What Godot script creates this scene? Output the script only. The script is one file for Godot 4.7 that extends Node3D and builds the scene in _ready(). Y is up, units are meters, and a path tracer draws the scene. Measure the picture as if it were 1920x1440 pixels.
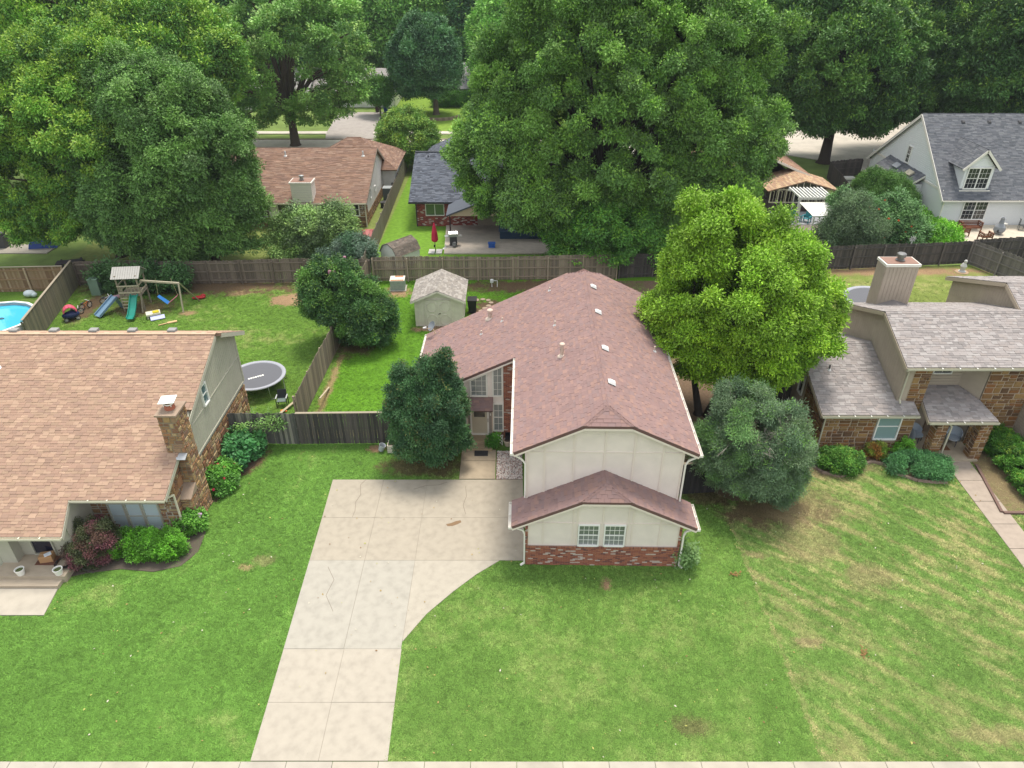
extends Node3D
# A suburban lot seen from the air: a house with a dark red shingle roof, its neighbours, yards, trees and the street behind.

var rng := RandomNumberGenerator.new()
var counts := {}
var mat_cache := {}
var tex := {}
var unit_box: ArrayMesh
var stone_meshes := []
var lawn_w := 1900
var lawn_h := 800
var lawn_rgb := PackedFloat32Array()
const LX0 := -48.0
const LX1 := 48.0
const LZ0 := -53.0
const LZ1 := -12.6

class MB:
	var v := PackedVector3Array()
	var n := PackedVector3Array()
	var c := PackedColorArray()
	var col := Color.WHITE
	func tri(a: Vector3, b: Vector3, d: Vector3, out: Vector3) -> void:
		var m := (b - a).cross(d - a)
		if m.length_squared() < 1e-14:
			return
		m = m.normalized()
		if m.dot(out) > 0.0:
			v.append_array([a, d, b])
		else:
			v.append_array([a, b, d])
			m = -m
		n.append_array([m, m, m])
		c.append_array([col, col, col])
	func stri(a: Vector3, b: Vector3, d: Vector3, na: Vector3, nb: Vector3, nd: Vector3) -> void:
		var m := (b - a).cross(d - a)
		if m.length_squared() < 1e-16:
			return
		if m.dot(na + nb + nd) > 0.0:
			v.append_array([a, d, b])
			n.append_array([na, nd, nb])
		else:
			v.append_array([a, b, d])
			n.append_array([na, nb, nd])
		c.append_array([col, col, col])
	func quad(a: Vector3, b: Vector3, d: Vector3, e: Vector3, out: Vector3) -> void:
		tri(a, b, d, out)
		tri(a, d, e, out)
	func box(ce: Vector3, s: Vector3, bs := Basis()) -> void:
		var x := bs.x * s.x * 0.5
		var y := bs.y * s.y * 0.5
		var z := bs.z * s.z * 0.5
		quad(ce + x - y - z, ce + x + y - z, ce + x + y + z, ce + x - y + z, x)
		quad(ce - x - y - z, ce - x + y - z, ce - x + y + z, ce - x - y + z, -x)
		quad(ce - x + y - z, ce + x + y - z, ce + x + y + z, ce - x + y + z, y)
		quad(ce - x - y - z, ce + x - y - z, ce + x - y + z, ce - x - y + z, -y)
		quad(ce - x - y + z, ce + x - y + z, ce + x + y + z, ce - x + y + z, z)
		quad(ce - x - y - z, ce + x - y - z, ce + x + y - z, ce - x + y - z, -z)
	func span(a: Vector3, b: Vector3) -> void:
		box((a + b) * 0.5, (b - a).abs())
	func bar(a: Vector3, b: Vector3, w: float, h: float) -> void:
		var z := (b - a).normalized()
		var up := Vector3.UP if absf(z.y) < 0.95 else Vector3.RIGHT
		var x := up.cross(z).normalized()
		box((a + b) * 0.5, Vector3(w, h, a.distance_to(b)), Basis(x, z.cross(x), z))
	func prism(p: PackedVector2Array, o: Vector3, u: Vector3, w: Vector3, d: Vector3) -> void:
		var area := 0.0
		for i in p.size():
			var a := p[i]
			var b := p[(i + 1) % p.size()]
			area += a.x * b.y - b.x * a.y
		var ids := Geometry2D.triangulate_polygon(p)
		for k in range(0, ids.size(), 3):
			var t := []
			for q in 3:
				t.append(o + u * p[ids[k + q]].x + w * p[ids[k + q]].y)
			tri(t[0], t[1], t[2], -d)
			tri(t[0] + d, t[1] + d, t[2] + d, d)
		for i in p.size():
			var a := p[i]
			var b := p[(i + 1) % p.size()]
			var e := (b - a) * signf(area)
			var out := u * e.y - w * e.x
			var pa := o + u * a.x + w * a.y
			var pb := o + u * b.x + w * b.y
			quad(pa, pb, pb + d, pa + d, out)
	func tube(pts: Array, rad: Array, sides := 7) -> void:
		var rings := []
		var nors := []
		for i in pts.size():
			var t: Vector3 = (pts[mini(i + 1, pts.size() - 1)] - pts[maxi(i - 1, 0)]).normalized()
			var x := t.cross(Vector3(0.31, 0.2, 0.93)).normalized()
			if absf(t.dot(Vector3(0.31, 0.2, 0.93).normalized())) > 0.98:
				x = t.cross(Vector3.RIGHT).normalized()
			var y := t.cross(x)
			var r := []
			var q := []
			for k in sides:
				var a := TAU * k / sides
				var d := x * cos(a) + y * sin(a)
				q.append(d)
				r.append(pts[i] + d * rad[i])
			rings.append(r)
			nors.append(q)
		for i in pts.size() - 1:
			for k in sides:
				var j := (k + 1) % sides
				stri(rings[i][k], rings[i][j], rings[i + 1][j], nors[i][k], nors[i][j], nors[i + 1][j])
				stri(rings[i][k], rings[i + 1][j], rings[i + 1][k], nors[i][k], nors[i + 1][j], nors[i + 1][k])
		var last := pts.size() - 1
		for k in sides:
			var j := (k + 1) % sides
			tri(pts[0], rings[0][k], rings[0][j], pts[0] - pts[1])
			tri(pts[last], rings[last][k], rings[last][j], pts[last] - pts[last - 1])
	func lathe(o: Vector3, prof: Array, seg := 14, bs := Basis(), sx := 1.0, sz := 1.0) -> void:
		for i in prof.size() - 1:
			var a: Vector2 = prof[i]
			var b: Vector2 = prof[i + 1]
			var nn := Vector2(b.y - a.y, a.x - b.x).normalized()
			for k in seg:
				var t0 := TAU * k / seg
				var t1 := TAU * (k + 1) / seg
				var d0 := Vector3(cos(t0) * sx, 0, sin(t0) * sz)
				var d1 := Vector3(cos(t1) * sx, 0, sin(t1) * sz)
				var p0 := o + bs * (d0 * a.x + Vector3.UP * a.y)
				var p1 := o + bs * (d1 * a.x + Vector3.UP * a.y)
				var p2 := o + bs * (d1 * b.x + Vector3.UP * b.y)
				var p3 := o + bs * (d0 * b.x + Vector3.UP * b.y)
				var n0 := bs * (d0 * nn.x + Vector3.UP * nn.y)
				var n1 := bs * (d1 * nn.x + Vector3.UP * nn.y)
				stri(p0, p1, p2, n0, n1, n1)
				stri(p0, p2, p3, n0, n1, n0)
	func ball(o: Vector3, r: Vector3, rings := 6, seg := 10) -> void:
		for i in rings:
			for k in seg:
				var q := []
				for e in [[i, k], [i, k + 1], [i + 1, k + 1], [i + 1, k]]:
					var p: float = PI * e[0] / rings
					var t: float = TAU * e[1] / seg
					q.append(Vector3(sin(p) * cos(t), cos(p), sin(p) * sin(t)))
				stri(o + q[0] * r, o + q[1] * r, o + q[2] * r, (q[0] / r).normalized(), (q[1] / r).normalized(), (q[2] / r).normalized())
				stri(o + q[0] * r, o + q[2] * r, o + q[3] * r, (q[0] / r).normalized(), (q[2] / r).normalized(), (q[3] / r).normalized())
	func mesh() -> ArrayMesh:
		var a := []
		a.resize(Mesh.ARRAY_MAX)
		a[Mesh.ARRAY_VERTEX] = v
		a[Mesh.ARRAY_NORMAL] = n
		a[Mesh.ARRAY_COLOR] = c
		var m := ArrayMesh.new()
		m.add_surface_from_arrays(Mesh.PRIMITIVE_TRIANGLES, a)
		return m

func nm(parent: Node, called: String) -> String:
	var k := str(parent.get_instance_id()) + called
	counts[k] = counts.get(k, 0) + 1
	return called if counts[k] == 1 else "%s_%03d" % [called, counts[k] - 1]

func part(called: String, mesh: Mesh, m: Material, parent: Node3D, xf := Transform3D()) -> MeshInstance3D:
	var o := MeshInstance3D.new()
	o.name = nm(parent, called)
	o.mesh = mesh
	o.material_override = m
	o.transform = xf
	parent.add_child(o, true)
	return o

func bpart(called: String, parent: Node3D, ce: Vector3, s: Vector3, m: Material, bs := Basis()) -> MeshInstance3D:
	return part(called, unit_box, m, parent, Transform3D(Basis(bs.x * s.x, bs.y * s.y, bs.z * s.z), ce))

func thing(called: String, label: String, cat: String, at := Vector3.ZERO, turn := 0.0, group := "") -> Node3D:
	var o := Node3D.new()
	o.name = nm(self, called)
	o.position = at
	o.rotation.y = turn
	add_child(o, true)
	tag(o, label, cat, group)
	return o

func tag(o: Node, label: String, cat: String, group := "") -> void:
	o.set_meta("label", label)
	o.set_meta("category", cat)
	if group != "":
		o.set_meta("group", group)

func single(called: String, mesh: Mesh, m: Material, label: String, cat: String, at := Vector3.ZERO, turn := 0.0, group := "") -> MeshInstance3D:
	var o := part(called, mesh, m, self)
	o.position = at
	o.rotation.y = turn
	tag(o, label, cat, group)
	return o

func struct(called: String, mesh: Mesh, m: Material, label: String) -> MeshInstance3D:
	var o := part(called, mesh, m, self)
	o.set_meta("kind", "structure")
	o.set_meta("label", label)
	o.set_meta("category", called.replace("_", " "))
	return o

func lin(r: float, g: float, b: float) -> Color:
	return Color(r, g, b).linear_to_srgb()

func ntex(key: String, freq: float, lo: float, hi: float, oct := 4, size := 512, seed_ := 1, mid := -1.0) -> NoiseTexture2D:
	var t := NoiseTexture2D.new()
	var f := FastNoiseLite.new()
	f.seed = seed_
	f.frequency = freq
	f.fractal_octaves = oct
	t.width = size
	t.height = size
	t.seamless = true
	t.noise = f
	var g := Gradient.new()
	g.set_color(0, lin(lo, lo, lo))
	g.set_color(1, lin(hi, hi, hi))
	if mid >= 0.0:
		g.add_point(0.5, lin(mid, mid, mid))
	t.color_ramp = g
	tex[key] = t
	return t

# a material: base colour in linear values, a grey variation texture multiplied on, laid in three planes
func mat(key: String, c: Color, rough := 0.85, t := "", scale := Vector3.ONE, extra := {}) -> StandardMaterial3D:
	if mat_cache.has(key):
		return mat_cache[key]
	var m := StandardMaterial3D.new()
	m.resource_name = key
	m.albedo_color = Color(c.r, c.g, c.b).linear_to_srgb()
	m.roughness = rough
	m.metallic = extra.get("metal", 0.0)
	m.metallic_specular = extra.get("spec", 0.4)
	if t != "":
		m.albedo_texture = tex[t]
		m.uv1_triplanar = true
		m.uv1_world_triplanar = extra.get("world", false)
		m.uv1_scale = scale
	if extra.has("bump"):
		m.heightmap_enabled = true
		m.heightmap_texture = tex[t]
		m.heightmap_scale = extra.bump
	if extra.get("vcol", false):
		m.vertex_color_use_as_albedo = true
	if extra.has("back"):
		m.backlight_enabled = true
		m.backlight = extra.back
	mat_cache[key] = m
	return m

func lc(r: float, g: float, b: float) -> Color:
	return Color(r, g, b)

func multi(called: String, mesh: Mesh, m: Material, xfs: Array, cols: Array, parent: Node3D) -> MultiMeshInstance3D:
	var mm := MultiMesh.new()
	mm.transform_format = MultiMesh.TRANSFORM_3D
	mm.use_colors = true
	mm.mesh = mesh
	mm.instance_count = xfs.size()
	var buf := PackedFloat32Array()
	buf.resize(xfs.size() * 16)
	var k := 0
	for i in xfs.size():
		var t: Transform3D = xfs[i]
		var cc: Color = cols[i]
		var b := t.basis
		buf[k] = b.x.x; buf[k + 1] = b.y.x; buf[k + 2] = b.z.x; buf[k + 3] = t.origin.x
		buf[k + 4] = b.x.y; buf[k + 5] = b.y.y; buf[k + 6] = b.z.y; buf[k + 7] = t.origin.y
		buf[k + 8] = b.x.z; buf[k + 9] = b.y.z; buf[k + 10] = b.z.z; buf[k + 11] = t.origin.z
		buf[k + 12] = cc.r; buf[k + 13] = cc.g; buf[k + 14] = cc.b; buf[k + 15] = 1.0
		k += 16
	mm.buffer = buf
	var o := MultiMeshInstance3D.new()
	o.name = nm(parent, called)
	o.multimesh = mm
	o.material_override = m
	parent.add_child(o, true)
	return o

func spans(poly: PackedVector2Array, y: float) -> Array:
	var xs := []
	for i in poly.size():
		var a := poly[i]
		var b := poly[(i + 1) % poly.size()]
		if (a.y <= y) != (b.y <= y):
			xs.append(a.x + (b.x - a.x) * (y - a.y) / (b.y - a.y))
	xs.sort()
	var r := []
	for i in range(0, xs.size() - 1, 2):
		r.append([xs[i], xs[i + 1]])
	return r

func cut(sp: Array, holes: Array, y: float) -> Array:
	for h in holes:
		var hs := spans(h, y)
		for q in hs:
			var r := []
			for s in sp:
				if q[1] <= s[0] or q[0] >= s[1]:
					r.append(s)
					continue
				if q[0] > s[0] + 0.01:
					r.append([s[0], q[0]])
				if q[1] < s[1] - 0.01:
					r.append([q[1], s[1]])
			sp = r
	return sp

func rect(x0: float, y0: float, x1: float, y1: float) -> PackedVector2Array:
	return PackedVector2Array([Vector2(x0, y0), Vector2(x1, y0), Vector2(x1, y1), Vector2(x0, y1)])

func pv(a: Array) -> PackedVector2Array:
	var r := PackedVector2Array()
	for i in range(0, a.size(), 2):
		r.append(Vector2(a[i], a[i + 1]))
	return r

# roof shingles: each course a row of tabs, butts raised; appended as [transform, tone number, mesh number]
func shingles(list: Array, o: Vector3, u: Vector3, s: Vector3, poly: PackedVector2Array, ntones: int, w0: float, w1: float, expo: float) -> void:
	var nrm := u.cross(s).normalized()
	if nrm.y < 0:
		nrm = -nrm
	var y0 := 1e9
	var y1 := -1e9
	for p in poly:
		y0 = minf(y0, p.y)
		y1 = maxf(y1, p.y)
	var y := y0
	while y < y1 - 0.03:
		var hh := minf(expo, y1 - y)
		for sp in spans(poly, y + hh * 0.5):
			var x: float = sp[0]
			var first := true
			while x < sp[1] - 0.02:
				var w := rng.randf_range(w0, w1)
				if first:
					w *= rng.randf_range(0.3, 1.0)
					first = false
				w = minf(w, sp[1] - x)
				var th := 0.010 if rng.randf() < 0.5 else 0.019
				var ln := hh + 0.05
				var ss := (s * ln - nrm * 0.012).normalized()
				var nn := u.cross(ss).normalized()
				if nn.y < 0:
					nn = -nn
				var ce := o + u * (x + w * 0.5) + s * (y + ln * 0.5) + nrm * (th * 0.5 + 0.010)
				list.append([Transform3D(Basis(u * (w - 0.006), nn * th, ss * ln), ce), rng.randi_range(0, ntones - 1), 0])
				x += w
		y += expo

# bricks in running bond
func bricks(list: Array, o: Vector3, u: Vector3, up: Vector3, nrm: Vector3, poly: PackedVector2Array, holes: Array, tones: Array, bw := 0.205, bh := 0.064, soldier := false) -> void:
	var y0 := 1e9
	var y1 := -1e9
	for p in poly:
		y0 = minf(y0, p.y)
		y1 = maxf(y1, p.y)
	var row := 0
	var y := y0
	while y < y1 - 0.02:
		var hh := minf(bh, y1 - y)
		for sp in cut(spans(poly, y + hh * 0.5), holes, y + hh * 0.5):
			var x: float = sp[0]
			var k := 0
			while x < sp[1] - 0.015:
				var w := bw
				if k == 0 and row % 2 == 1 and not soldier:
					w = bw * 0.5
				w = minf(w, sp[1] - x)
				var d := rng.randf_range(0.020, 0.030)
				list.append([Transform3D(Basis(u * (w - 0.010), up * (hh - 0.010), nrm * d), o + u * (x + w * 0.5) + up * (y + hh * 0.5) + nrm * (d * 0.5 - 0.004)), tones[rng.randi_range(0, tones.size() - 1)], 0])
				x += w
				k += 1
		y += bh
		row += 1

# rough ashlar: bands of stones, some cells split in two or three
func stones(list: Array, o: Vector3, u: Vector3, up: Vector3, nrm: Vector3, poly: PackedVector2Array, holes: Array, ntones: int, bmin := 0.24, bmax := 0.40, wmin := 0.22, wmax := 0.60) -> void:
	var y0 := 1e9
	var y1 := -1e9
	for p in poly:
		y0 = minf(y0, p.y)
		y1 = maxf(y1, p.y)
	var y := y0
	while y < y1 - 0.04:
		var hh := minf(rng.randf_range(bmin, bmax), y1 - y)
		if y1 - y - hh < 0.1:
			hh = y1 - y
		for sp in cut(spans(poly, y + hh * 0.5), holes, y + hh * 0.5):
			var x: float = sp[0]
			while x < sp[1] - 0.02:
				var w := minf(rng.randf_range(wmin, wmax), sp[1] - x)
				if sp[1] - x - w < 0.1:
					w = sp[1] - x
				var cells := []
				var pick := rng.randf()
				var f := rng.randf_range(0.38, 0.62)
				if pick < 0.38 or hh < 0.17:
					cells.append([0.0, 0.0, 1.0, 1.0])
				elif pick < 0.75:
					cells.append([0.0, 0.0, 1.0, f])
					cells.append([0.0, f, 1.0, 1.0])
				else:
					var g := rng.randf_range(0.4, 0.6)
					cells.append([0.0, 0.0, 1.0, f])
					cells.append([0.0, f, g, 1.0])
					cells.append([g, f, 1.0, 1.0])
				for q in cells:
					var cw: float = (q[2] - q[0]) * w - 0.018
					var ch: float = (q[3] - q[1]) * hh - 0.018
					if cw < 0.03 or ch < 0.03:
						continue
					var d := rng.randf_range(0.03, 0.06)
					var ce: Vector3 = o + u * (x + w * (q[0] + q[2]) * 0.5) + up * (y + hh * (q[1] + q[3]) * 0.5) + nrm * (d * 0.5 - 0.005)
					list.append([Transform3D(Basis(u * cw, up * ch, nrm * d), ce), rng.randi_range(0, ntones - 1), rng.randi_range(1, 3)])
				x += w
		y += hh

# the pieces nearest the camera become parts of their own, the rest one part
func lay(called: String, parent: Node3D, list: Array, tones: Array, key: String, rough: float, t: String, tscale: Vector3, singles := 300) -> void:
	var cam := Vector3(0, 22, 0)
	var world := parent.global_transform
	var keyed := []
	for i in list.size():
		keyed.append([(world * (list[i][0] as Transform3D)).origin.distance_squared_to(cam), i])
	keyed.sort_custom(func(a, b): return a[0] < b[0])
	var mats := []
	for i in tones.size():
		mats.append(mat(key + str(i), tones[i], rough, t, tscale, {"world": true}))
	var rest := {}
	for k in keyed.size():
		var e = list[keyed[k][1]]
		if k < singles:
			part(called, unit_box if e[2] == 0 else stone_meshes[e[2] - 1], mats[e[1]], parent, e[0])
		else:
			if not rest.has(e[2]):
				rest[e[2]] = [[], []]
			rest[e[2]][0].append(e[0])
			var cc: Color = tones[e[1]]
			rest[e[2]][1].append(cc * rng.randf_range(0.93, 1.07))
	var vm := mat(key + "_many", lc(1, 1, 1), rough, t, tscale, {"world": true, "vcol": true})
	for q in rest:
		var o := multi(called + "s", unit_box if q == 0 else stone_meshes[q - 1], vm, rest[q][0], rest[q][1], parent)
		o.set_meta("kind", "stuff")

func make_base_meshes() -> void:
	var b := MB.new()
	b.box(Vector3.ZERO, Vector3.ONE)
	unit_box = b.mesh()
	for k in 3:
		var s := MB.new()
		var f := []
		var back := []
		for q in [[-1, -1], [1, -1], [1, 1], [-1, 1]]:
			var jx := rng.randf_range(0.0, 0.09)
			var jy := rng.randf_range(0.0, 0.11)
			back.append(Vector3(q[0] * (0.5 - jx * 0.7), q[1] * (0.5 - jy * 0.7), -0.5))
			f.append(Vector3(q[0] * (0.43 - jx), q[1] * (0.41 - jy), 0.5 - rng.randf_range(0.0, 0.25)))
		s.tri(f[0], f[1], f[2], Vector3.BACK)
		s.tri(f[0], f[2], f[3], Vector3.BACK)
		for i in 4:
			var j := (i + 1) % 4
			s.quad(back[i], back[j], f[j], f[i], (back[i] + back[j]) * Vector3(1, 1, 0))
		stone_meshes.append(s.mesh())

# a window set in a wall: frame, panes, sash rail and muntins; local x along the wall, y up, z outwards
func window(parent: Node3D, ce: Vector3, u: Vector3, up: Vector3, w: float, h: float, cols: int, rows: int, glass: Material, fw := 0.06, halves := 1, sash := true, called := "window", white: Material = null, low: Material = null) -> MeshInstance3D:
	var wm := white if white else mat("white_vinyl", lc(0.78, 0.78, 0.76), 0.45)
	var nrm := u.cross(up).normalized()
	var b := MB.new()
	var z := 0.035
	b.box(Vector3(-w * 0.5 + fw * 0.5, 0, z * 0.5), Vector3(fw, h, z + 0.06))
	b.box(Vector3(w * 0.5 - fw * 0.5, 0, z * 0.5), Vector3(fw, h, z + 0.06))
	b.box(Vector3(0, h * 0.5 - fw * 0.5, z * 0.5), Vector3(w - fw * 2, fw, z + 0.06))
	b.box(Vector3(0, -h * 0.5 + fw * 0.5, z * 0.5 + 0.01), Vector3(w - fw * 2, fw, z + 0.08))
	var o := part(called, b.mesh(), wm, parent, Transform3D(Basis(u, up, nrm), ce))
	var iw := w - fw * 2
	for k in halves:
		var hw := iw / halves
		var x0 := -iw * 0.5 + hw * k
		if k > 0:
			bpart("mullion", o, Vector3(x0, 0, z * 0.5 - 0.002), Vector3(fw, h - fw * 2, z + 0.05), wm)
		var ph := (h - fw * 2) * 0.5
		if low:
			bpart("pane", o, Vector3(x0 + hw * 0.5, ph * 0.5, -0.012), Vector3(hw - 0.002, ph - 0.002, 0.02), glass)
			bpart("pane", o, Vector3(x0 + hw * 0.5, -ph * 0.5, -0.012), Vector3(hw - 0.002, ph - 0.002, 0.02), low)
		else:
			bpart("pane", o, Vector3(x0 + hw * 0.5, 0, -0.012), Vector3(hw - 0.002, h - fw * 2 - 0.002, 0.02), glass)
		if sash:
			bpart("sash_rail", o, Vector3(x0 + hw * 0.5, 0, 0.012), Vector3(hw - (fw if halves > 1 else 0.0), 0.045, 0.028), wm)
		for q in range(1, cols):
			bpart("muntin", o, Vector3(x0 + hw * q / cols, 0, 0.006), Vector3(0.016, h - fw * 2, 0.012), wm)
		for q in range(1, rows):
			if sash and q * 2 == rows:
				continue
			bpart("muntin", o, Vector3(x0 + hw * 0.5, -h * 0.5 + fw + (h - fw * 2) * q / rows, 0.008), Vector3(hw - 0.01, 0.016, 0.012), wm)
	return o

func gutter(parent: Node3D, a: Vector3, b: Vector3, out: Vector3, m: Material, hang: Material) -> void:
	var g := MB.new()
	var d := (b - a).normalized()
	var up := Vector3.UP
	var bs := Basis(out, up, out.cross(up))
	var mid := (a + b) * 0.5
	var ln := a.distance_to(b)
	g.box(mid + out * 0.06 - up * 0.10, Vector3(0.12, 0.012, ln), bs)
	g.box(mid + out * 0.004 - up * 0.05, Vector3(0.012, 0.10, ln), bs)
	g.box(mid + out * 0.118 - up * 0.048, Vector3(0.014, 0.10, ln), bs)
	for e in [a, b]:
		g.box(e + out * 0.06 - up * 0.05, Vector3(0.10, 0.09, 0.01), bs)
	var o := part("gutter", g.mesh(), m, parent)
	var k := int(ln / 0.85)
	for i in range(1, k + 1):
		bpart("gutter_strap", o, a + d * ln * i / (k + 1) + out * 0.06 + up * 0.005, Vector3(0.13, 0.012, 0.05), hang, bs)

func fence(called: String, label: String, p0: Vector3, p1: Vector3, h: float, rail_side: float, tones: Array, key: String, cap := false, jitter := 0.04, rails := 3, pw := 0.14) -> Node3D:
	var d := p1 - p0
	var ln := d.length()
	var o := thing(called, label, "fence", p0, -atan2(d.z, d.x))
	var mats := []
	for i in tones.size():
		mats.append(mat(key + str(i), tones[i], 0.9, "streak", Vector3(3.0, 0.5, 3.0)))
	var x := 0.0
	while x < ln - 0.03:
		var w := pw * rng.randf_range(0.93, 1.02)
		var hh := h + rng.randf_range(-jitter, jitter) * (0.3 if cap else 1.0) + 0.05 * sin(x * 0.5)
		var bs := Basis(Vector3.BACK, rng.randf_range(-0.012, 0.012)) * Basis(Vector3.UP, rng.randf_range(-0.03, 0.03))
		bpart("picket", o, Vector3(x + w * 0.5, hh * 0.5 + 0.03, 0), Vector3(w - 0.008, hh, 0.018), mats[rng.randi_range(0, mats.size() - 1)], bs)
		x += w
	for k in rails:
		var y: float = [0.28, h * 0.5 + 0.04, h - 0.22][k] if rails == 3 else [0.35, h - 0.3][k]
		bpart("rail", o, Vector3(ln * 0.5, y, rail_side * 0.036), Vector3(ln, 0.09, 0.04), mat(key + "_rail", tones[0] * 1.15, 0.9, "streak", Vector3(0.5, 3, 3)))
	var n := maxi(1, int(round(ln / 2.5)))
	for i in n + 1:
		bpart("post", o, Vector3(clampf(ln * i / n, 0.05, ln - 0.05), (h - 0.04) * 0.5, rail_side * 0.105), Vector3(0.09, h - 0.04 + rng.randf_range(-0.05, 0.08), 0.09), mat(key + "_post", tones[tones.size() - 1] * 1.2, 0.9, "streak", Vector3(3, 0.5, 3)))
	if cap:
		bpart("cap_board", o, Vector3(ln * 0.5, h + 0.075, rail_side * 0.03), Vector3(ln, 0.035, 0.14), mat(key + "_cap", lc(0.36, 0.31, 0.24), 0.9, "streak", Vector3(0.5, 3, 3)))
	return o

# ---------- foliage ----------
var leaf_cache := {}

# a spray of leaves round a short twig: every leaf is a folded blade of two faces
func spray(key: String, count: int, radius: float, leaf_l: float, leaf_w: float, droop := 0.0) -> ArrayMesh:
	if leaf_cache.has(key):
		return leaf_cache[key]
	var r := RandomNumberGenerator.new()
	r.seed = hash(key)
	var b := MB.new()
	for i in count:
		var d := Vector3(r.randfn(), r.randfn() * 0.8, r.randfn()).normalized()
		var p := d * radius * pow(r.randf(), 0.5)
		var dirv := (d + Vector3(r.randfn(), r.randfn() * 0.6 - droop, r.randfn()) * 0.6).normalized()
		var side := dirv.cross(Vector3(r.randfn() * 0.35, 1, r.randfn() * 0.35)).normalized()
		var up := side.cross(dirv).normalized()
		var l := leaf_l * r.randf_range(0.7, 1.25)
		var w := leaf_w * r.randf_range(0.75, 1.2)
		var t := r.randf_range(0.75, 1.2)
		b.col = Color(t * r.randf_range(0.92, 1.08), t, t * r.randf_range(0.85, 1.1))
		var tip := p + dirv * l - up * l * 0.12
		var a := p + dirv * l * 0.45 + side * w * 0.5 + up * w * 0.12
		var c := p + dirv * l * 0.45 - side * w * 0.5 + up * w * 0.12
		b.tri(p, a, tip, up)
		b.tri(p, tip, c, up)
	leaf_cache[key] = b.mesh()
	return leaf_cache[key]

func leaf_mat() -> StandardMaterial3D:
	return mat("leaf", lc(1, 1, 1), 0.55, "", Vector3.ONE, {"vcol": true, "back": Color(0.36, 0.44, 0.2), "spec": 0.45})

func bark(key := "bark", c := lc(0.11, 0.085, 0.065)) -> StandardMaterial3D:
	return mat(key, c, 0.95, "streak", Vector3(2.5, 0.6, 2.5), {"bump": 3.0})

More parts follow.
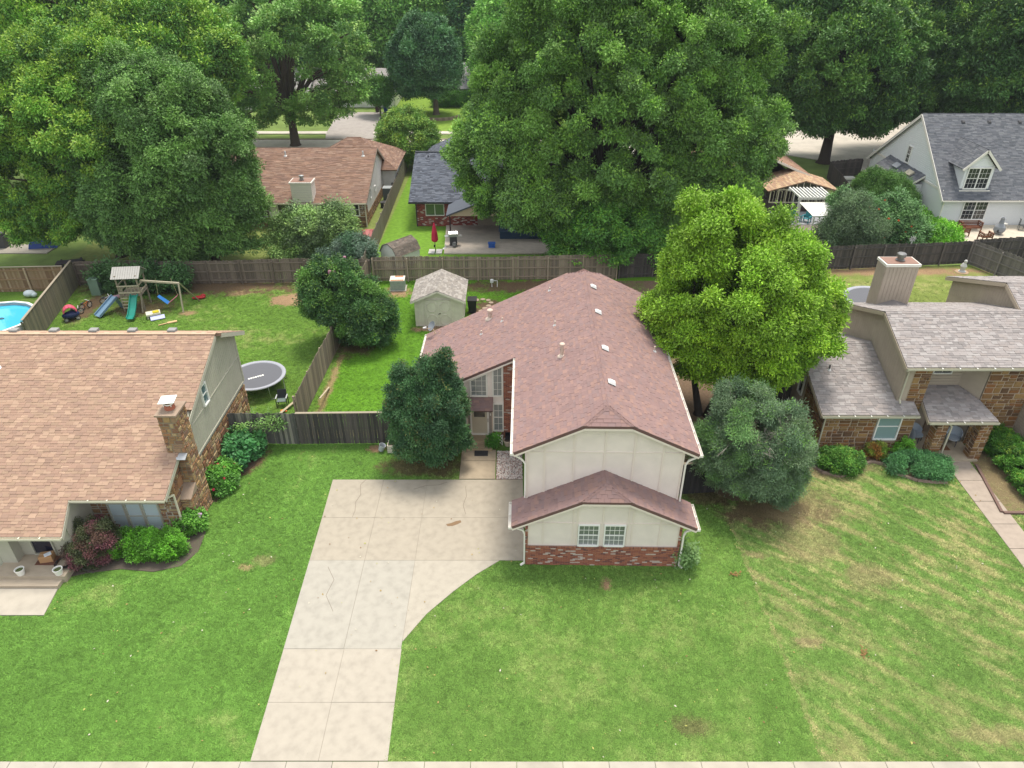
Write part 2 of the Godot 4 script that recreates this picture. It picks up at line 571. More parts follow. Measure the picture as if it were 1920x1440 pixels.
# lobes: [x, y, z, rx, ry, rz] of the crown's outline relative to the tree's foot
func plant(called: String, label: String, cat: String, at: Vector3, lobes: Array, o: Dictionary) -> Node3D:
	var t := thing(called, label, cat, at, 0.0, o.get("group", ""))
	rng.seed = hash(called + label)
	var mesh: ArrayMesh = o.mesh
	var tones: Array = o.tones
	var br0: float = o.bough
	var dens: float = o.dens
	var cs: float = o.get("size", 1.0)
	var xfs := []
	var cols := []
	var tips := []
	var fn := FastNoiseLite.new()
	fn.seed = hash(label) & 0xffff
	fn.frequency = 1.0
	for li in lobes.size():
		var L: Array = lobes[li]
		var c := Vector3(L[0], L[1], L[2])
		var r := Vector3(L[3], L[4], L[5])
		var area := 4.0 * PI * pow((pow(r.x * r.y, 1.6) + pow(r.x * r.z, 1.6) + pow(r.y * r.z, 1.6)) / 3.0, 1.0 / 1.6)
		var n := int(maxf(3.0, area / (br0 * br0 * o.get("space", 1.5) * 1.3)))
		for i in n:
			var y := 1.0 - 2.0 * (i + 0.5) / n
			y = clampf(y + rng.randf_range(-0.08, 0.08), -1, 1)
			var a := i * 2.399963 + rng.randf_range(-0.5, 0.5)
			var d := Vector3(sqrt(1 - y * y) * cos(a), y, sqrt(1 - y * y) * sin(a))
			var p: Vector3 = c + d * r * ((0.95 + o.get("rag", 0.34) * fn.get_noise_3dv(d * 1.9 + Vector3(li * 3.1, 0, 0))) * rng.randf_range(0.82, 1.05) - (0.3 if rng.randf() < o.get("inner", 0.15) else 0.0))
			var inside := false
			for lj in lobes.size():
				if lj != li:
					var M: Array = lobes[lj]
					var e := (p - Vector3(M[0], M[1], M[2])) / Vector3(M[3], M[4], M[5])
					if e.length() < 0.72:
						inside = true
			if inside or p.y < o.get("low", 0.15) or rng.randf() < o.get("gap", 0.06) or fn.get_noise_3dv(p * 0.55 / br0 + Vector3(9, 9, 9)) < (-0.42 + o.get("gap", 0.06) if o.get("rag", 0.34) > 0.1 else -2.0):
				continue
			tips.append(p)
			var br := br0 * rng.randf_range(0.65, 1.3)
			var tone: Color = tones[rng.randi_range(0, tones.size() - 1)]
			var shade: float = rng.randf_range(0.8, 1.18) * o.get("lift", 1.9)
			var k := int(dens * br * br)
			var ax := Vector3(rng.randf_range(0.7, 1.35), rng.randf_range(0.7, 1.25), rng.randf_range(0.7, 1.35))
			for j in k:
				var q := Vector3(rng.randfn(), rng.randfn(), rng.randfn()).normalized()
				var f := pow(rng.randf(), 0.4)
				if q.dot(d) < -0.2 and q.y < 0.3:
					q = -q
				if q.y < -0.3:
					q.y = -q.y * 0.5
				var w := p + q * br * f * ax + (d + Vector3.UP) * br * f * f * 0.25
				if w.y < 0.03:
					continue
				var s := cs * rng.randf_range(0.7, 1.25)
				var bs := Basis(Vector3.UP, rng.randf() * TAU) * Basis(Vector3.RIGHT, rng.randf_range(-0.7, 0.7)) * Basis(Vector3.BACK, rng.randf_range(-0.7, 0.7))
				xfs.append(Transform3D(bs.scaled(Vector3(s, s, s)), w))
				var tt := tone
				if rng.randf() < o.get("brightened", 0.0) * 2.0 and f > 0.7 and q.y > 0.25:  # upper tips: yellow new growth, with top light painted into the tone
					tt = o.lit_tip_tone * 0.72
				tt = tt * (shade * rng.randf_range(0.82, 1.18))
				cols.append(tt)
	var crown := multi(o.get("leaf_part", "crown"), mesh, leaf_mat(), xfs, cols, t)
	crown.set_meta("kind", "stuff")
	var tr: float = o.get("trunk", 0.0)
	if tr > 0.0:
		var b := MB.new()
		var stems: int = o.get("stems", 1)
		var bm: Material = o.get("bark", bark())
		var top: float = o.get("fork", 3.0)
		var heads := []
		for s in stems:
			var a := TAU * s / stems + 0.4
			var off := Vector3(cos(a), 0, sin(a)) * (tr * 1.3 if stems > 1 else 0.0)
			var lean := off * (top * 0.9 if stems > 1 else 0.0) + Vector3(o.get("lean", 0.0), 0, 0)
			var head := off + lean + Vector3(0, top, 0)
			heads.append(head)
			b.tube([off - Vector3(0, 0.1, 0), off + Vector3(0, 0.25, 0), off + lean * 0.45 + Vector3(0, top * 0.5, 0), head], [tr * 1.55, tr * 1.1, tr * 0.88, tr * 0.72], 9)
		part("trunk", b.mesh(), bm, t)
		var lb := MB.new()
		var limbs: int = o.get("limbs", 16)
		for i in limbs:
			if tips.is_empty():
				break
			var p: Vector3 = tips[int(float(i) * tips.size() / limbs) % tips.size()]
			var head: Vector3 = heads[0]
			for hh in heads:
				if hh.distance_to(p) < head.distance_to(p):
					head = hh
			var m1 := head.lerp(p, 0.35) + Vector3(rng.randf_range(-0.3, 0.3), head.distance_to(p) * 0.12, rng.randf_range(-0.3, 0.3))
			var m2 := head.lerp(p, 0.7) + Vector3(rng.randf_range(-0.3, 0.3), head.distance_to(p) * 0.1, rng.randf_range(-0.3, 0.3))
			var r0 := tr * rng.randf_range(0.32, 0.55)
			lb.tube([head - Vector3(0, tr, 0), m1, m2, p], [r0, r0 * 0.7, r0 * 0.42, r0 * 0.15], 6)
			for q in 2:
				var p2: Vector3 = tips[rng.randi_range(0, tips.size() - 1)]
				if p2.distance_to(m2) < head.distance_to(p) * 0.6:
					lb.tube([m2, m2.lerp(p2, 0.5) + Vector3(0, 0.15, 0), p2], [r0 * 0.4, r0 * 0.28, r0 * 0.1], 5)
		if lb.v.size() > 0:
			part("limbs", lb.mesh(), bm, t)
	return t

# ---------- the ground ----------
func noise_bytes(w: int, h: int, freq: float, sd: int, oct: int) -> PackedByteArray:
	var f := FastNoiseLite.new()
	f.seed = sd
	f.frequency = freq
	f.fractal_octaves = oct
	var im := f.get_image(w, h, false, false, true)
	im.convert(Image.FORMAT_L8)
	return im.get_data()

# bare or worn spots: x, z, radius x, radius z, strength, colour number
const WORN := [
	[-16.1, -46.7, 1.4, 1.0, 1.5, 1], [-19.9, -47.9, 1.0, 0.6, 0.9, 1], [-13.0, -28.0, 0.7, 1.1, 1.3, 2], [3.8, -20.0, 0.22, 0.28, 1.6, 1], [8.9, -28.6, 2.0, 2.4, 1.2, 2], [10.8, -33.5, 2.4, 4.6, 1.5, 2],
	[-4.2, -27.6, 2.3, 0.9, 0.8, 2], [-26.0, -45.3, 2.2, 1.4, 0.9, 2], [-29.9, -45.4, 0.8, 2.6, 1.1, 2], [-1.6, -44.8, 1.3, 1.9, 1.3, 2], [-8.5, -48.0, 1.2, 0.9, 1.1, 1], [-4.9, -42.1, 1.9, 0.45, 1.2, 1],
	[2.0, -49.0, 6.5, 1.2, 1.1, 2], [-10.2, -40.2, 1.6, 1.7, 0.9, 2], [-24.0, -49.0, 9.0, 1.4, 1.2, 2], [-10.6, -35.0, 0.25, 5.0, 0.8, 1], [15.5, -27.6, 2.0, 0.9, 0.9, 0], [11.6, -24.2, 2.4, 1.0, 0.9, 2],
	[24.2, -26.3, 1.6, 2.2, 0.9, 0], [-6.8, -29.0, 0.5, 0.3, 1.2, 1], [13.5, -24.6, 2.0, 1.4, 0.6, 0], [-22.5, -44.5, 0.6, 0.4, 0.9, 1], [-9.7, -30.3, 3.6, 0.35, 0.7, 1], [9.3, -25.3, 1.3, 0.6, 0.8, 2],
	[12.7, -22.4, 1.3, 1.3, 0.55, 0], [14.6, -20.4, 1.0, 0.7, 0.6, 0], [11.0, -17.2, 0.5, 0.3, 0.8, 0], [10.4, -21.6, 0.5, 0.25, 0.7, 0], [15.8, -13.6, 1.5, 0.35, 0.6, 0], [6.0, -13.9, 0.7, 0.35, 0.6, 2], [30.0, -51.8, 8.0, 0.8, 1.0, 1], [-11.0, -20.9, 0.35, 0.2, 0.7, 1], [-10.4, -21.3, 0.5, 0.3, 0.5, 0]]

func make_lawn() -> void:
	var n1 := noise_bytes(lawn_w, lawn_h, 0.010, 11, 4)
	var n2 := noise_bytes(lawn_w, lawn_h, 0.05, 12, 3)
	var n3 := noise_bytes(lawn_w, lawn_h, 0.25, 13, 2)
	var n4 := noise_bytes(1024, 1024, 0.02, 14, 3)
	var fine := RandomNumberGenerator.new()
	fine.seed = 5
	var img := PackedByteArray()
	img.resize(lawn_w * lawn_h * 3)
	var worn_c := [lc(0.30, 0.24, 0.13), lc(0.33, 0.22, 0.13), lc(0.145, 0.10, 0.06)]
	var sx := (LX1 - LX0) / lawn_w
	var sz := (LZ1 - LZ0) / lawn_h
	var to_srgb := PackedByteArray()
	to_srgb.resize(1024)
	for i in 1024:
		var q := i / 1023.0
		to_srgb[i] = int(Color(q, q, q).linear_to_srgb().r * 255.0)
	for j in lawn_h:
		var z := LZ0 + (j + 0.5) * sz
		var near := []
		for e in WORN:
			if absf(z - e[1]) < e[3] * 2.2:
				near.append(e)
		for i in lawn_w:
			var x := LX0 + (i + 0.5) * sx
			var k := j * lawn_w + i
			var a := n1[k] / 255.0
			var b := n2[k] / 255.0
			var d := n3[k] / 255.0
			var r := 0.120
			var g := 0.228
			var bl := 0.046
			var dry := 0.0
			var edge := 9.75 + 0.012 * (z + 20.0) + (b - 0.5) * 0.25
			if z > -31.0:
				if x < -4.0:
					r = 0.110
					g = 0.228
					bl = 0.040
					dry = smoothstep(0.58, 0.85, a * 0.5 + b * 0.3 + d * 0.2) * 0.30
				elif x < edge:
					r = 0.120
					g = 0.228
					bl = 0.044
					dry = smoothstep(0.42, 0.80, a * 0.35 + b * 0.35 + d * 0.3) * 0.26
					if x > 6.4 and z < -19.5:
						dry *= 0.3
				else:
					var u := int((x * 0.75 + z * 0.66) * 15.0 + 4000) & 1023
					var w := int((x * 0.66 - z * 0.75) * 76.0 + 8000) & 1023
					var s := n4[w * 1024 + u] / 255.0
					dry = clampf(smoothstep(0.46, 0.80, s * 0.55 + a * 0.2 + b * 0.15 + d * 0.2) * 0.72 + 0.04, 0.0, 1.0)
					dry *= 0.75 + 0.25 * smoothstep(-14.0, -22.0, z) 
					if absf(x - edge) < 0.12:
						dry += 0.3
			else:
				r = 0.112
				g = 0.255
				bl = 0.022
				if x < -10.8:
					r = 0.122
					g = 0.230
					bl = 0.036
					dry = smoothstep(0.5, 0.85, a * 0.5 + b * 0.5) * 0.35
				elif x > 11.0:
					r = 0.20
					g = 0.255
					bl = 0.065
					dry = smoothstep(0.4, 0.8, a * 0.5 + b * 0.5) * 0.45
			var v := 0.80 + 0.24 * a + 0.20 * b + 0.26 * (d - 0.5)
			r = lerpf(r, 0.37, dry) * v
			g = lerpf(g, 0.315, dry) * v
			bl = lerpf(bl, 0.155, dry) * v
			for e in near:
				var q := Vector2((x - e[0]) / e[2], (z - e[1]) / e[3]).length() + (b - 0.5) * 0.9 + (d - 0.5) * 0.6
				var f: float = clampf(smoothstep(1.25, 0.55, q) * e[4], 0.0, 1.0)
				if f > 0.0:
					var cw: Color = worn_c[e[5]]
					r = lerpf(r, cw.r * v, f)
					g = lerpf(g, cw.g * v, f)
					bl = lerpf(bl, cw.b * v, f)
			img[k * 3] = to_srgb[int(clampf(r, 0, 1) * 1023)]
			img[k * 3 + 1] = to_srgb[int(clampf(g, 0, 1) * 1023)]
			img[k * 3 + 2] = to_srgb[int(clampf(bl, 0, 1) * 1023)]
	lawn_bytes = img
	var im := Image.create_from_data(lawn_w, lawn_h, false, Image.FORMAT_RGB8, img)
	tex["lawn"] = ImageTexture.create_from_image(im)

var lawn_bytes := PackedByteArray()

func lawn_at(x: float, z: float) -> Color:
	var i := clampi(int((x - LX0) / (LX1 - LX0) * lawn_w), 0, lawn_w - 1)
	var j := clampi(int((z - LZ0) / (LZ1 - LZ0) * lawn_h), 0, lawn_h - 1)
	var k := (j * lawn_w + i) * 3
	return Color(lawn_bytes[k] / 255.0, lawn_bytes[k + 1] / 255.0, lawn_bytes[k + 2] / 255.0).srgb_to_linear()

func flat(poly: PackedVector2Array, y0: float, y1: float) -> ArrayMesh:
	var b := MB.new()
	b.prism(poly, Vector3(0, y0, 0), Vector3.RIGHT, Vector3.BACK, Vector3(0, y1 - y0, 0))
	return b.mesh()

# a paved surface made of slabs with open joints: each slab a child
func paving(called: String, label: String, slabs: Array, y: float, mats: Array, joint := 0.014, depth := 0.10) -> Node3D:
	var o := Node3D.new()
	o.name = nm(self, called)
	add_child(o, true)
	o.set_meta("kind", "structure")
	o.set_meta("label", label)
	o.set_meta("category", called.replace("_", " "))
	for s in slabs:
		var p: PackedVector2Array = s
		var q := Geometry2D.offset_polygon(p, -joint)
		part("slab", flat(q[0], y - depth, y + rng.randf_range(-0.003, 0.003)), mats[rng.randi_range(0, mats.size() - 1)], o)
	return o

func inside(poly: PackedVector2Array, x: float, z: float) -> bool:
	return Geometry2D.is_point_in_polygon(Vector2(x, z), poly)

func build_setting() -> void:
	var g := MB.new()
	g.box(Vector3(0, -0.56, -200), Vector3(900, 1.0, 900))
	struct("ground", g.mesh(), mat("far_grass", lc(0.17, 0.25, 0.06), 1.0, "patch", Vector3(0.05, 0.05, 0.05), {"world": true}), "green ground stretching under the whole neighbourhood")
	make_lawn()
	var lm := StandardMaterial3D.new()
	lm.resource_name = "lawn"
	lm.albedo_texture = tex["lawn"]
	lm.roughness = 1.0
	lm.metallic_specular = 0.2
	lm.detail_enabled = true
	lm.detail_blend_mode = BaseMaterial3D.BLEND_MODE_MUL
	lm.detail_albedo = tex["blades"]
	lm.detail_uv_layer = BaseMaterial3D.DETAIL_UV_2
	lm.uv2_scale = Vector3(1, 1, 1)
	var a := []
	a.resize(Mesh.ARRAY_MAX)
	var vs := PackedVector3Array()
	var uv := PackedVector2Array()
	var uv2 := PackedVector2Array()
	var ns := PackedVector3Array()
	var idx := PackedInt32Array()
	var nx := 96
	var nz := 40
	for j in nz + 1:
		for i in nx + 1:
			var u := float(i) / nx
			var w := float(j) / nz
			var x := lerpf(LX0, LX1, u)
			var z := lerpf(LZ0, LZ1, w)
			vs.append(Vector3(x, 0.0, z))
			uv.append(Vector2(u, w))
			uv2.append(Vector2(x, z) / 4.7)
			ns.append(Vector3.UP)
	for j in nz:
		for i in nx:
			var k := j * (nx + 1) + i
			idx.append_array([k, k + 1, k + nx + 2, k, k + nx + 2, k + nx + 1])
	a[Mesh.ARRAY_VERTEX] = vs
	a[Mesh.ARRAY_NORMAL] = ns
	a[Mesh.ARRAY_TEX_UV] = uv
	a[Mesh.ARRAY_TEX_UV2] = uv2
	a[Mesh.ARRAY_INDEX] = idx
	var am := ArrayMesh.new()
	am.add_surface_from_arrays(Mesh.PRIMITIVE_TRIANGLES, a)
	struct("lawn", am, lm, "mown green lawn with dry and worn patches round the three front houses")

	# concrete
	var con := []
	for k in 4:
		con.append(mat("concrete%d" % k, [lc(0.40, 0.362, 0.305), lc(0.385, 0.35, 0.295), lc(0.415, 0.378, 0.32), lc(0.39, 0.358, 0.312)][k], 0.9, "stain", Vector3(0.23, 0.23, 0.23), {"world": true}))
	var slabs := [
		pv([-8.6, -26.5, -6.15, -26.5, -6.15, -23.85, -8.52, -23.85]), pv([-6.15, -26.5, -4.05, -26.5, -4.05, -23.85, -6.15, -23.85]), pv([-4.05, -26.5, 0.52, -26.5, 0.52, -23.85, -4.05, -23.85]),
		pv([-8.52, -23.85, -6.15, -23.85, -6.15, -21.27, -8.46, -21.27]), pv([-6.15, -23.85, -4.05, -23.85, -4.05, -21.27, -6.15, -21.27]), pv([-4.05, -23.85, 0.52, -23.85, 0.52, -21.27, -4.05, -21.27]),
		pv([-8.46, -21.27, -6.15, -21.27, -6.15, -16.9, -8.35, -16.9]), pv([-6.15, -21.27, -4.05, -21.27, -4.05, -16.9, -6.15, -16.9]),
		pv([-4.05, -21.27, -0.5, -21.27, -1.46, -20.49, -2.33, -19.6, -3.28, -18.49, -4.05, -17.2]),
		pv([-8.35, -16.9, -6.13, -16.9, -6.13, -14.75, -8.3, -14.75]), pv([-6.13, -16.9, -4.03, -16.9, -3.98, -14.75, -6.13, -14.75]),
		pv([-8.3, -14.75, -6.13, -14.75, -6.11, -12.72, -8.26, -12.72]), pv([-6.13, -14.75, -3.98, -14.75, -3.92, -12.72, -6.11, -12.72])]
	drive_polys = slabs
	var dc := [lc(0.36, 0.322, 0.262), lc(0.365, 0.345, 0.30), lc(0.385, 0.352, 0.295), lc(0.385, 0.35, 0.295)]
	var dm := []
	for k in 4:
		dm.append(mat("drive%d" % k, dc[k], 0.9, "mottle", Vector3(0.17, 0.17, 0.17), {"world": true}))
	var dr := paving("driveway", "pale stained concrete driveway that flares towards the garage", slabs, 0.035, [dm[0]], 0.006)
	part("joint_bed", flat(pv([-8.55, -26.45, 0.48, -26.45, 0.48, -21.3, -0.55, -21.3, -1.5, -20.53, -2.37, -19.64, -3.32, -18.53, -4.1, -17.25, -3.97, -12.75, -8.22, -12.75, -8.4, -21.27]), -0.1, 0.022), mat("joint_grey", lc(0.25, 0.225, 0.19), 1.0), dr)
	for k in 13:
		(dr.get_child(k) as MeshInstance3D).material_override = dm[0 if k < 6 else (1 if k < 8 else (2 if k == 8 else 3))]
	for q in [[-6.97, -26.55, -7.2, -26.1, -7.06, -25.4, -7.2, -24.9, -7.12, -24.3, -7.16, -23.9], [-2.2, -26.0, -2.12, -25.3, -2.24, -24.7, -2.1, -24.1], [-4.6, -25.8, -4.1, -26.05, -3.5, -26.1, -3.1, -26.3], [-7.6, -20.9, -7.2, -20.2, -7.35, -19.4, -6.9, -18.6]]:
		var ck := MB.new()
		for i in range(0, q.size() - 2, 2):
			ck.bar(Vector3(q[i], 0.0385, q[i + 1]), Vector3(q[i + 2], 0.0385, q[i + 3]), 0.013, 0.004)
		part("crack", ck.mesh(), mat("crack_dark", lc(0.14, 0.11, 0.085), 1.0), dr)
	var oil := MB.new()
	oil.prism(pv([-2.92, -23.42, -2.7, -23.5, -2.5, -23.62, -2.3, -23.68, -2.25, -23.55, -2.42, -23.42, -2.62, -23.32, -2.85, -23.3]), Vector3(0, 0.0375, 0), Vector3.RIGHT, Vector3.BACK, Vector3(0, 0.003, 0))
	part("stain", oil.mesh(), mat("oil_stain", lc(0.20, 0.13, 0.075), 0.9), dr)
	var side := []
	for k in 26:
		side.append(rect(-18.7 + k * 1.45, -12.70, -17.25 + k * 1.45, -11.4))
	paving("sidewalk", "pale concrete sidewalk along the front edge of the lawns", side, 0.04, con, 0.008)
	var st := MB.new()
	st.box(Vector3(0, -0.09, -4.0), Vector3(400, 0.06, 9))
	struct("road", st.mesh(), con[1], "concrete road in front of the houses")
	var wk := [rect(-2.55, -28.85, -0.80, -27.95), rect(-2.55, -27.95, -0.80, -26.53)]
	paving("front_walk", "worn concrete walk from the driveway to the front steps", wk, 0.05, [mat("walk_concrete", lc(0.36, 0.30, 0.22), 0.9, "stain", Vector3(0.4, 0.4, 0.4), {"world": true})])
	# the right neighbour's walk
	var rw := []
	for k in 6:
		var z0 := -27.95 + k * 1.5
		rw.append(pv([21.45 - 0.07 * k, z0, 22.72 - 0.09 * k, z0, 22.63 - 0.09 * k, z0 + 1.5, 21.38 - 0.07 * k, z0 + 1.5]))
	paving("path", "narrow concrete path leading to the stone porch", rw, 0.03, [mat("path_concrete", lc(0.36, 0.30, 0.25), 0.9, "stain", Vector3(0.4, 0.4, 0.4), {"world": true})])
	walk_polys = rw
	# the left neighbour's steps and walk
	paving("stoop_walk", "pale concrete walk below the left house's steps", [pv([-22.5, -19.75, -18.12, -19.75, -17.94, -18.41, -22.5, -18.41])], 0.05, con)

	# gravel beside the front walk
	var stones_x := []
	var stones_c := []
	var sm := MB.new()
	sm.ball(Vector3.ZERO, Vector3(0.5, 0.32, 0.42), 3, 5)
	var gb := MB.new()
	gb.box(Vector3(-0.15, 0.0, -27.65), Vector3(1.25, 0.03, 2.25))
	struct("gravel_bed", gb.mesh(), mat("gravel_soil", lc(0.2, 0.15, 0.12), 1.0), "bed of soil under the pale gravel by the front walk")
	for i in 3800:
		var s := rng.randf_range(0.035, 0.085)
		var t := rng.randf()
		stones_x.append(Transform3D(Basis.from_euler(Vector3(rng.randf_range(-0.5, 0.5), rng.randf() * TAU, rng.randf_range(-0.5, 0.5))).scaled(Vector3(s, s, s)), Vector3(rng.randf_range(-0.74, 0.5), 0.02 + rng.randf() * 0.03, rng.randf_range(-28.75, -26.55))))
		stones_c.append(lc(0.62, 0.58, 0.55) if t < 0.6 else (lc(0.35, 0.22, 0.19) if t < 0.85 else lc(0.14, 0.12, 0.12)))
	var gr := multi("gravel", sm.mesh(), mat("gravel_stone", lc(1, 1, 1), 0.9, "", Vector3.ONE, {"vcol": true}), stones_x, stones_c, self)
	gr.set_meta("kind", "stuff")
	tag(gr, "white and brown gravel between the front walk and the house wall", "gravel")

	# the street behind, its far sidewalk and the driveways across it
	var far_con := mat("far_concrete", lc(0.58, 0.535, 0.475), 0.9, "stain", Vector3(0.1, 0.1, 0.1), {"world": true})
	struct("street", flat(pv([-200, -95.0, 26, -95.0, 34, -97, 42, -104, 46, -114, 60, -114, 60, -98, 70, -90, 200, -86, 200, -79, 60, -79, 40, -79.0, 36.2, -85, 33, -87.5, 20, -87.2, -200, -87.2]), -0.1, 0.02), far_con, "pale concrete street behind the back neighbours' houses")
	var kb := MB.new()
	kb.box(Vector3(-87, 0.04, -95.08), Vector3(226, 0.15, 0.16))
	struct("kerb", kb.mesh(), mat("kerb_concrete", lc(0.30, 0.24, 0.19), 0.9, "stain", Vector3(0.3, 0.3, 0.3), {"world": true}), "low brownish kerb on the far side of the street")
	struct("far_sidewalk", flat(rect(-200, -99.6, 26, -98.2), -0.1, 0.06), far_con, "pale sidewalk on the far side of the street")
	struct("far_driveway", flat(pv([-24.2, -95.0, -16.9, -95.0, -18.6, -98, -19.3, -112, -26.0, -112, -24.8, -98]), -0.1, 0.075), mat("far_drive", lc(0.36, 0.33, 0.31), 0.9, "stain", Vector3(0.2, 0.2, 0.2), {"world": true}), "grey concrete driveway running up from the far side of the street")
	struct("patio", flat(pv([-5.95, -62.3, -5.6, -55.4, 6.0, -55.4, 6.0, -62.3]), -0.05, 0.09), mat("patio_concrete", lc(0.50, 0.44, 0.38), 0.9, "stain", Vector3(0.3, 0.3, 0.3), {"world": true}), "long pale concrete patio behind the slate roofed house")
	struct("terrace", flat(pv([38.35, -61.9, 38.0, -57.7, 56, -57.7, 56, -61.9]), -0.05, 0.22), mat("terrace_concrete", lc(0.54, 0.48, 0.39), 0.9, "stain", Vector3(0.3, 0.3, 0.3), {"world": true}), "raised pale concrete patio behind the white house")
	struct("gravel_yard", flat(pv([23.5, -62.5, 27.8, -62.5, 27.6, -55.0, 23.5, -55.0]), -0.05, 0.03), mat("gravel_yard", lc(0.52, 0.45, 0.39), 1.0, "speck", Vector3(1.6, 1.6, 1.6), {"world": true}), "pale gravel yard below the white pergola")
	struct("pergola_slab", flat(pv([24.5, -66.0, 29.5, -66.0, 29.5, -62.4, 24.5, -62.4]), -0.05, 0.08), mat("blue_slab", lc(0.42, 0.43, 0.46), 0.9, "stain", Vector3(0.3, 0.3, 0.3), {"world": true}), "bluish grey slab beside the screened porch")
	# back lots' grass
	struct("back_lawn", flat(rect(-11.25, -87.0, 12.0, -53.0), -0.03, 0.0), mat("back_lawn", lc(0.15, 0.30, 0.025), 1.0, "patch", Vector3(0.2, 0.2, 0.2), {"world": true}), "bright green back lawn of the slate roofed house")
	struct("side_lawn", flat(rect(-36, -87.0, -11.25, -53.0), -0.03, 0.002), mat("side_lawn", lc(0.20, 0.25, 0.065), 1.0, "patch", Vector3(0.2, 0.2, 0.2), {"world": true}), "yellowish green back lawn of the brown roofed house")
	struct("far_lawn", flat(rect(-18.5, -125, 26, -99.6), -0.03, 0.05), mat("far_lawn", lc(0.20, 0.33, 0.04), 1.0, "patch", Vector3(0.1, 0.1, 0.1), {"world": true}), "green front lawn across the street")
	struct("flower_bed", flat(pv([-18.3, -20.29, -17.32, -20.6, -16.12, -20.8, -14.72, -20.65, -13.71, -20.95, -13.29, -21.77, -13.4, -22.89, -13.75, -24.2, -14.3, -24.5, -14.3, -23.2, -18.2, -23.0]), -0.03, 0.03), mat("mulch", lc(0.15, 0.125, 0.10), 1.0, "speck", Vector3(2.5, 2.5, 2.5), {"world": true}), "mulched bed in front of the left house's windows")
	struct("side_bed", flat(pv([-14.25, -29.2, -12.5, -29.2, -12.7, -27.6, -13.45, -26.2, -13.6, -24.9, -14.25, -24.9]), -0.03, 0.022), mat("soil", lc(0.13, 0.09, 0.06), 1.0, "speck", Vector3(2.0, 2.0, 2.0), {"world": true}), "dark soil bed along the left house's stone side wall")
	struct("porch_bed", flat(pv([14.9, -28.75, 14.77, -28.08, 14.95, -27.25, 15.83, -26.8, 16.98, -27.4, 17.85, -27.9, 18.31, -27.75, 18.62, -27.0, 19.41, -26.5, 20.75, -26.35, 21.4, -27.9, 20.4, -28.8]), -0.03, 0.025), mat("needles", lc(0.24, 0.17, 0.10), 1.0, "speck", Vector3(2.0, 2.0, 2.0), {"world": true}), "brown mulch bed in front of the stone neighbour house")
	struct("hedge_bed", flat(pv([22.9, -28.2, 25.3, -29.8, 25.4, -24.0, 22.4, -24.1]), -0.03, 0.02), mat("needles2", lc(0.22, 0.17, 0.09), 1.0, "patch", Vector3(0.8, 0.8, 0.8), {"world": true}), "thin brown grass between the path and the hedge")
	struct("side_yard", flat(pv([7.6, -50, 15.2, -50, 15.2, -29.2, 13.0, -25.6, 10.2, -25.0, 7.2, -27.5, 7.2, -38]), -0.03, 0.016), mat("red_soil", lc(0.19, 0.13, 0.085), 1.0, "patch", Vector3(0.5, 0.5, 0.5), {"world": true}), "shady reddish soil between the main house and the stone house")

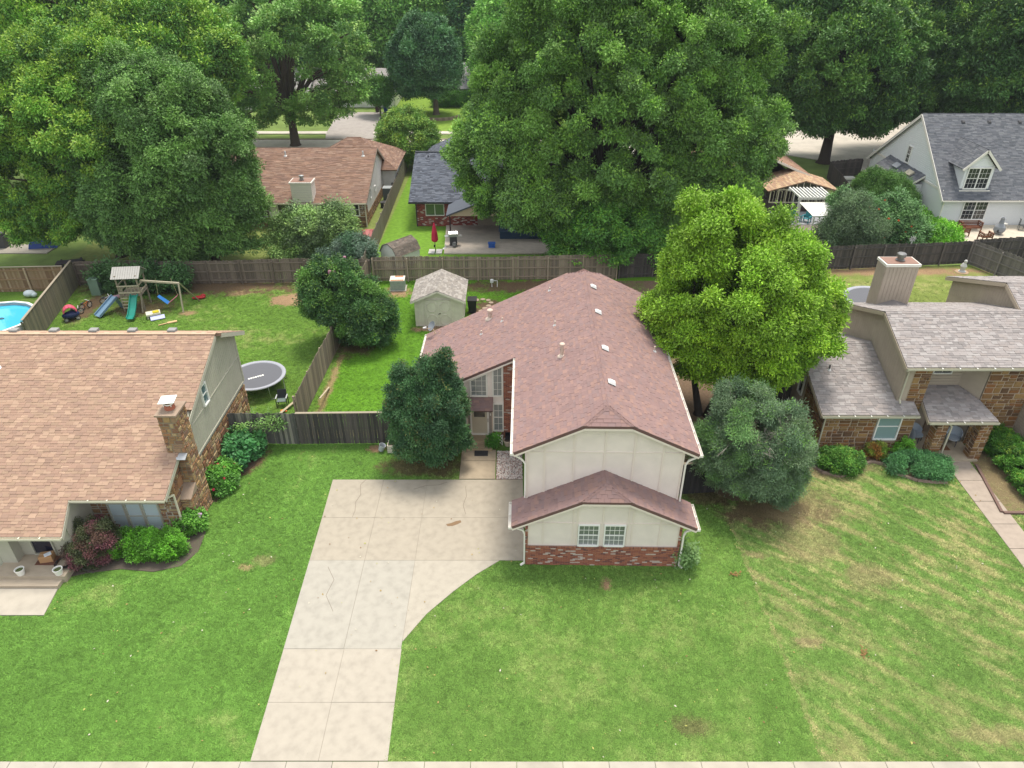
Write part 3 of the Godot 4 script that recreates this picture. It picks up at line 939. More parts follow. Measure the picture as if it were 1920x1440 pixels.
# short grass standing on the lawn sheet, where the camera can see single tufts
func build_grass() -> void:
	var b := MB.new()
	var r := RandomNumberGenerator.new()
	r.seed = 77
	for i in 9:
		var p := Vector3(r.randf_range(-0.07, 0.07), 0, r.randf_range(-0.07, 0.07))
		var d := Vector3.RIGHT.rotated(Vector3.UP, r.randf() * TAU) * r.randf_range(0.04, 0.08) + Vector3(0, r.randf_range(0.015, 0.04), 0)
		var w := Vector3(d.z, 0, -d.x).normalized() * 0.013
		if w.length() < 0.005:
			w = Vector3(0.011, 0, 0)
		var t := r.randf_range(0.85, 1.2)
		b.col = Color(t, t, t)
		b.tri(p - w, p + w, p + d, Vector3.UP)
	var m := b.mesh()
	var xfs := []
	var cols := []
	var no := []
	for q in drive_polys:
		no.append(q)
	for q in walk_polys:
		no.append(q)
	no.append(rect(-2.6, -30, 0.6, -26.4))
	no.append(rect(0.5, -37, 6.95, -21.0))
	no.append(rect(-5.5, -37, 0.6, -29.6))
	no.append(rect(-36, -32.3, -14.2, -20.5))
	no.append(rect(-22.5, -20.6, -17.95, -18.4))
	no.append(rect(15.4, -38, 40, -28.2))
	no.append(rect(25.4, -33, 40, -22))
	for i in 190000:
		var x: float
		var z: float
		if i < 125000:
			z = lerpf(-31.0, -12.72, sqrt(rng.randf()))
			x = rng.randf_range(-1, 1) * (8.5 - z * 0.75)
		else:
			z = rng.randf_range(-50.0, -29.5)
			x = rng.randf_range(-33.0, 10.0) if rng.randf() < 0.85 else rng.randf_range(16.0, 42.0)
		var bad := false
		for q in no:
			if Geometry2D.is_point_in_polygon(Vector2(x, z), q):
				bad = true
				break
		if bad:
			continue
		var c := lawn_at(x, z)
		if c.g < c.r * 0.82:
			continue
		var s := rng.randf_range(0.7, 1.35)
		xfs.append(Transform3D(Basis(Vector3.UP, rng.randf() * TAU).scaled(Vector3(s * 1.2, s, s * 1.2)), Vector3(x, 0.002, z)))
		cols.append(c * rng.randf_range(0.72, 1.55))
	var lx := []
	var lcs := []
	var lf := MB.new()
	lf.quad(Vector3(-0.05, 0.0, 0), Vector3(0, 0.012, 0.028), Vector3(0.05, 0.0, 0), Vector3(0, 0.012, -0.028), Vector3.UP)
	for i in 420:
		var z := rng.randf_range(-31.0, -12.8)
		var x := rng.randf_range(-1, 1) * (5.0 - z * 0.7)
		var s := rng.randf_range(0.4, 1.1)
		lx.append(Transform3D(Basis.from_euler(Vector3(rng.randf_range(-0.5, 0.5), rng.randf() * TAU, rng.randf_range(-0.4, 0.4))).scaled(Vector3(s, s, s)), Vector3(x, 0.055, z)))
		lcs.append([lc(0.55, 0.52, 0.42), lc(0.36, 0.26, 0.10), lc(0.42, 0.42, 0.12), lc(0.22, 0.13, 0.06)][i % 4])
	var fl := multi("fallen_leaves", lf.mesh(), mat("litter", lc(1, 1, 1), 0.8, "", Vector3.ONE, {"vcol": true}), lx, lcs, self)
	fl.set_meta("kind", "stuff")
	tag(fl, "scattered pale and brown fallen leaves on the front lawns", "leaves")
	var o := multi("grass", m, mat("grass_blade", lc(1, 1, 1), 0.8, "", Vector3.ONE, {"vcol": true, "spec": 0.3, "back": Color(0.4, 0.45, 0.3)}), xfs, cols, self)
	o.set_meta("kind", "stuff")
	tag(o, "short green grass standing on the mown lawns", "grass")

var drive_polys := []
var walk_polys := []

# ---------- shared building pieces ----------
func slab_roof(b: MB, o: Vector3, u: Vector3, s: Vector3, poly: PackedVector2Array, th := 0.11) -> void:
	var n := u.cross(s).normalized()
	if n.y < 0:
		n = -n
	b.prism(poly, o, u, s, -n * th)

func caps(list: Array, a: Vector3, b: Vector3, s1: Vector3, s2: Vector3, ntones: int) -> void:
	var d := (b - a).normalized()
	var ln := a.distance_to(b)
	var x := 0.0
	while x < ln:
		var w := minf(0.2, ln - x)
		for s in [s1, s2]:
			var n: Vector3 = d.cross(s).normalized()
			if n.y < 0:
				n = -n
			list.append([Transform3D(Basis(d * (w - 0.006), n * 0.014, s * 0.15), a + d * (x + w * 0.5) + s * 0.075 + n * 0.036), rng.randi_range(0, ntones - 1), 0])
		x += 0.2

func roof_pipe(parent: Node3D, at: Vector3, h: float, r: float, m: Material, fm: Material, cap := false) -> void:
	var b := MB.new()
	b.lathe(at, [Vector2(r, -0.1), Vector2(r, h), Vector2(0.0, h)], 9)
	if cap:
		b.lathe(at + Vector3(0, h, 0), [Vector2(r * 0.7, -0.02), Vector2(r * 1.7, 0.0), Vector2(r * 1.7, r * 1.1), Vector2(r * 1.2, r * 1.5), Vector2(0, r * 1.5)], 10)
		b.lathe(at + Vector3(0, h * 0.55, 0), [Vector2(r * 1.25, -0.04), Vector2(r * 1.25, 0.04)], 9)
	var p := part("vent_pipe", b.mesh(), m, parent)
	var f := MB.new()
	f.lathe(at, [Vector2(r * 3.0, -0.12), Vector2(r * 2.6, 0.0), Vector2(r * 1.1, 0.09), Vector2(r, 0.09)], 9)
	part("flashing", f.mesh(), fm, p)

func box_vent(parent: Node3D, at: Vector3, u: Vector3, s: Vector3, m: Material, dark: Material) -> void:
	var n := u.cross(s).normalized()
	if n.y < 0:
		n = -n
	var b := MB.new()
	var q := []
	for e in [[-0.17, -0.17, 0.05], [0.17, -0.17, 0.05], [0.17, 0.17, 0.05], [-0.17, 0.17, 0.05], [-0.1, -0.12, 0.13], [0.1, -0.12, 0.13], [0.1, 0.09, 0.13], [-0.1, 0.09, 0.13]]:
		q.append(at + u * e[0] + s * e[1] + n * e[2])
	b.quad(q[4], q[5], q[6], q[7], n)
	for k in 4:
		var j := (k + 1) % 4
		b.quad(q[k], q[j], q[4 + j], q[4 + k], (q[k] + q[j]) * 0.5 - at)
	b.quad(q[0], q[1], q[2], q[3], -n)
	var o := part("roof_vent", b.mesh(), m, parent)
	bpart("vent_base", o, at + n * 0.03, Vector3(0.3, 0.06, 0.3), dark, Basis(u, n, u.cross(n)))

# a window of any outline; pts in the wall's plane, muntins at the given places
func window_poly(parent: Node3D, o: Vector3, u: Vector3, up: Vector3, pts: PackedVector2Array, xs: Array, ys: Array, glass: Material, fw: float, wm: Material) -> void:
	var nrm := u.cross(up).normalized()
	var inner: PackedVector2Array = Geometry2D.offset_polygon(pts, -fw)[0]
	var b := MB.new()
	for i in pts.size():
		var j := (i + 1) % pts.size()
		var best := 0
		var bj := 0
		for k in inner.size():
			if inner[k].distance_to(pts[i]) < inner[best].distance_to(pts[i]):
				best = k
			if inner[k].distance_to(pts[j]) < inner[bj].distance_to(pts[j]):
				bj = k
		b.prism(PackedVector2Array([pts[i], pts[j], inner[bj], inner[best]]), o - nrm * 0.03, u, up, nrm * 0.09)
	var w := part("window", b.mesh(), wm, parent)
	var g := MB.new()
	g.prism(inner, o - nrm * 0.025, u, up, nrm * 0.02)
	part("pane", g.mesh(), glass, w)
	for x in xs:
		var flip := PackedVector2Array()
		for p in inner:
			flip.append(Vector2(p.y, p.x))
		for sp in spans(flip, x):
			bpart("muntin", w, o + u * x + up * (sp[0] + sp[1]) * 0.5 + nrm * 0.004, Vector3(0.018, sp[1] - sp[0], 0.014), wm, Basis(u, up, nrm))
	for y in ys:
		for sp in spans(inner, y):
			bpart("muntin", w, o + up * y + u * (sp[0] + sp[1]) * 0.5 + nrm * 0.006, Vector3(sp[1] - sp[0], 0.018, 0.014), wm, Basis(u, up, nrm))

# ---------- the house in the middle ----------
func build_main_house() -> void:
	rng.seed = 101
	var h := thing("house", "two storey cream house with long dark red shingle roof beside the concrete driveway", "house", Vector3(0.55, 0, -21.08), -0.018)
	var cream := mat("cream_siding", lc(0.79, 0.705, 0.655), 0.7, "soft", Vector3(0.3, 0.3, 0.3))
	var trim := mat("cream_trim", lc(0.72, 0.635, 0.575), 0.6)
	var white := mat("white_trim", lc(0.74, 0.71, 0.66), 0.5)
	var mortar := mat("brick_mortar", lc(0.36, 0.31, 0.27), 1.0)
	var b := MB.new()
	var up := Vector3.UP
	var rt := Vector3.RIGHT
	b.prism(pv([0.06, 0, 6.18, 0, 6.18, 2.42, 4.0, 3.47, 2.2, 3.47, 0.06, 2.42]), Vector3(0, 0, -1.3), rt, up, Vector3(0, 0, 1.25))
	b.prism(pv([0.0, 0, 6.2, 0, 6.2, 5.17, 4.05, 6.2, 2.15, 6.2, 0.0, 5.17]), Vector3(0, 0, -15.1), rt, up, Vector3(0, 0, 13.95))
	b.prism(pv([-5.45, 0, -0.002, 0, -0.002, 5.17, -5.45, 2.53]), Vector3(0, 0, -15.098), rt, up, Vector3(0, 0, 6.45))
	part("wall", b.mesh(), cream, h)
	# battens and rails on the two gables
	for x in [0.04, 0.72, 1.87, 3.07, 4.22, 5.36, 6.16]:
		var top := 6.66 - 0.485 * absf(x - 3.1)
		top = minf(top, 6.2)
		bpart("batten", h, Vector3(x, (2.2 + top) * 0.5, -1.135), Vector3(0.07, top - 2.2, 0.03), trim)
	bpart("batten", h, Vector3(3.1, 4.99, -1.139), Vector3(6.2, 0.06, 0.022), trim)
	for x in [0.10, 0.70, 1.9, 2.06, 3.07, 4.08, 4.26, 5.38, 6.14]:
		var top := minf(3.92 - 0.485 * absf(x - 3.1), 3.46)
		var lo := 1.12
		if x > 2.5 and x < 3.5:
			lo = 2.3
		bpart("batten", h, Vector3(x, (lo + top) * 0.5, -0.036), Vector3(0.06, top - lo, 0.028), trim)
	bpart("batten", h, Vector3(3.1, 2.27, -0.040), Vector3(6.0, 0.06, 0.020), trim)
	# brick on the front
	var tones := [lc(0.34, 0.13, 0.085), lc(0.29, 0.11, 0.078), lc(0.40, 0.165, 0.10), lc(0.23, 0.09, 0.07), lc(0.37, 0.15, 0.095), lc(0.56, 0.47, 0.42), lc(0.17, 0.085, 0.075)]
	var wt := [0, 0, 0, 1, 1, 2, 2, 3, 4, 4, 4, 5, 5, 6]
	var wt2 := [0, 0, 0, 1, 1, 1, 2, 3, 3, 4, 4, 4, 4, 5, 0, 5, 2]
	var bl := []
	var bl2 := []
	bricks(bl, Vector3(0, 0, 0), rt, up, Vector3.BACK, rect(0.0, 0.0, 6.24, 0.96), [], wt)
	bricks(bl, Vector3(0, 0, 0.015), rt, up, Vector3.BACK, rect(0.0, 0.965, 6.24, 1.075), [], [0, 1, 2, 2, 2, 3, 4], 0.068, 0.11, true)
	bricks(bl, Vector3(0, 0, -0.012), rt, up, Vector3.BACK, rect(-0.02, 1.08, 0.09, 2.42), [], wt, 0.11)
	bricks(bl, Vector3(0, 0, -0.012), rt, up, Vector3.BACK, rect(6.15, 1.08, 6.26, 2.42), [], wt, 0.11)
	var bw := MB.new()
	bw.span(Vector3(0.002, 0, -0.6), Vector3(6.238, 0.96, -0.002))
	bw.span(Vector3(-0.018, 0.96, -1.3), Vector3(0.088, 2.42, -0.014))
	bw.span(Vector3(6.152, 0.96, -1.3), Vector3(6.258, 2.42, -0.014))
	bw.span(Vector3(0.09, 0.962, -0.5), Vector3(6.15, 1.06, 0.004))
	# brick on the entry wall
	var ez := -8.65
	bricks(bl2, Vector3(0, 0, ez + 0.03), rt, up, Vector3.BACK, pv([-1.13, 0, -0.02, 0, -0.02, 5.12, -1.13, 4.6]), [], wt2)
	bricks(bl2, Vector3(0, 0, ez + 0.03), rt, up, Vector3.BACK, rect(-3.6, 0, -1.135, 0.57), [rect(-2.95, -1, -1.72, 3)], wt2)
	bricks(bl2, Vector3(0, 0, ez + 0.03), rt, up, Vector3.BACK, pv([-5.43, 0, -3.6, 0, -3.6, 3.38, -5.43, 2.5]), [], wt2)
	var bwall := part("brick_wall", bw.mesh(), mortar, h)
	lay("brick", bwall, bl, tones, "brick", 0.9, "grain", Vector3(2, 2, 2), 300)
	bw = MB.new()
	bw.prism(pv([-1.13, 0, -0.01, 0, -0.01, 5.14, -1.13, 4.62]), Vector3(0, 0, ez - 0.1), rt, up, Vector3(0, 0, 0.128))
	bw.span(Vector3(-3.6, 0, ez - 0.1), Vector3(-1.13, 0.57, ez + 0.027))
	bw.prism(pv([-5.44, 0, -3.6, 0, -3.6, 3.4, -5.44, 2.51]), Vector3(0, 0, ez - 0.1), rt, up, Vector3(0, 0, 0.128))
	lay("brick", part("brick_wall", bw.mesh(), mortar, h), bl2, tones, "brick", 0.9, "grain", Vector3(2, 2, 2), 120)
	# windows of the front gable
	var gl := mat("glass_grey", lc(0.22, 0.235, 0.235), 0.08, "", Vector3.ONE, {"spec": 0.6})
	var gd := mat("glass_dark", lc(0.022, 0.026, 0.03), 0.06, "", Vector3.ONE, {"spec": 0.6})
	var gg2 := mat("glass_reflection", lc(0.15, 0.175, 0.15), 0.08, "", Vector3.ONE, {"spec": 0.6})  # greenish reflection painted into the colour of the upper panes
	window(h, Vector3(2.53, 1.67, -0.03), rt, up, 0.86, 1.16, 4, 4, gg2, 0.05, 1, true, "window", null, gl)
	window(h, Vector3(3.57, 1.67, -0.03), rt, up, 0.86, 1.16, 4, 4, gg2, 0.05, 1, true, "window", null, gl)
	# entry windows
	var o := Vector3(0, 0, ez + 0.02)
	window_poly(h, o, rt, up, pv([-1.68, 2.70, -1.15, 2.70, -1.15, 4.50, -1.68, 4.24]), [-1.415], [3.1, 3.5, 3.9], gl, 0.07, white)
	window_poly(h, o, rt, up, pv([-2.80, 2.68, -1.91, 2.68, -1.91, 4.10, -2.80, 3.67]), [-2.5, -2.2], [2.98, 3.3, 3.6], gl, 0.08, white)
	window_poly(h, o, rt, up, pv([-3.56, 2.66, -3.05, 2.66, -3.05, 3.55, -3.56, 3.31]), [-3.3], [2.95, 3.2], gl, 0.07, white)
	window(h, Vector3(-1.40, 1.44, ez + 0.02), rt, up, 0.54, 1.70, 2, 4, gl, 0.06, 1, true, "window", white)
	window(h, Vector3(-3.25, 1.44, ez + 0.02), rt, up, 0.54, 1.70, 2, 4, gl, 0.06, 1, true, "window", white)
	# the door in its shallow taupe surround, under a shingled canopy
	var taupe := mat("taupe", lc(0.30, 0.25, 0.22), 0.7)
	var sur := MB.new()
	sur.span(Vector3(-2.95, 0.3, ez - 0.05), Vector3(-1.70, 2.42, ez + 0.012))
	part("door_surround", sur.mesh(), taupe, h)
	for x in [-2.965, -1.70]:
		bpart("surround_trim", h, Vector3(x, 1.36, ez + 0.03), Vector3(0.05, 2.1, 0.08), mat("tan_trim", lc(0.62, 0.50, 0.40), 0.6))
	var d := MB.new()
	d.span(Vector3(-2.83, 0.34, ez + 0.012), Vector3(-2.74, 2.36, ez + 0.07))
	d.span(Vector3(-1.97, 0.34, ez + 0.012), Vector3(-1.88, 2.36, ez + 0.07))
	d.span(Vector3(-2.74, 2.27, ez + 0.012), Vector3(-1.97, 2.36, ez + 0.07))
	d.span(Vector3(-2.74, 0.34, ez + 0.012), Vector3(-1.97, 0.44, ez + 0.07))
	var door := part("door", d.mesh(), white, h)
	bpart("door_leaf", door, Vector3(-2.355, 1.35, ez + 0.022), Vector3(0.765, 1.83, 0.02), mat("door_beige", lc(0.50, 0.44, 0.34), 0.5))
	bpart("door_glass", door, Vector3(-2.355, 1.72, ez + 0.038), Vector3(0.56, 0.55, 0.012), gd)
	bpart("handle", door, Vector3(-1.925, 1.28, ez + 0.09), Vector3(0.035, 0.2, 0.05), mat("dull_metal", lc(0.25, 0.24, 0.22), 0.4, "", Vector3.ONE, {"metal": 0.7}))
	bpart("doorbell", h, Vector3(-1.80, 1.6, ez + 0.025), Vector3(0.05, 0.14, 0.025), white)
	var lampb := MB.new()
	lampb.lathe(Vector3(-0.62, 2.75, ez + 0.12), [Vector2(0.0, -0.16), Vector2(0.08, -0.1), Vector2(0.09, 0.1), Vector2(0.03, 0.17), Vector2(0, 0.17)], 9)
	part("wall_lantern", lampb.mesh(), mat("lantern", lc(0.5, 0.47, 0.4), 0.4), h)
	var sp := mat("step_concrete", lc(0.36, 0.28, 0.18), 0.9, "stain", Vector3(0.6, 0.6, 0.6))
	bpart("step", h, Vector3(-2.34, 0.17, -8.34), Vector3(1.28, 0.34, 0.62), sp)
	bpart("step", h, Vector3(-2.34, 0.085, -7.82), Vector3(1.30, 0.17, 0.42), sp)

	# roof
	var rmat := mat("roof_deck", lc(0.14, 0.08, 0.072), 0.95)
	var L := 4.023
	var S1 := Vector3(3.62, 1.755, 0).normalized()
	var S2 := Vector3(-3.62, 1.755, 0).normalized()
	var back := Vector3(0, 0, -1)
	var o1 := Vector3(-0.52, 5.095, -0.9)
	var o2 := Vector3(6.72, 5.095, -0.9)
	var p1 := pv([0, 0, 7.45, 0, 7.45, -5.81, 14.5, -5.81, 14.5, 2.967, 13.75, L, 0.75, L, 0, 2.967])
	var p2 := pv([0, 0, 14.5, 0, 14.5, 2.967, 13.75, L, 0.75, L, 0, 2.967])
	var r := MB.new()
	slab_roof(r, o1, back, S1, p1)
	slab_roof(r, o2, back, S2, p2)
	r.prism(pv([2.16, 6.30, 4.04, 6.30, 3.1, 6.74]), Vector3(0, 0, -15.3), rt, up, Vector3(0, 0, 13.6))
	var tl := []
	shingles(tl, o1, back, S1, p1, 6, 0.17, 0.33, 0.145)
	shingles(tl, o2, back, S2, p2, 6, 0.17, 0.33, 0.145)
	var sh := Vector3(0, 0.46, -0.75).normalized()
	shingles(tl, Vector3(2.15, 6.39, -0.9), rt, sh, pv([0, 0, 1.9, 0, 0.95, 0.88]), 6, 0.2, 0.33, 0.16)
	var sb := Vector3(0, 0.46, 0.75).normalized()
	shingles(tl, Vector3(2.15, 6.39, -15.4), rt, sb, pv([0, 0, 1.9, 0, 0.95, 0.88]), 6, 0.2, 0.33, 0.16)
	r.prism(pv([0, 0, 1.9, 0, 0.95, 0.88]), Vector3(2.15, 6.39, -0.9), rt, sh, Vector3(0, -0.1, 0))
	r.prism(pv([0, 0, 1.9, 0, 0.95, 0.88]), Vector3(2.15, 6.39, -15.4), rt, sb, Vector3(0, -0.1, 0))
	caps(tl, Vector3(3.1, 6.85, -1.65), Vector3(3.1, 6.85, -14.65), -S1, -S2, 6)
	caps(tl, Vector3(2.15, 6.39, -0.9), Vector3(3.1, 6.85, -1.65), -S1, rt * 0.9 + back * 0.1, 3)
	caps(tl, Vector3(4.05, 6.39, -0.9), Vector3(3.1, 6.85, -1.65), -S2, -rt * 0.9 + back * 0.1, 3)
	# the lower roof over the front bay
	var o3 := Vector3(-0.57, 2.31, 0.25)
	var o4 := Vector3(6.77, 2.31, 0.25)
	var M := 4.079
	var p3 := pv([0, 0, 1.55, 0, 1.55, M, 0.57, M, 0, 3.02])
	slab_roof(r, o3, back, S1, p3)
	slab_roof(r, o4, back, S2, p3)
	shingles(tl, o3, back, S1, p3, 6, 0.17, 0.33, 0.145)
	shingles(tl, o4, back, S2, p3, 6, 0.17, 0.33, 0.145)
	var sl := Vector3(0, 0.46, -0.57).normalized()
	shingles(tl, Vector3(2.15, 3.63, 0.25), rt, sl, pv([0, 0, 1.9, 0, 0.95, 0.733]), 6, 0.2, 0.33, 0.16)
	r.prism(pv([0, 0, 1.9, 0, 0.95, 0.733]), Vector3(2.15, 3.63, 0.25), rt, sl, Vector3(0, -0.1, 0))
	caps(tl, Vector3(2.15, 3.63, 0.25), Vector3(3.1, 4.09, -0.32), -S1, rt * 0.9 + back * 0.1, 3)
	caps(tl, Vector3(4.05, 3.63, 0.25), Vector3(3.1, 4.09, -0.32), -S2, -rt * 0.9 + back * 0.1, 3)
	caps(tl, Vector3(3.1, 4.09, -0.32), Vector3(3.1, 4.09, -1.13), -S1, -S2, 6)
	# the canopy
	var sc := Vector3(0, 0.42, -0.62).normalized()
	var pc := rect(0, 0, 1.40, 0.749)
	slab_roof(r, Vector3(-3.05, 2.2, -8.02), rt, sc, pc, 0.1)
	shingles(tl, Vector3(-3.05, 2.2, -8.02), rt, sc, pc, 6, 0.17, 0.33, 0.145)
	var roof := part("roof", r.mesh(), rmat, h)
	lay("shingle", roof, tl, [lc(0.255, 0.165, 0.156), lc(0.242, 0.160, 0.154), lc(0.264, 0.171, 0.158), lc(0.248, 0.161, 0.154), lc(0.286, 0.18, 0.157), lc(0.238, 0.163, 0.16)], "red_shingle", 0.95, "soft", Vector3(0.3, 0.3, 0.3), 300)
	# rake boards, soffit edges, gutters
	var rb := MB.new()
	for q in [[o1, S1, 2.967, 1.0], [o2, S2, 2.967, 1.0], [o3, S1, 3.02, 1.0], [o4, S2, 3.02, 1.0]]:
		var oo: Vector3 = q[0]
		var ss: Vector3 = q[1]
		rb.bar(oo - up * 0.13 + Vector3(0, 0, -0.02), oo + ss * q[2] - up * 0.13 + Vector3(0, 0, -0.02), 0.03, 0.16)
	rb.bar(Vector3(2.15, 6.26, -0.92), Vector3(4.05, 6.26, -0.92), 0.03, 0.15)
	rb.bar(Vector3(2.15, 3.50, 0.23), Vector3(4.05, 3.50, 0.23), 0.03, 0.15)
	rb.bar(o1 + back * 7.47 - up * 0.13, o1 + back * 7.47 - S1 * 5.81 - up * 0.13, 0.03, 0.16)
	rb.bar(o1 + back * 14.48 + S1 * 2.9 - up * 0.13, o1 + back * 14.48 - S1 * 5.81 - up * 0.13, 0.03, 0.16)
	part("rake_board", rb.mesh(), trim, h)
	gutter(h, o1 + Vector3(0, -0.02, 0), o1 + back * 7.4 + Vector3(0, -0.02, 0), Vector3.LEFT, white, white)
	gutter(h, o2 + Vector3(0, -0.02, 0), o2 + back * 14.5 + Vector3(0, -0.02, 0), Vector3.RIGHT, white, white)
	gutter(h, o3 + Vector3(0, -0.02, 0), o3 + back * 1.5 + Vector3(0, -0.02, 0), Vector3.LEFT, white, white)
	gutter(h, o4 + Vector3(0, -0.02, 0), o4 + back * 1.5 + Vector3(0, -0.02, 0), Vector3.RIGHT, white, white)
	var we := o1 + back * 7.45 - S1 * 5.81 + Vector3(0, -0.02, 0)
	gutter(h, we, we + back * 7.05, Vector3.LEFT, white, white)
	for q in [[[-0.5, 4.95, -1.0], [-0.2, 4.7, -1.05], [-0.05, 4.45, -1.08], [-0.05, 2.7, -1.08]], [[6.7, 4.95, -1.0], [6.35, 4.7, -1.05], [6.26, 4.45, -1.08], [6.26, 2.6, -1.08]], [[-0.55, 2.2, 0.1], [-0.12, 1.98, 0.06], [-0.05, 1.8, 0.06], [-0.05, 0.15, 0.06], [-0.2, 0.06, 0.1]], [[6.75, 2.2, 0.1], [6.38, 2.0, 0.06], [6.32, 1.8, 0.06], [6.32, 0.15, 0.06], [6.45, 0.06, 0.15]]]:
		var ds := MB.new()
		for i in q.size() - 1:
			ds.bar(Vector3(q[i][0], q[i][1], q[i][2]), Vector3(q[i + 1][0], q[i + 1][1], q[i + 1][2]), 0.075, 0.06)
		part("downspout", ds.mesh(), white, h)
	# vents and pipes
	var vm := mat("vent_white", lc(0.6, 0.6, 0.6), 0.5)
	var vd := mat("vent_dark", lc(0.06, 0.06, 0.06), 0.7)
	for z in [-3.5, -6.35, -9.95, -12.9]:
		box_vent(h, Vector3(3.42, 6.85 - 0.485 * 0.32 + 0.02, z), back, S2, vm, vd)
	var pm := mat("pipe_tan", lc(0.55, 0.45, 0.38), 0.6)
	for q in [[-1.3, -12.85, 0.22, 0.04], [-2.4, -12.35, 0.24, 0.04], [-4.67, -12.15, 0.24, 0.04], [1.37, -9.9, 0.26, 0.04], [1.23, -14.1, 0.22, 0.04], [6.05, -8.45, 0.3, 0.04]]:
		roof_pipe(h, Vector3(q[0], 6.85 - 0.485 * absf(q[0] - 3.1), q[1]), q[2], q[3], pm, vm)
	roof_pipe(h, Vector3(-2.0, 6.85 - 0.485 * 5.1, -13.85), 0.42, 0.10, mat("pipe_rose", lc(0.56, 0.43, 0.36), 0.6), pm, true)
	roof_pipe(h, Vector3(1.57, 6.85 - 0.485 * 1.53, -6.75), 0.55, 0.075, mat("pipe_rose", lc(0.56, 0.43, 0.36), 0.6), pm, true)
	# side door of the garage towards the driveway
	var gdm := MB.new()
	for k in 4:
		gdm.span(Vector3(-0.03, 0.05 + k * 0.53, -6.9), Vector3(0.03, 0.55 + k * 0.53, -2.1))
	part("garage_door", gdm.mesh(), trim, h)

	# things by the door
	var e := mat("mat_black", lc(0.03, 0.03, 0.032), 0.95)
	var mb := MB.new()
	mb.box(Vector3(0, 0.012, 0), Vector3(0.68, 0.02, 0.42))
	for k in 5:
		mb.box(Vector3(0, 0.024, -0.16 + k * 0.08), Vector3(0.6, 0.006, 0.03))
	single("door_mat", mb.mesh(), e, "black door mat on the concrete walk below the front steps", "door mat", Vector3(-1.55, 0.052, -28.52))
	var pot := thing("flower_pot", "round beige pot on the gravel beside the red brick entry", "flower pot", Vector3(-0.22, 0.03, -29.25))
	var pb := MB.new()
	pb.lathe(Vector3.ZERO, [Vector2(0, 0.0), Vector2(0.15, 0.0), Vector2(0.21, 0.26), Vector2(0.23, 0.28), Vector2(0.23, 0.34), Vector2(0.19, 0.34), Vector2(0.18, 0.28)], 14)
	part("pot", pb.mesh(), mat("pot_beige", lc(0.45, 0.38, 0.30), 0.7), pot)
	var soil := MB.new()
	soil.lathe(Vector3.ZERO, [Vector2(0.18, 0.29), Vector2(0.0, 0.30)], 12)
	part("soil", soil.mesh(), mat("soil_dark", lc(0.06, 0.045, 0.035), 1.0), pot)
	var cr := thing("crate", "black plastic crate in the corner behind the beige pot", "crate", Vector3(-0.1, 0.0, -29.5))
	for q in [[0, 0.42, 0.16, 0.5, 0.24, 0.02], [0, 0.42, -0.16, 0.5, 0.24, 0.02], [-0.24, 0.42, 0, 0.02, 0.24, 0.3], [0.24, 0.42, 0, 0.02, 0.24, 0.3]]:
		bpart("side", cr, Vector3(q[0], q[1], q[2]), Vector3(q[3], q[4], q[5]), mat("crate_black", lc(0.025, 0.025, 0.03), 0.6))
	bpart("base", cr, Vector3(0, 0.15, 0), Vector3(0.46, 0.30, 0.30), mat("crate_base", lc(0.55, 0.53, 0.5), 0.7))
	var lt := thing("lattice", "small white lattice panel standing beside the black crate", "lattice", Vector3(-0.62, 0.0, -29.3))
	for k in 3:
		for s in [-1, 1]:
			bpart("slat", lt, Vector3(0, 0.14 + k * 0.2, 0.008 * s), Vector3(0.34, 0.03, 0.012), white, Basis(Vector3.BACK, s * 0.7))
	for x in [-0.13, 0.13]:
		bpart("stile", lt, Vector3(x, 0.32, 0), Vector3(0.03, 0.64, 0.03), white)
	plant("fern", "bright green leafy plant between the front steps and the lattice", "plant", Vector3(-0.95, 0.0, -29.25), [[0, 0.18, 0, 0.22, 0.18, 0.2]], {"mesh": spray("fernleaf", 14, 0.12, 0.12, 0.05), "tones": [lc(0.05, 0.16, 0.02), lc(0.08, 0.22, 0.03)], "bough": 0.2, "dens": 700.0, "low": 0.0, "leaf_part": "foliage"})
	# satellite dish on the roof edge
	var ds := thing("satellite_dish", "grey satellite dish on the back left edge of the red roof", "satellite dish", Vector3(-4.45, 2.80, -36.0), 0.5)
	var am := MB.new()
	am.bar(Vector3(0.12, -0.02, 0.1), Vector3(-0.05, 0.42, -0.1), 0.04, 0.04)
	am.box(Vector3(0.12, 0.0, 0.1), Vector3(0.18, 0.02, 0.14))
	part("mast", am.mesh(), mat("mast_tan", lc(0.5, 0.40, 0.28), 0.5), ds)
	var db := MB.new()
	db.lathe(Vector3(-0.05, 0.55, -0.05), [Vector2(0, 0.0), Vector2(0.16, 0.02), Vector2(0.30, 0.08), Vector2(0.30, 0.095), Vector2(0.15, 0.04), Vector2(0, 0.02)], 16, Basis(Vector3.BACK, 0.95))
	part("dish", db.mesh(), mat("dish_grey", lc(0.20, 0.22, 0.25), 0.5), ds)
	var arm := MB.new()
	arm.bar(Vector3(-0.05, 0.40, -0.08), Vector3(-0.55, 0.60, 0.05), 0.03, 0.03)
	part("arm", arm.mesh(), mat("mast_tan", lc(0.5, 0.40, 0.28), 0.5), ds)
	bpart("receiver", ds, Vector3(-0.57, 0.64, 0.05), Vector3(0.2, 0.08, 0.09), vm)

# ---------- the house on the left ----------
func stone_tones() -> Array:
	return [lc(0.30, 0.175, 0.085), lc(0.38, 0.25, 0.12), lc(0.25, 0.125, 0.07), lc(0.33, 0.215, 0.135), lc(0.42, 0.31, 0.17), lc(0.21, 0.125, 0.085), lc(0.36, 0.19, 0.10)]

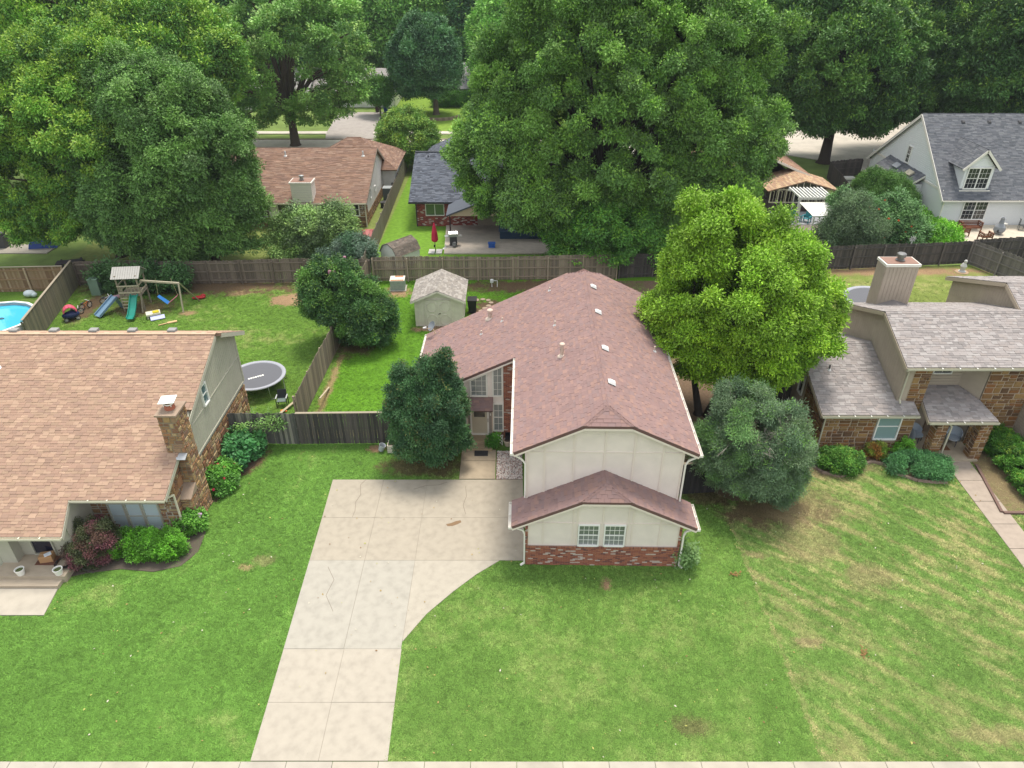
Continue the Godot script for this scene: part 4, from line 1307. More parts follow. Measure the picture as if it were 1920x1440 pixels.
func build_left_house() -> void:
	rng.seed = 202
	var h := thing("house", "brown roofed house with stone chimney and sage green gable, left of the driveway", "house", Vector3(-14.3, 0, -23.0))
	var up := Vector3.UP
	var rt := Vector3.RIGHT
	var fwd := Vector3.FORWARD
	var sage := mat("sage_siding", lc(0.45, 0.435, 0.365), 0.75, "soft", Vector3(0.4, 0.4, 0.4))
	var sage_trim := mat("sage_trim", lc(0.44, 0.43, 0.36), 0.7)
	var mortar := mat("stone_mortar", lc(0.28, 0.22, 0.16), 1.0, "grain", Vector3(2, 2, 2))
	var w := MB.new()
	w.prism(pv([0, 0, 9.2, 0, 9.2, 4.87, 7.0, 5.94, 0, 2.93]), Vector3(-20, 0, 0), fwd, up, Vector3(19.95, 0, 0))
	w.prism(pv([-1.7, 0, 0.0, 0, 0.0, 2.93, -1.7, 2.20]), Vector3(-20, 0, 0), fwd, up, Vector3(16.25, 0, 0))
	w.span(Vector3(-20, 0, 1.7), Vector3(-5.95, 1.98, 2.15))
	part("wall", w.mesh(), sage, h)
	# boards of the gable
	var x := 2.05
	while x < 9.18:
		var x1 := minf(x + 0.2, 9.2)
		var t0 := minf(2.93 + 0.43 * x, 5.94 - 0.486 * (x - 7.0))
		var t1 := minf(2.93 + 0.43 * x1, 5.94 - 0.486 * (x1 - 7.0))
		var b := MB.new()
		b.prism(pv([x + 0.006, 2.12, x1 - 0.006, 2.12, x1 - 0.006, t1, x + 0.006, t0]), Vector3(-0.06, 0, 0), fwd, up, Vector3(0.06 + 0.022, 0, 0))
		part("siding_board", b.mesh(), sage, h)
		x += 0.2
	bpart("trim_board", h, Vector3(0.03, 3.62, -5.6), Vector3(0.03, 0.05, 7.1), sage_trim)
	bpart("trim_board", h, Vector3(0.03, 2.11, -5.6), Vector3(0.05, 0.07, 7.15), sage_trim)
	bpart("corner_board", h, Vector3(0.03, 3.5, -9.17), Vector3(0.07, 2.75, 0.10), sage_trim)
	window(h, Vector3(0.045, 4.17, -4.66), fwd, up, 0.62, 1.05, 1, 2, mat("glass_teal", lc(0.10, 0.17, 0.185), 0.08, "", Vector3.ONE, {"spec": 0.6}), 0.055)
	# stone
	var sl := []
	var tones := stone_tones()
	stones(sl, Vector3(-0.01, 0, 0), fwd, up, rt, pv([0, 0, 9.2, 0, 9.2, 2.10, 2.0, 2.10, 2.0, 3.72, 0.0, 2.90]), [rect(1.0, -1, 2.0, 9)], tones.size(), 0.26, 0.46, 0.25, 0.62)
	stones(sl, Vector3(0, 0, -0.01), rt, up, Vector3.BACK, rect(-3.72, 0, -3.02, 2.5), [], tones.size(), 0.16, 0.30, 0.2, 0.45)
	stones(sl, Vector3(0, 0, -0.01), rt, up, Vector3.BACK, rect(-0.80, 0, 0.0, 2.6), [], tones.size(), 0.16, 0.30, 0.2, 0.45)
	# the chimney and its shoulder
	var c := MB.new()
	c.span(Vector3(-0.28, 0, -1.98), Vector3(0.47, 5.42, -1.02))
	c.span(Vector3(-0.1, 0, -1.1), Vector3(0.47, 1.62, -0.32))
	c.span(Vector3(-0.8, 0, -0.5), Vector3(-0.02, 2.6, -0.02))
	c.span(Vector3(-3.72, 0, -0.5), Vector3(-3.02, 2.5, -0.02))
	stones(sl, Vector3(0, 0, -1.03), rt, up, Vector3.BACK, rect(-0.28, 0, 0.49, 5.42), [], tones.size(), 0.16, 0.30, 0.16, 0.42)
	stones(sl, Vector3(0.46, 0, 0), fwd, up, rt, rect(1.0, 0, 2.0, 5.42), [], tones.size(), 0.18, 0.34, 0.18, 0.45)
	stones(sl, Vector3(-0.27, 0, 0), -fwd, up, -rt, rect(-2.0, 3.5, -1.0, 5.42), [], tones.size(), 0.18, 0.34, 0.18, 0.45)
	stones(sl, Vector3(0, 0, -0.33), rt, up, Vector3.BACK, rect(0.0, 0, 0.49, 1.62), [], tones.size(), 0.18, 0.30, 0.16, 0.42)
	stones(sl, Vector3(0.46, 0, 0), fwd, up, rt, rect(0.3, 0, 1.0, 1.62), [], tones.size(), 0.18, 0.34, 0.18, 0.45)
	var sw := part("stone_wall", c.mesh(), mortar, h)
	lay("stone", sw, sl, tones, "stone", 0.92, "stain", Vector3(1.6, 1.6, 1.6), 300)
	var cap := mat("cap_stone", lc(0.33, 0.25, 0.19), 0.9, "stain", Vector3(1, 1, 1))
	var ch := bpart("chimney_cap", h, Vector3(0.1, 5.46, -1.5), Vector3(0.90, 0.08, 1.12), cap)
	ch.set_meta("label", "flat grey brown slab on top of the stone chimney")
	var fl := MB.new()
	fl.lathe(Vector3(0.1, 5.5, -1.5), [Vector2(0.21, 0), Vector2(0.21, 0.2), Vector2(0.16, 0.2), Vector2(0.16, 0.0)], 14)
	part("flue", fl.mesh(), mat("terracotta", lc(0.38, 0.13, 0.08), 0.85), h)
	var mc := MB.new()
	mc.box(Vector3(0.1, 5.93, -1.5), Vector3(0.62, 0.03, 0.62), Basis(Vector3.UP, 0.15))
	for q in [[-0.15, -0.15], [0.15, -0.15], [0.15, 0.15], [-0.15, 0.15]]:
		mc.box(Vector3(0.1 + q[0], 5.8, -1.5 + q[1]), Vector3(0.025, 0.26, 0.025))
	mc.lathe(Vector3(0.1, 5.72, -1.5), [Vector2(0.18, 0), Vector2(0.18, 0.06)], 12)
	part("rain_cap", mc.mesh(), mat("cap_white", lc(0.8, 0.8, 0.78), 0.4), h)
	var sc := MB.new()
	sc.prism(pv([0.28, 1.60, 1.02, 1.60, 1.02, 1.95]), Vector3(-0.03, 0, 0), fwd, up, Vector3(0.54, 0, 0))
	part("shoulder_cap", sc.mesh(), cap, h)
	var steel := mat("flashing", lc(0.50, 0.53, 0.57), 0.35, "", Vector3.ONE, {"metal": 0.6})
	# roof
	var S := Vector3(0, 4.05, -9.45).normalized()
	var SR := Vector3(0, 1.3, 2.7).normalized()
	var o1 := Vector3(0, 2.05, 2.45)
	var p1 := pv([-20, 0, -3.45, 0, -3.75, 1.63, 0.17, 1.63, 0.17, 4.72, -0.30, 4.72, -0.30, 5.95, 0.17, 5.95, 0.17, 10.28, -20, 10.28])
	var r := MB.new()
	slab_roof(r, o1, rt, S, p1, 0.13)
	slab_roof(r, Vector3(0, 4.8, -9.7), rt, SR, rect(-20, 0, 0.42, 2.99), 0.13)
	var roof := part("roof", r.mesh(), mat("brown_deck", lc(0.2, 0.13, 0.09), 0.95), h)
	var tl := []
	shingles(tl, o1, rt, S, p1, 6, 0.24, 0.34, 0.132)
	shingles(tl, Vector3(0, 4.8, -9.7), rt, SR, rect(-20, 0, 0.42, 2.99), 6, 0.26, 0.36, 0.13)
	lay("shingle", roof, tl, [lc(0.325, 0.224, 0.16), lc(0.315, 0.208, 0.155), lc(0.352, 0.236, 0.17), lc(0.322, 0.21, 0.157), lc(0.385, 0.265, 0.192), lc(0.30, 0.20, 0.152)], "brown_shingle", 0.95, "soft", Vector3(0.35, 0.35, 0.35), 300)
	bpart("ridge_cap", h, Vector3(-9.9, 6.115, -7.0), Vector3(20.2, 0.03, 0.26), mat("ridge_tan", lc(0.50, 0.35, 0.25), 0.9))
	for q in [-1.95, -3.85, -5.7, -7.6, -9.5]:
		bpart("ridge_vent", h, Vector3(q, 6.16, -7.2), Vector3(0.38, 0.14, 0.3), mat("ridge_vent", lc(0.25, 0.25, 0.25), 0.6))
	bpart("chimney_flashing", h, Vector3(0.10, 3.47, -0.86), Vector3(0.86, 0.03, 0.34), steel, Basis(rt, 0.35))
	var rb := MB.new()
	rb.bar(o1 + S * 1.63 + rt * 0.17 - up * 0.12, o1 + S * 10.2 + rt * 0.17 - up * 0.12, 0.03, 0.2)
	rb.bar(Vector3(0.41, 4.7, -9.7), Vector3(0.41, 5.98, -7.02), 0.03, 0.2)
	rb.bar(o1 + rt * -3.44 - up * 0.12, o1 + S * 1.62 + rt * -3.74 - up * 0.12, 0.03, 0.2)
	part("rake_board", rb.mesh(), sage_trim, h)
	var ck := MB.new()
	ck.prism(pv([0.0, 0.3, -1.7, 0.3, -1.7, 2.2, 0.0, 2.95]), Vector3(-3.76, 0, 0), fwd, up, Vector3(0.03, 0, 0))
	part("cheek_wall", ck.mesh(), sage, h)
	var gt := mat("gutter_brown", lc(0.30, 0.11, 0.08), 0.6)
	var gs := mat("gutter_cream", lc(0.62, 0.58, 0.47), 0.6)
	gutter(h, o1 + S * 1.63 + rt * -3.7, o1 + S * 1.63 + rt * 0.17, Vector3.BACK, gs, gs)
	gutter(h, o1 + rt * -20.0, o1 + rt * -3.45, Vector3.BACK, gs, gs)
	var ds := MB.new()
	ds.bar(Vector3(0.06, 2.55, 0.8), Vector3(0.05, 2.2, 0.12), 0.07, 0.06)
	ds.bar(Vector3(0.05, 2.2, 0.1), Vector3(0.05, 0.1, 0.1), 0.07, 0.06)
	part("downspout", ds.mesh(), gs, h)
	# vents
	var vm := mat("vent_cream", lc(0.60, 0.50, 0.42), 0.6)
	roof_pipe(h, Vector3(-9.35, 6.1 - 0.43 * 1.85, -5.15), 0.55, 0.075, vm, mat("cap_white", lc(0.8, 0.8, 0.78), 0.4), true)
	roof_pipe(h, Vector3(-9.95, 6.1 - 0.43 * 2.1, -4.9), 0.3, 0.06, vm, mat("cap_white", lc(0.8, 0.8, 0.78), 0.4), true)
	# front windows with dark transoms
	var gb := mat("glass_blue", lc(0.52, 0.62, 0.66), 0.1, "", Vector3.ONE, {"spec": 0.6})
	var gd := mat("glass_dark", lc(0.022, 0.026, 0.03), 0.06, "", Vector3.ONE, {"spec": 0.6})
	for k in 3:
		var xx := -2.61 + k * 0.73
		window(h, Vector3(xx, 0.95, 0.03), rt, up, 0.71, 1.5, 1, 2, gb, 0.05, 1, k > 0, "window", sage_trim)
		window(h, Vector3(xx, 1.92, 0.03), rt, up, 0.71, 0.36, 1, 1, gd, 0.04, 1, false, "transom", sage_trim)
	bpart("window_sill", h, Vector3(-1.88, 0.16, 0.03), Vector3(2.2, 0.06, 0.14), sage_trim)
	bpart("header", h, Vector3(-1.88, 2.2, 0.02), Vector3(2.2, 0.18, 0.10), sage_trim)
	window(h, Vector3(-5.0, 0.95, 1.715), rt, up, 0.92, 1.1, 1, 1, mat("glass_navy", lc(0.012, 0.014, 0.03), 0.08, "", Vector3.ONE, {"spec": 0.6}), 0.05, 1, false, "window", sage_trim)
	for q in [-6.6, -7.4, -8.2]:
		bpart("batten", h, Vector3(q, 1.0, 2.158), Vector3(0.05, 1.9, 0.02), sage_trim)
	var cs := mat("stoop_concrete", lc(0.42, 0.35, 0.27), 0.9, "stain", Vector3(0.6, 0.6, 0.6))
	bpart("landing", h, Vector3(-5.1, 0.17, 2.3), Vector3(2.9, 0.34, 1.2), cs)
	bpart("step", h, Vector3(-5.05, 0.085, 3.07), Vector3(2.5, 0.17, 0.36), cs)

	# on the landing
	var base := Vector3(-14.3, 0.34, -23.0)
	var lp := ["white flower pot at the front left corner of the landing", "white flower pot at the front right corner of the landing beside the coiled hose"]
	var k := 0
	for q in [[-5.45, 2.78], [-3.93, 2.76]]:
		var p := thing("flower_pot", lp[k], "flower pot", base + Vector3(q[0], 0.0, q[1]), 0.0, "white pots on the left landing")
		var pb := MB.new()
		pb.lathe(Vector3.ZERO, [Vector2(0, 0), Vector2(0.13, 0.0), Vector2(0.18, 0.26), Vector2(0.19, 0.28), Vector2(0.155, 0.28), Vector2(0.15, 0.22)], 14)
		part("pot", pb.mesh(), mat("pot_white", lc(0.76, 0.75, 0.72), 0.4), p)
		var s := MB.new()
		s.lathe(Vector3.ZERO, [Vector2(0.15, 0.225), Vector2(0, 0.25)], 12)
		part("soil", s.mesh(), mat("pot_moss", lc(0.09, 0.11, 0.04), 1.0), p)
		k += 1
	var bx := thing("parcel", "brown cardboard parcel with a pale label on the landing", "parcel", base + Vector3(-4.8, 0, 2.0), 0.2)
	bpart("box", bx, Vector3(0, 0.16, 0), Vector3(0.5, 0.32, 0.34), mat("cardboard", lc(0.42, 0.24, 0.12), 0.85))
	bpart("tape", bx, Vector3(0, 0.322, 0), Vector3(0.5, 0.004, 0.06), mat("tape", lc(0.5, 0.33, 0.19), 0.4))
	bpart("paper", bx, Vector3(0.08, 0.33, 0.03), Vector3(0.26, 0.02, 0.2), mat("paper_white", lc(0.72, 0.78, 0.86), 0.6), Basis(up, 0.5))
	var dm := MB.new()
	dm.box(Vector3(0, 0.008, 0), Vector3(0.9, 0.014, 0.5))
	single("door_mat", dm.mesh(), mat("mat_brown", lc(0.13, 0.06, 0.04), 0.95), "dark reddish brown door mat under the cardboard parcel", "door mat", base + Vector3(-4.75, 0, 2.05), 0.0)
	var hs := MB.new()
	var pts := []
	var rad := []
	for i in 64:
		var a := i * 0.42
		pts.append(Vector3(cos(a) * (0.34 + 0.05 * sin(i * 0.7)), 0.03 + 0.012 * (i % 15) / 3.0 + 0.04 * sin(i * 0.33) * sin(i * 0.33), sin(a) * (0.30 + 0.05 * cos(i * 0.9))))
		rad.append(0.018)
	pts.append(Vector3(0.8, 0.05, 0.3))
	pts.append(Vector3(1.3, -0.2, 0.35))
	rad.append(0.018)
	rad.append(0.018)
	hs.tube(pts, rad, 6)
	single("garden_hose", hs.mesh(), mat("hose_black", lc(0.025, 0.022, 0.022), 0.5), "black coiled garden hose on the right end of the landing", "hose", base + Vector3(-4.0, 0.01, 2.2))

# ---------- the house on the right ----------
func boards_on(h: Node3D, o: Vector3, u: Vector3, nrm: Vector3, poly: PackedVector2Array, step: float, m: Material, called := "siding_board", th := 0.022) -> void:
	var lo := 1e9
	var hi := -1e9
	for p in poly:
		lo = minf(lo, p.x)
		hi = maxf(hi, p.x)
	var flip := PackedVector2Array()
	for p in poly:
		flip.append(Vector2(p.y, p.x))
	var x := lo
	while x < hi - 0.01:
		var x1 := minf(x + step, hi)
		var a := spans(flip, x + 0.007)
		var b := spans(flip, x1 - 0.007)
		if a.size() > 0 and b.size() > 0:
			var q := MB.new()
			q.prism(pv([x + 0.006, a[0][0], x1 - 0.006, b[0][0], x1 - 0.006, b[0][1], x + 0.006, a[0][1]]), o - nrm * 0.02, u, Vector3.UP, nrm * (th + 0.02))
			part(called, q.mesh(), m, h)
		x += step

func laps_on(h: Node3D, o: Vector3, u: Vector3, nrm: Vector3, poly: PackedVector2Array, holes: Array, step: float, m: Material) -> void:
	var lo := 1e9
	var hi := -1e9
	for p in poly:
		lo = minf(lo, p.y)
		hi = maxf(hi, p.y)
	var y := lo
	var bs := Basis(u, Vector3.UP, nrm) * Basis(Vector3.RIGHT, 0.10)
	while y < hi - 0.02:
		for s in cut(spans(poly, minf(y + step * 0.5, hi - 0.01)), holes, y + step * 0.5):
			bpart("siding_board", h, o + u * (s[0] + s[1]) * 0.5 + Vector3.UP * (y + step * 0.5) + nrm * 0.008, Vector3(s[1] - s[0] - 0.004, step - 0.014, 0.014), m, bs)
		y += step

func build_right_house() -> void:
	rng.seed = 303
	var h := thing("house", "grey roofed house with brown stone front and beige siding, right of the bright green tree", "house", Vector3(15.4, 0, -28.8))
	var up := Vector3.UP
	var rt := Vector3.RIGHT
	var fwd := Vector3.FORWARD
	var bk := Vector3.BACK
	var beige := mat("beige_siding", lc(0.42, 0.355, 0.29), 0.75, "soft", Vector3(0.4, 0.4, 0.4))
	var btrim := mat("beige_trim", lc(0.43, 0.36, 0.28), 0.7)
	var mortar := mat("pale_mortar", lc(0.42, 0.33, 0.25), 1.0, "grain", Vector3(2, 2, 2))
	var w := MB.new()
	# low wing
	w.prism(pv([0.02, 0, 8.0, 0, 8.0, 2.48, 4.2, 3.85, 0.02, 2.36]), Vector3(0.02, 0, 0), fwd, up, Vector3(3.6, 0, 0))
	w.span(Vector3(3.0, 0, -0.6), Vector3(4.45, 2.3, -0.02))
	# tall part: left, back of the alcove, right
	w.prism(pv([0.52, 0, 7.4, 0, 7.4, 4.6, 3.3, 6.05, 0.52, 4.9]), Vector3(3.6, 0, 0), fwd, up, Vector3(1.25, 0, 0))
	w.prism(pv([1.6, 0, 7.4, 0, 7.4, 4.6, 3.3, 6.05, 1.6, 5.34]), Vector3(4.85, 0, 0), fwd, up, Vector3(2.3, 0, 0))
	w.prism(pv([0.62, 0, 7.4, 0, 7.4, 4.6, 3.3, 6.05, 0.62, 4.93]), Vector3(7.75, 0, 0), fwd, up, Vector3(11, 0, 0))
	w.prism(pv([7.1, -1.6, 7.78, -0.62, 7.78, -2.2, 7.1, -2.2]), Vector3(0, 0, 0), rt, bk, Vector3(0, 5.1, 0))
	# third part behind, and the wing on the far right
	w.prism(pv([2.6, 0, 10.4, 0, 10.4, 4.75, 5.7, 6.45, 2.6, 5.0]), Vector3(10.9, 0, 0), fwd, up, Vector3(9, 0, 0))
	w.prism(pv([10.02, 0, 17.0, 0, 17.0, 2.7, 13.5, 4.3, 10.02, 2.7]), Vector3(0, 0, -0.58), rt, up, Vector3(0, 0, 5.2))
	part("wall", w.mesh(), beige, h)
	boards_on(h, Vector3(3.6, 0, 0), fwd, -rt, pv([0.52, 2.0, 7.4, 2.0, 7.4, 4.58, 3.3, 6.03, 0.52, 4.88]), 0.22, beige)
	boards_on(h, Vector3(10.9, 0, 0), fwd, -rt, pv([2.8, 4.6, 10.4, 4.0, 10.4, 4.73, 5.7, 6.43, 2.8, 5.05]), 0.22, beige)
	boards_on(h, Vector3(0.02, 0, 0), fwd, -rt, pv([2.6, 0.2, 8.0, 0.2, 8.0, 2.46, 4.2, 3.83, 2.6, 3.26]), 0.22, beige)
	laps_on(h, Vector3(10.02, 0, 0), fwd, -rt, rect(-4.6, 0.15, 0.58, 2.7), [], 0.16, beige)
	laps_on(h, Vector3(0, 0, -1.59), rt, bk, rect(4.9, 2.5, 7.1, 4.9), [rect(5.55, 3.6, 6.55, 4.5)], 0.17, beige)
	# stone
	var sl := []
	var tones := [lc(0.215, 0.12, 0.05), lc(0.28, 0.165, 0.065), lc(0.17, 0.09, 0.042), lc(0.24, 0.145, 0.065), lc(0.32, 0.20, 0.085), lc(0.14, 0.08, 0.045), lc(0.25, 0.115, 0.045)]
	var n := tones.size()
	stones(sl, Vector3(0, 0, 0), rt, up, bk, rect(0.0, 0, 4.5, 2.33), [rect(2.62, 0.68, 3.84, 2.9)], n, 0.22, 0.42, 0.25, 0.62)
	stones(sl, Vector3(0, 0, 0), fwd, up, -rt, pv([0, 0, 2.6, 0, 2.6, 3.2, 0, 2.35]), [], n, 0.22, 0.40, 0.25, 0.6)
	stones(sl, Vector3(0, 0, -0.5), rt, up, bk, rect(4.0, 0, 4.85, 4.85), [], n, 0.22, 0.42, 0.25, 0.62)
	stones(sl, Vector3(4.84, 0, 0), fwd, up, rt, rect(0.5, 2.0, 1.6, 4.85), [], n, 0.22, 0.42, 0.25, 0.62)
	stones(sl, Vector3(0, 0, -0.6), rt, up, bk, rect(7.75, 0, 10.0, 4.85), [], n, 0.22, 0.42, 0.25, 0.66)
	var sm := MB.new()
	sm.span(Vector3(0.005, 0, -0.4), Vector3(2.62, 2.33, 0.0))
	sm.span(Vector3(3.84, 0, -0.4), Vector3(4.5, 2.33, 0.0))
	sm.span(Vector3(2.62, 0, -0.4), Vector3(3.84, 0.68, 0.0))
	sm.prism(pv([0.41, 0, 2.6, 0, 2.6, 3.2, 0.41, 2.4]), Vector3(0.002, 0, 0), fwd, up, Vector3(0.2, 0, 0))
	sm.span(Vector3(4.0, 0, -0.9), Vector3(4.842, 4.85, -0.502))
	sm.span(Vector3(7.75, 0, -1.0), Vector3(10.0, 4.85, -0.602))
	for q in [[5.15, 5.72], [7.25, 7.85]]:
		sm.span(Vector3(q[0] + 0.03, 0, 0.24), Vector3(q[1] - 0.03, 2.2, 0.78))
		stones(sl, Vector3(0, 0, 0.77), rt, up, bk, rect(q[0], 0, q[1], 2.2), [], n, 0.2, 0.36, 0.22, 0.5)
		stones(sl, Vector3(q[0] + 0.04, 0, 0), fwd, up, -rt, rect(-0.78, 0, -0.24, 2.2), [], n, 0.2, 0.36, 0.22, 0.5)
		stones(sl, Vector3(q[1] - 0.04, 0, 0), -fwd, up, rt, rect(0.24, 0, 0.78, 2.2), [], n, 0.2, 0.36, 0.22, 0.5)
	var sw := part("stone_wall", sm.mesh(), mortar, h)
	lay("stone", sw, sl, tones, "brown_stone", 0.92, "stain", Vector3(1.6, 1.6, 1.6), 300)
	# roofs
	var r := MB.new()
	var tl := []
	var SF := Vector3(0, 1.6, -4.5).normalized()
	var SB := Vector3(0, 1.5, 4.0).normalized()
	var pl := pv([-0.32, 0, 4.42, 0, 4.42, 0.84, 3.55, 0.84, 3.55, 4.776, -0.32, 4.776])
	slab_roof(r, Vector3(0, 2.4, 0.3), rt, SF, pl)
	shingles(tl, Vector3(0, 2.4, 0.3), rt, SF, pl, 6, 0.16, 0.40, 0.14)
	slab_roof(r, Vector3(0, 2.5, -8.2), rt, SB, rect(-0.32, 0, 3.55, 4.272))
	shingles(tl, Vector3(0, 2.5, -8.2), rt, SB, rect(-0.32, 0, 3.55, 4.272), 6, 0.16, 0.40, 0.14)
	caps(tl, Vector3(-0.32, 4.0, -4.2), Vector3(3.55, 4.0, -4.2), -SF, -SB, 6)
	var TF := Vector3(0, 1.35, -3.2).normalized()
	var TB := Vector3(0, 1.6, 4.4).normalized()
	var pt := rect(3.28, 0, 19, 3.473)
	slab_roof(r, Vector3(0, 4.85, -0.1), rt, TF, pt)
	shingles(tl, Vector3(0, 4.85, -0.1), rt, TF, pt, 6, 0.16, 0.40, 0.14)
	var pb := pv([3.28, 0, 11.0, 0, 11.0, 4.682, 3.28, 4.682])
	slab_roof(r, Vector3(0, 4.6, -7.7), rt, TB, pb)
	shingles(tl, Vector3(0, 4.6, -7.7), rt, TB, pb, 6, 0.16, 0.40, 0.14)
	caps(tl, Vector3(3.28, 6.2, -3.3), Vector3(11, 6.2, -3.3), -TF, -TB, 6)
	var GF := Vector3(0, 1.55, -3.4).normalized()
	var GB := Vector3(0, 1.8, 5.0).normalized()
	slab_roof(r, Vector3(0, 5.15, -2.3), rt, GF, rect(10.6, 0, 20, 3.737))
	shingles(tl, Vector3(0, 5.15, -2.3), rt, GF, rect(10.6, 0, 20, 3.737), 6, 0.16, 0.40, 0.14)
	slab_roof(r, Vector3(0, 4.9, -10.7), rt, GB, rect(10.6, 0, 20, 5.314))
	shingles(tl, Vector3(0, 4.9, -10.7), rt, GB, rect(10.6, 0, 20, 5.314), 6, 0.16, 0.40, 0.14)
	# porch roof, its back corners cut by the alcove
	var PF := Vector3(0, 0.55, -2.45).normalized()
	var pp := pv([4.62, 0, 7.95, 0, 7.72, 1.3, 7.1, 2.511, 4.87, 2.511, 4.87, 1.4])
	slab_roof(r, Vector3(0, 2.4, 0.85), rt, PF, pp)
	shingles(tl, Vector3(0, 2.4, 0.85), rt, PF, pp, 6, 0.16, 0.40, 0.14)
	var W1 := Vector3(3.8, 1.74, 0).normalized()
	slab_roof(r, Vector3(9.7, 2.56, 4.9), fwd, W1, rect(0, 0, 5.0, 4.18))
	slab_roof(r, Vector3(17.3, 2.56, 4.9), fwd, Vector3(-3.8, 1.74, 0).normalized(), rect(0, 0, 5.0, 4.18))
	var roof := part("roof", r.mesh(), mat("grey_deck", lc(0.11, 0.10, 0.10), 0.95), h)
	lay("shingle", roof, tl, [lc(0.31, 0.28, 0.275), lc(0.285, 0.26, 0.258), lc(0.345, 0.315, 0.31), lc(0.25, 0.23, 0.228), lc(0.32, 0.285, 0.275), lc(0.365, 0.34, 0.335)], "grey_shingle", 0.95, "grain", Vector3(2, 2, 2), 300)
	# trims
	var rb := MB.new()
	rb.bar(Vector3(3.27, 4.73, -0.1), Vector3(3.27, 6.08, -3.3), 0.03, 0.18)
	rb.bar(Vector3(3.27, 6.08, -3.3), Vector3(3.27, 4.48, -7.7), 0.03, 0.18)
	rb.bar(Vector3(10.59, 5.03, -2.3), Vector3(10.59, 6.58, -5.7), 0.03, 0.2)
	rb.bar(Vector3(10.59, 6.58, -5.7), Vector3(10.59, 4.78, -10.7), 0.03, 0.2)
	rb.bar(Vector3(-0.33, 2.28, 0.3), Vector3(-0.33, 3.88, -4.2), 0.03, 0.18)
	rb.bar(Vector3(4.60, 2.28, 0.85), Vector3(4.84, 2.58, -0.5), 0.03, 0.18)
	part("rake_board", rb.mesh(), btrim, h)
	var gg := mat("gutter_sage", lc(0.46, 0.44, 0.35), 0.6)
	gutter(h, Vector3(-0.32, 2.39, 0.3), Vector3(4.42, 2.39, 0.3), bk, gg, mat("strap_white", lc(0.7, 0.7, 0.66), 0.5))
	gutter(h, Vector3(3.28, 4.84, -0.1), Vector3(14, 4.84, -0.1), bk, gg, mat("strap_white", lc(0.7, 0.7, 0.66), 0.5))
	gutter(h, Vector3(4.62, 2.39, 0.85), Vector3(7.95, 2.39, 0.85), bk, gg, mat("strap_white", lc(0.7, 0.7, 0.66), 0.5))
	for q in [[[-0.25, 2.28, 0.32], [0.0, 2.1, 0.08], [0.0, 0.1, 0.08], [-0.3, 0.06, 0.35]], [[3.3, 4.7, -0.05], [3.66, 4.4, -0.45], [3.66, 2.85, -0.45], [3.6, 2.75, -0.2]], [[5.6, 2.3, 0.92], [5.78, 2.1, 0.86], [5.78, 0.1, 0.86]]]:
		var ds := MB.new()
		for i in q.size() - 1:
			ds.bar(Vector3(q[i][0], q[i][1], q[i][2]), Vector3(q[i + 1][0], q[i + 1][1], q[i + 1][2]), 0.07, 0.06)
		part("downspout", ds.mesh(), gg, h)
	# windows
	window(h, Vector3(3.23, 1.55, 0.02), rt, up, 1.18, 1.62, 1, 2, mat("glass_mint", lc(0.22, 0.32, 0.32), 0.1, "", Vector3.ONE, {"spec": 0.6}), 0.06)
	window(h, Vector3(-0.02, 2.1, -3.2), -fwd, up, 0.6, 1.3, 1, 2, mat("glass_dark", lc(0.022, 0.026, 0.03), 0.06), 0.07)
	window(h, Vector3(6.05, 4.05, -1.58), rt, up, 0.96, 0.8, 2, 2, mat("glass_dark", lc(0.022, 0.026, 0.03), 0.06), 0.05)
	bpart("door", h, Vector3(6.6, 1.15, -1.55), Vector3(0.95, 2.05, 0.06), mat("door_brown", lc(0.18, 0.13, 0.09), 0.6))
	bpart("porch_floor", h, Vector3(6.4, 0.06, -0.4), Vector3(2.6, 0.12, 2.6), mat("porch_concrete", lc(0.44, 0.37, 0.28), 0.9, "stain", Vector3(0.6, 0.6, 0.6)))
	bpart("foundation", h, Vector3(10.0, 0.08, 2.0), Vector3(0.06, 0.16, 5.2), mat("found", lc(0.4, 0.36, 0.31), 0.9))
	# chimney
	boards_on(h, Vector3(0, 0, -6.7), rt, bk, rect(4.6, 4.3, 6.35, 7.2), 0.2, beige, "chimney_board")
	boards_on(h, Vector3(4.6, 0, 0), fwd, -rt, rect(6.7, 4.3, 7.7, 7.2), 0.2, beige, "chimney_board")
	var c := MB.new()
	c.span(Vector3(4.62, 0, -7.7), Vector3(6.33, 7.2, -6.72))
	part("chimney", c.mesh(), beige, h)
	bpart("chimney_trim", h, Vector3(5.475, 7.27, -7.2), Vector3(1.87, 0.14, 1.12), mat("white_trim", lc(0.74, 0.71, 0.66), 0.5))
	bpart("chimney_pan", h, Vector3(5.475, 7.35, -7.2), Vector3(1.70, 0.03, 0.95), mat("pan_red", lc(0.27, 0.16, 0.125), 0.7, "stain", Vector3(1, 1, 1)))
	var f := MB.new()
	f.lathe(Vector3(5.5, 7.36, -7.2), [Vector2(0.22, 0), Vector2(0.24, 0.05), Vector2(0.17, 0.09), Vector2(0.17, 0.2), Vector2(0.24, 0.22), Vector2(0.24, 0.38), Vector2(0.19, 0.42), Vector2(0.0, 0.44)], 16)
	part("flue", f.mesh(), mat("flue_metal", lc(0.22, 0.22, 0.22), 0.4, "", Vector3.ONE, {"metal": 0.6}), h)
	var ck := MB.new()
	ck.prism(pv([4.6, 0, 6.35, 0, 5.475, 0.28]), Vector3(0, 5.0, -6.7), rt, up, Vector3(0, 0, 0.9))
	part("cricket", ck.mesh(), mat("grey_deck2", lc(0.22, 0.20, 0.20), 0.95, "grain", Vector3(2, 2, 2)), h)
	var vm := mat("vent_white", lc(0.72, 0.72, 0.72), 0.5)
	roof_pipe(h, Vector3(0.8, 3.35, -2.4), 0.3, 0.045, mat("pipe_dark", lc(0.09, 0.08, 0.08), 0.6), vm)
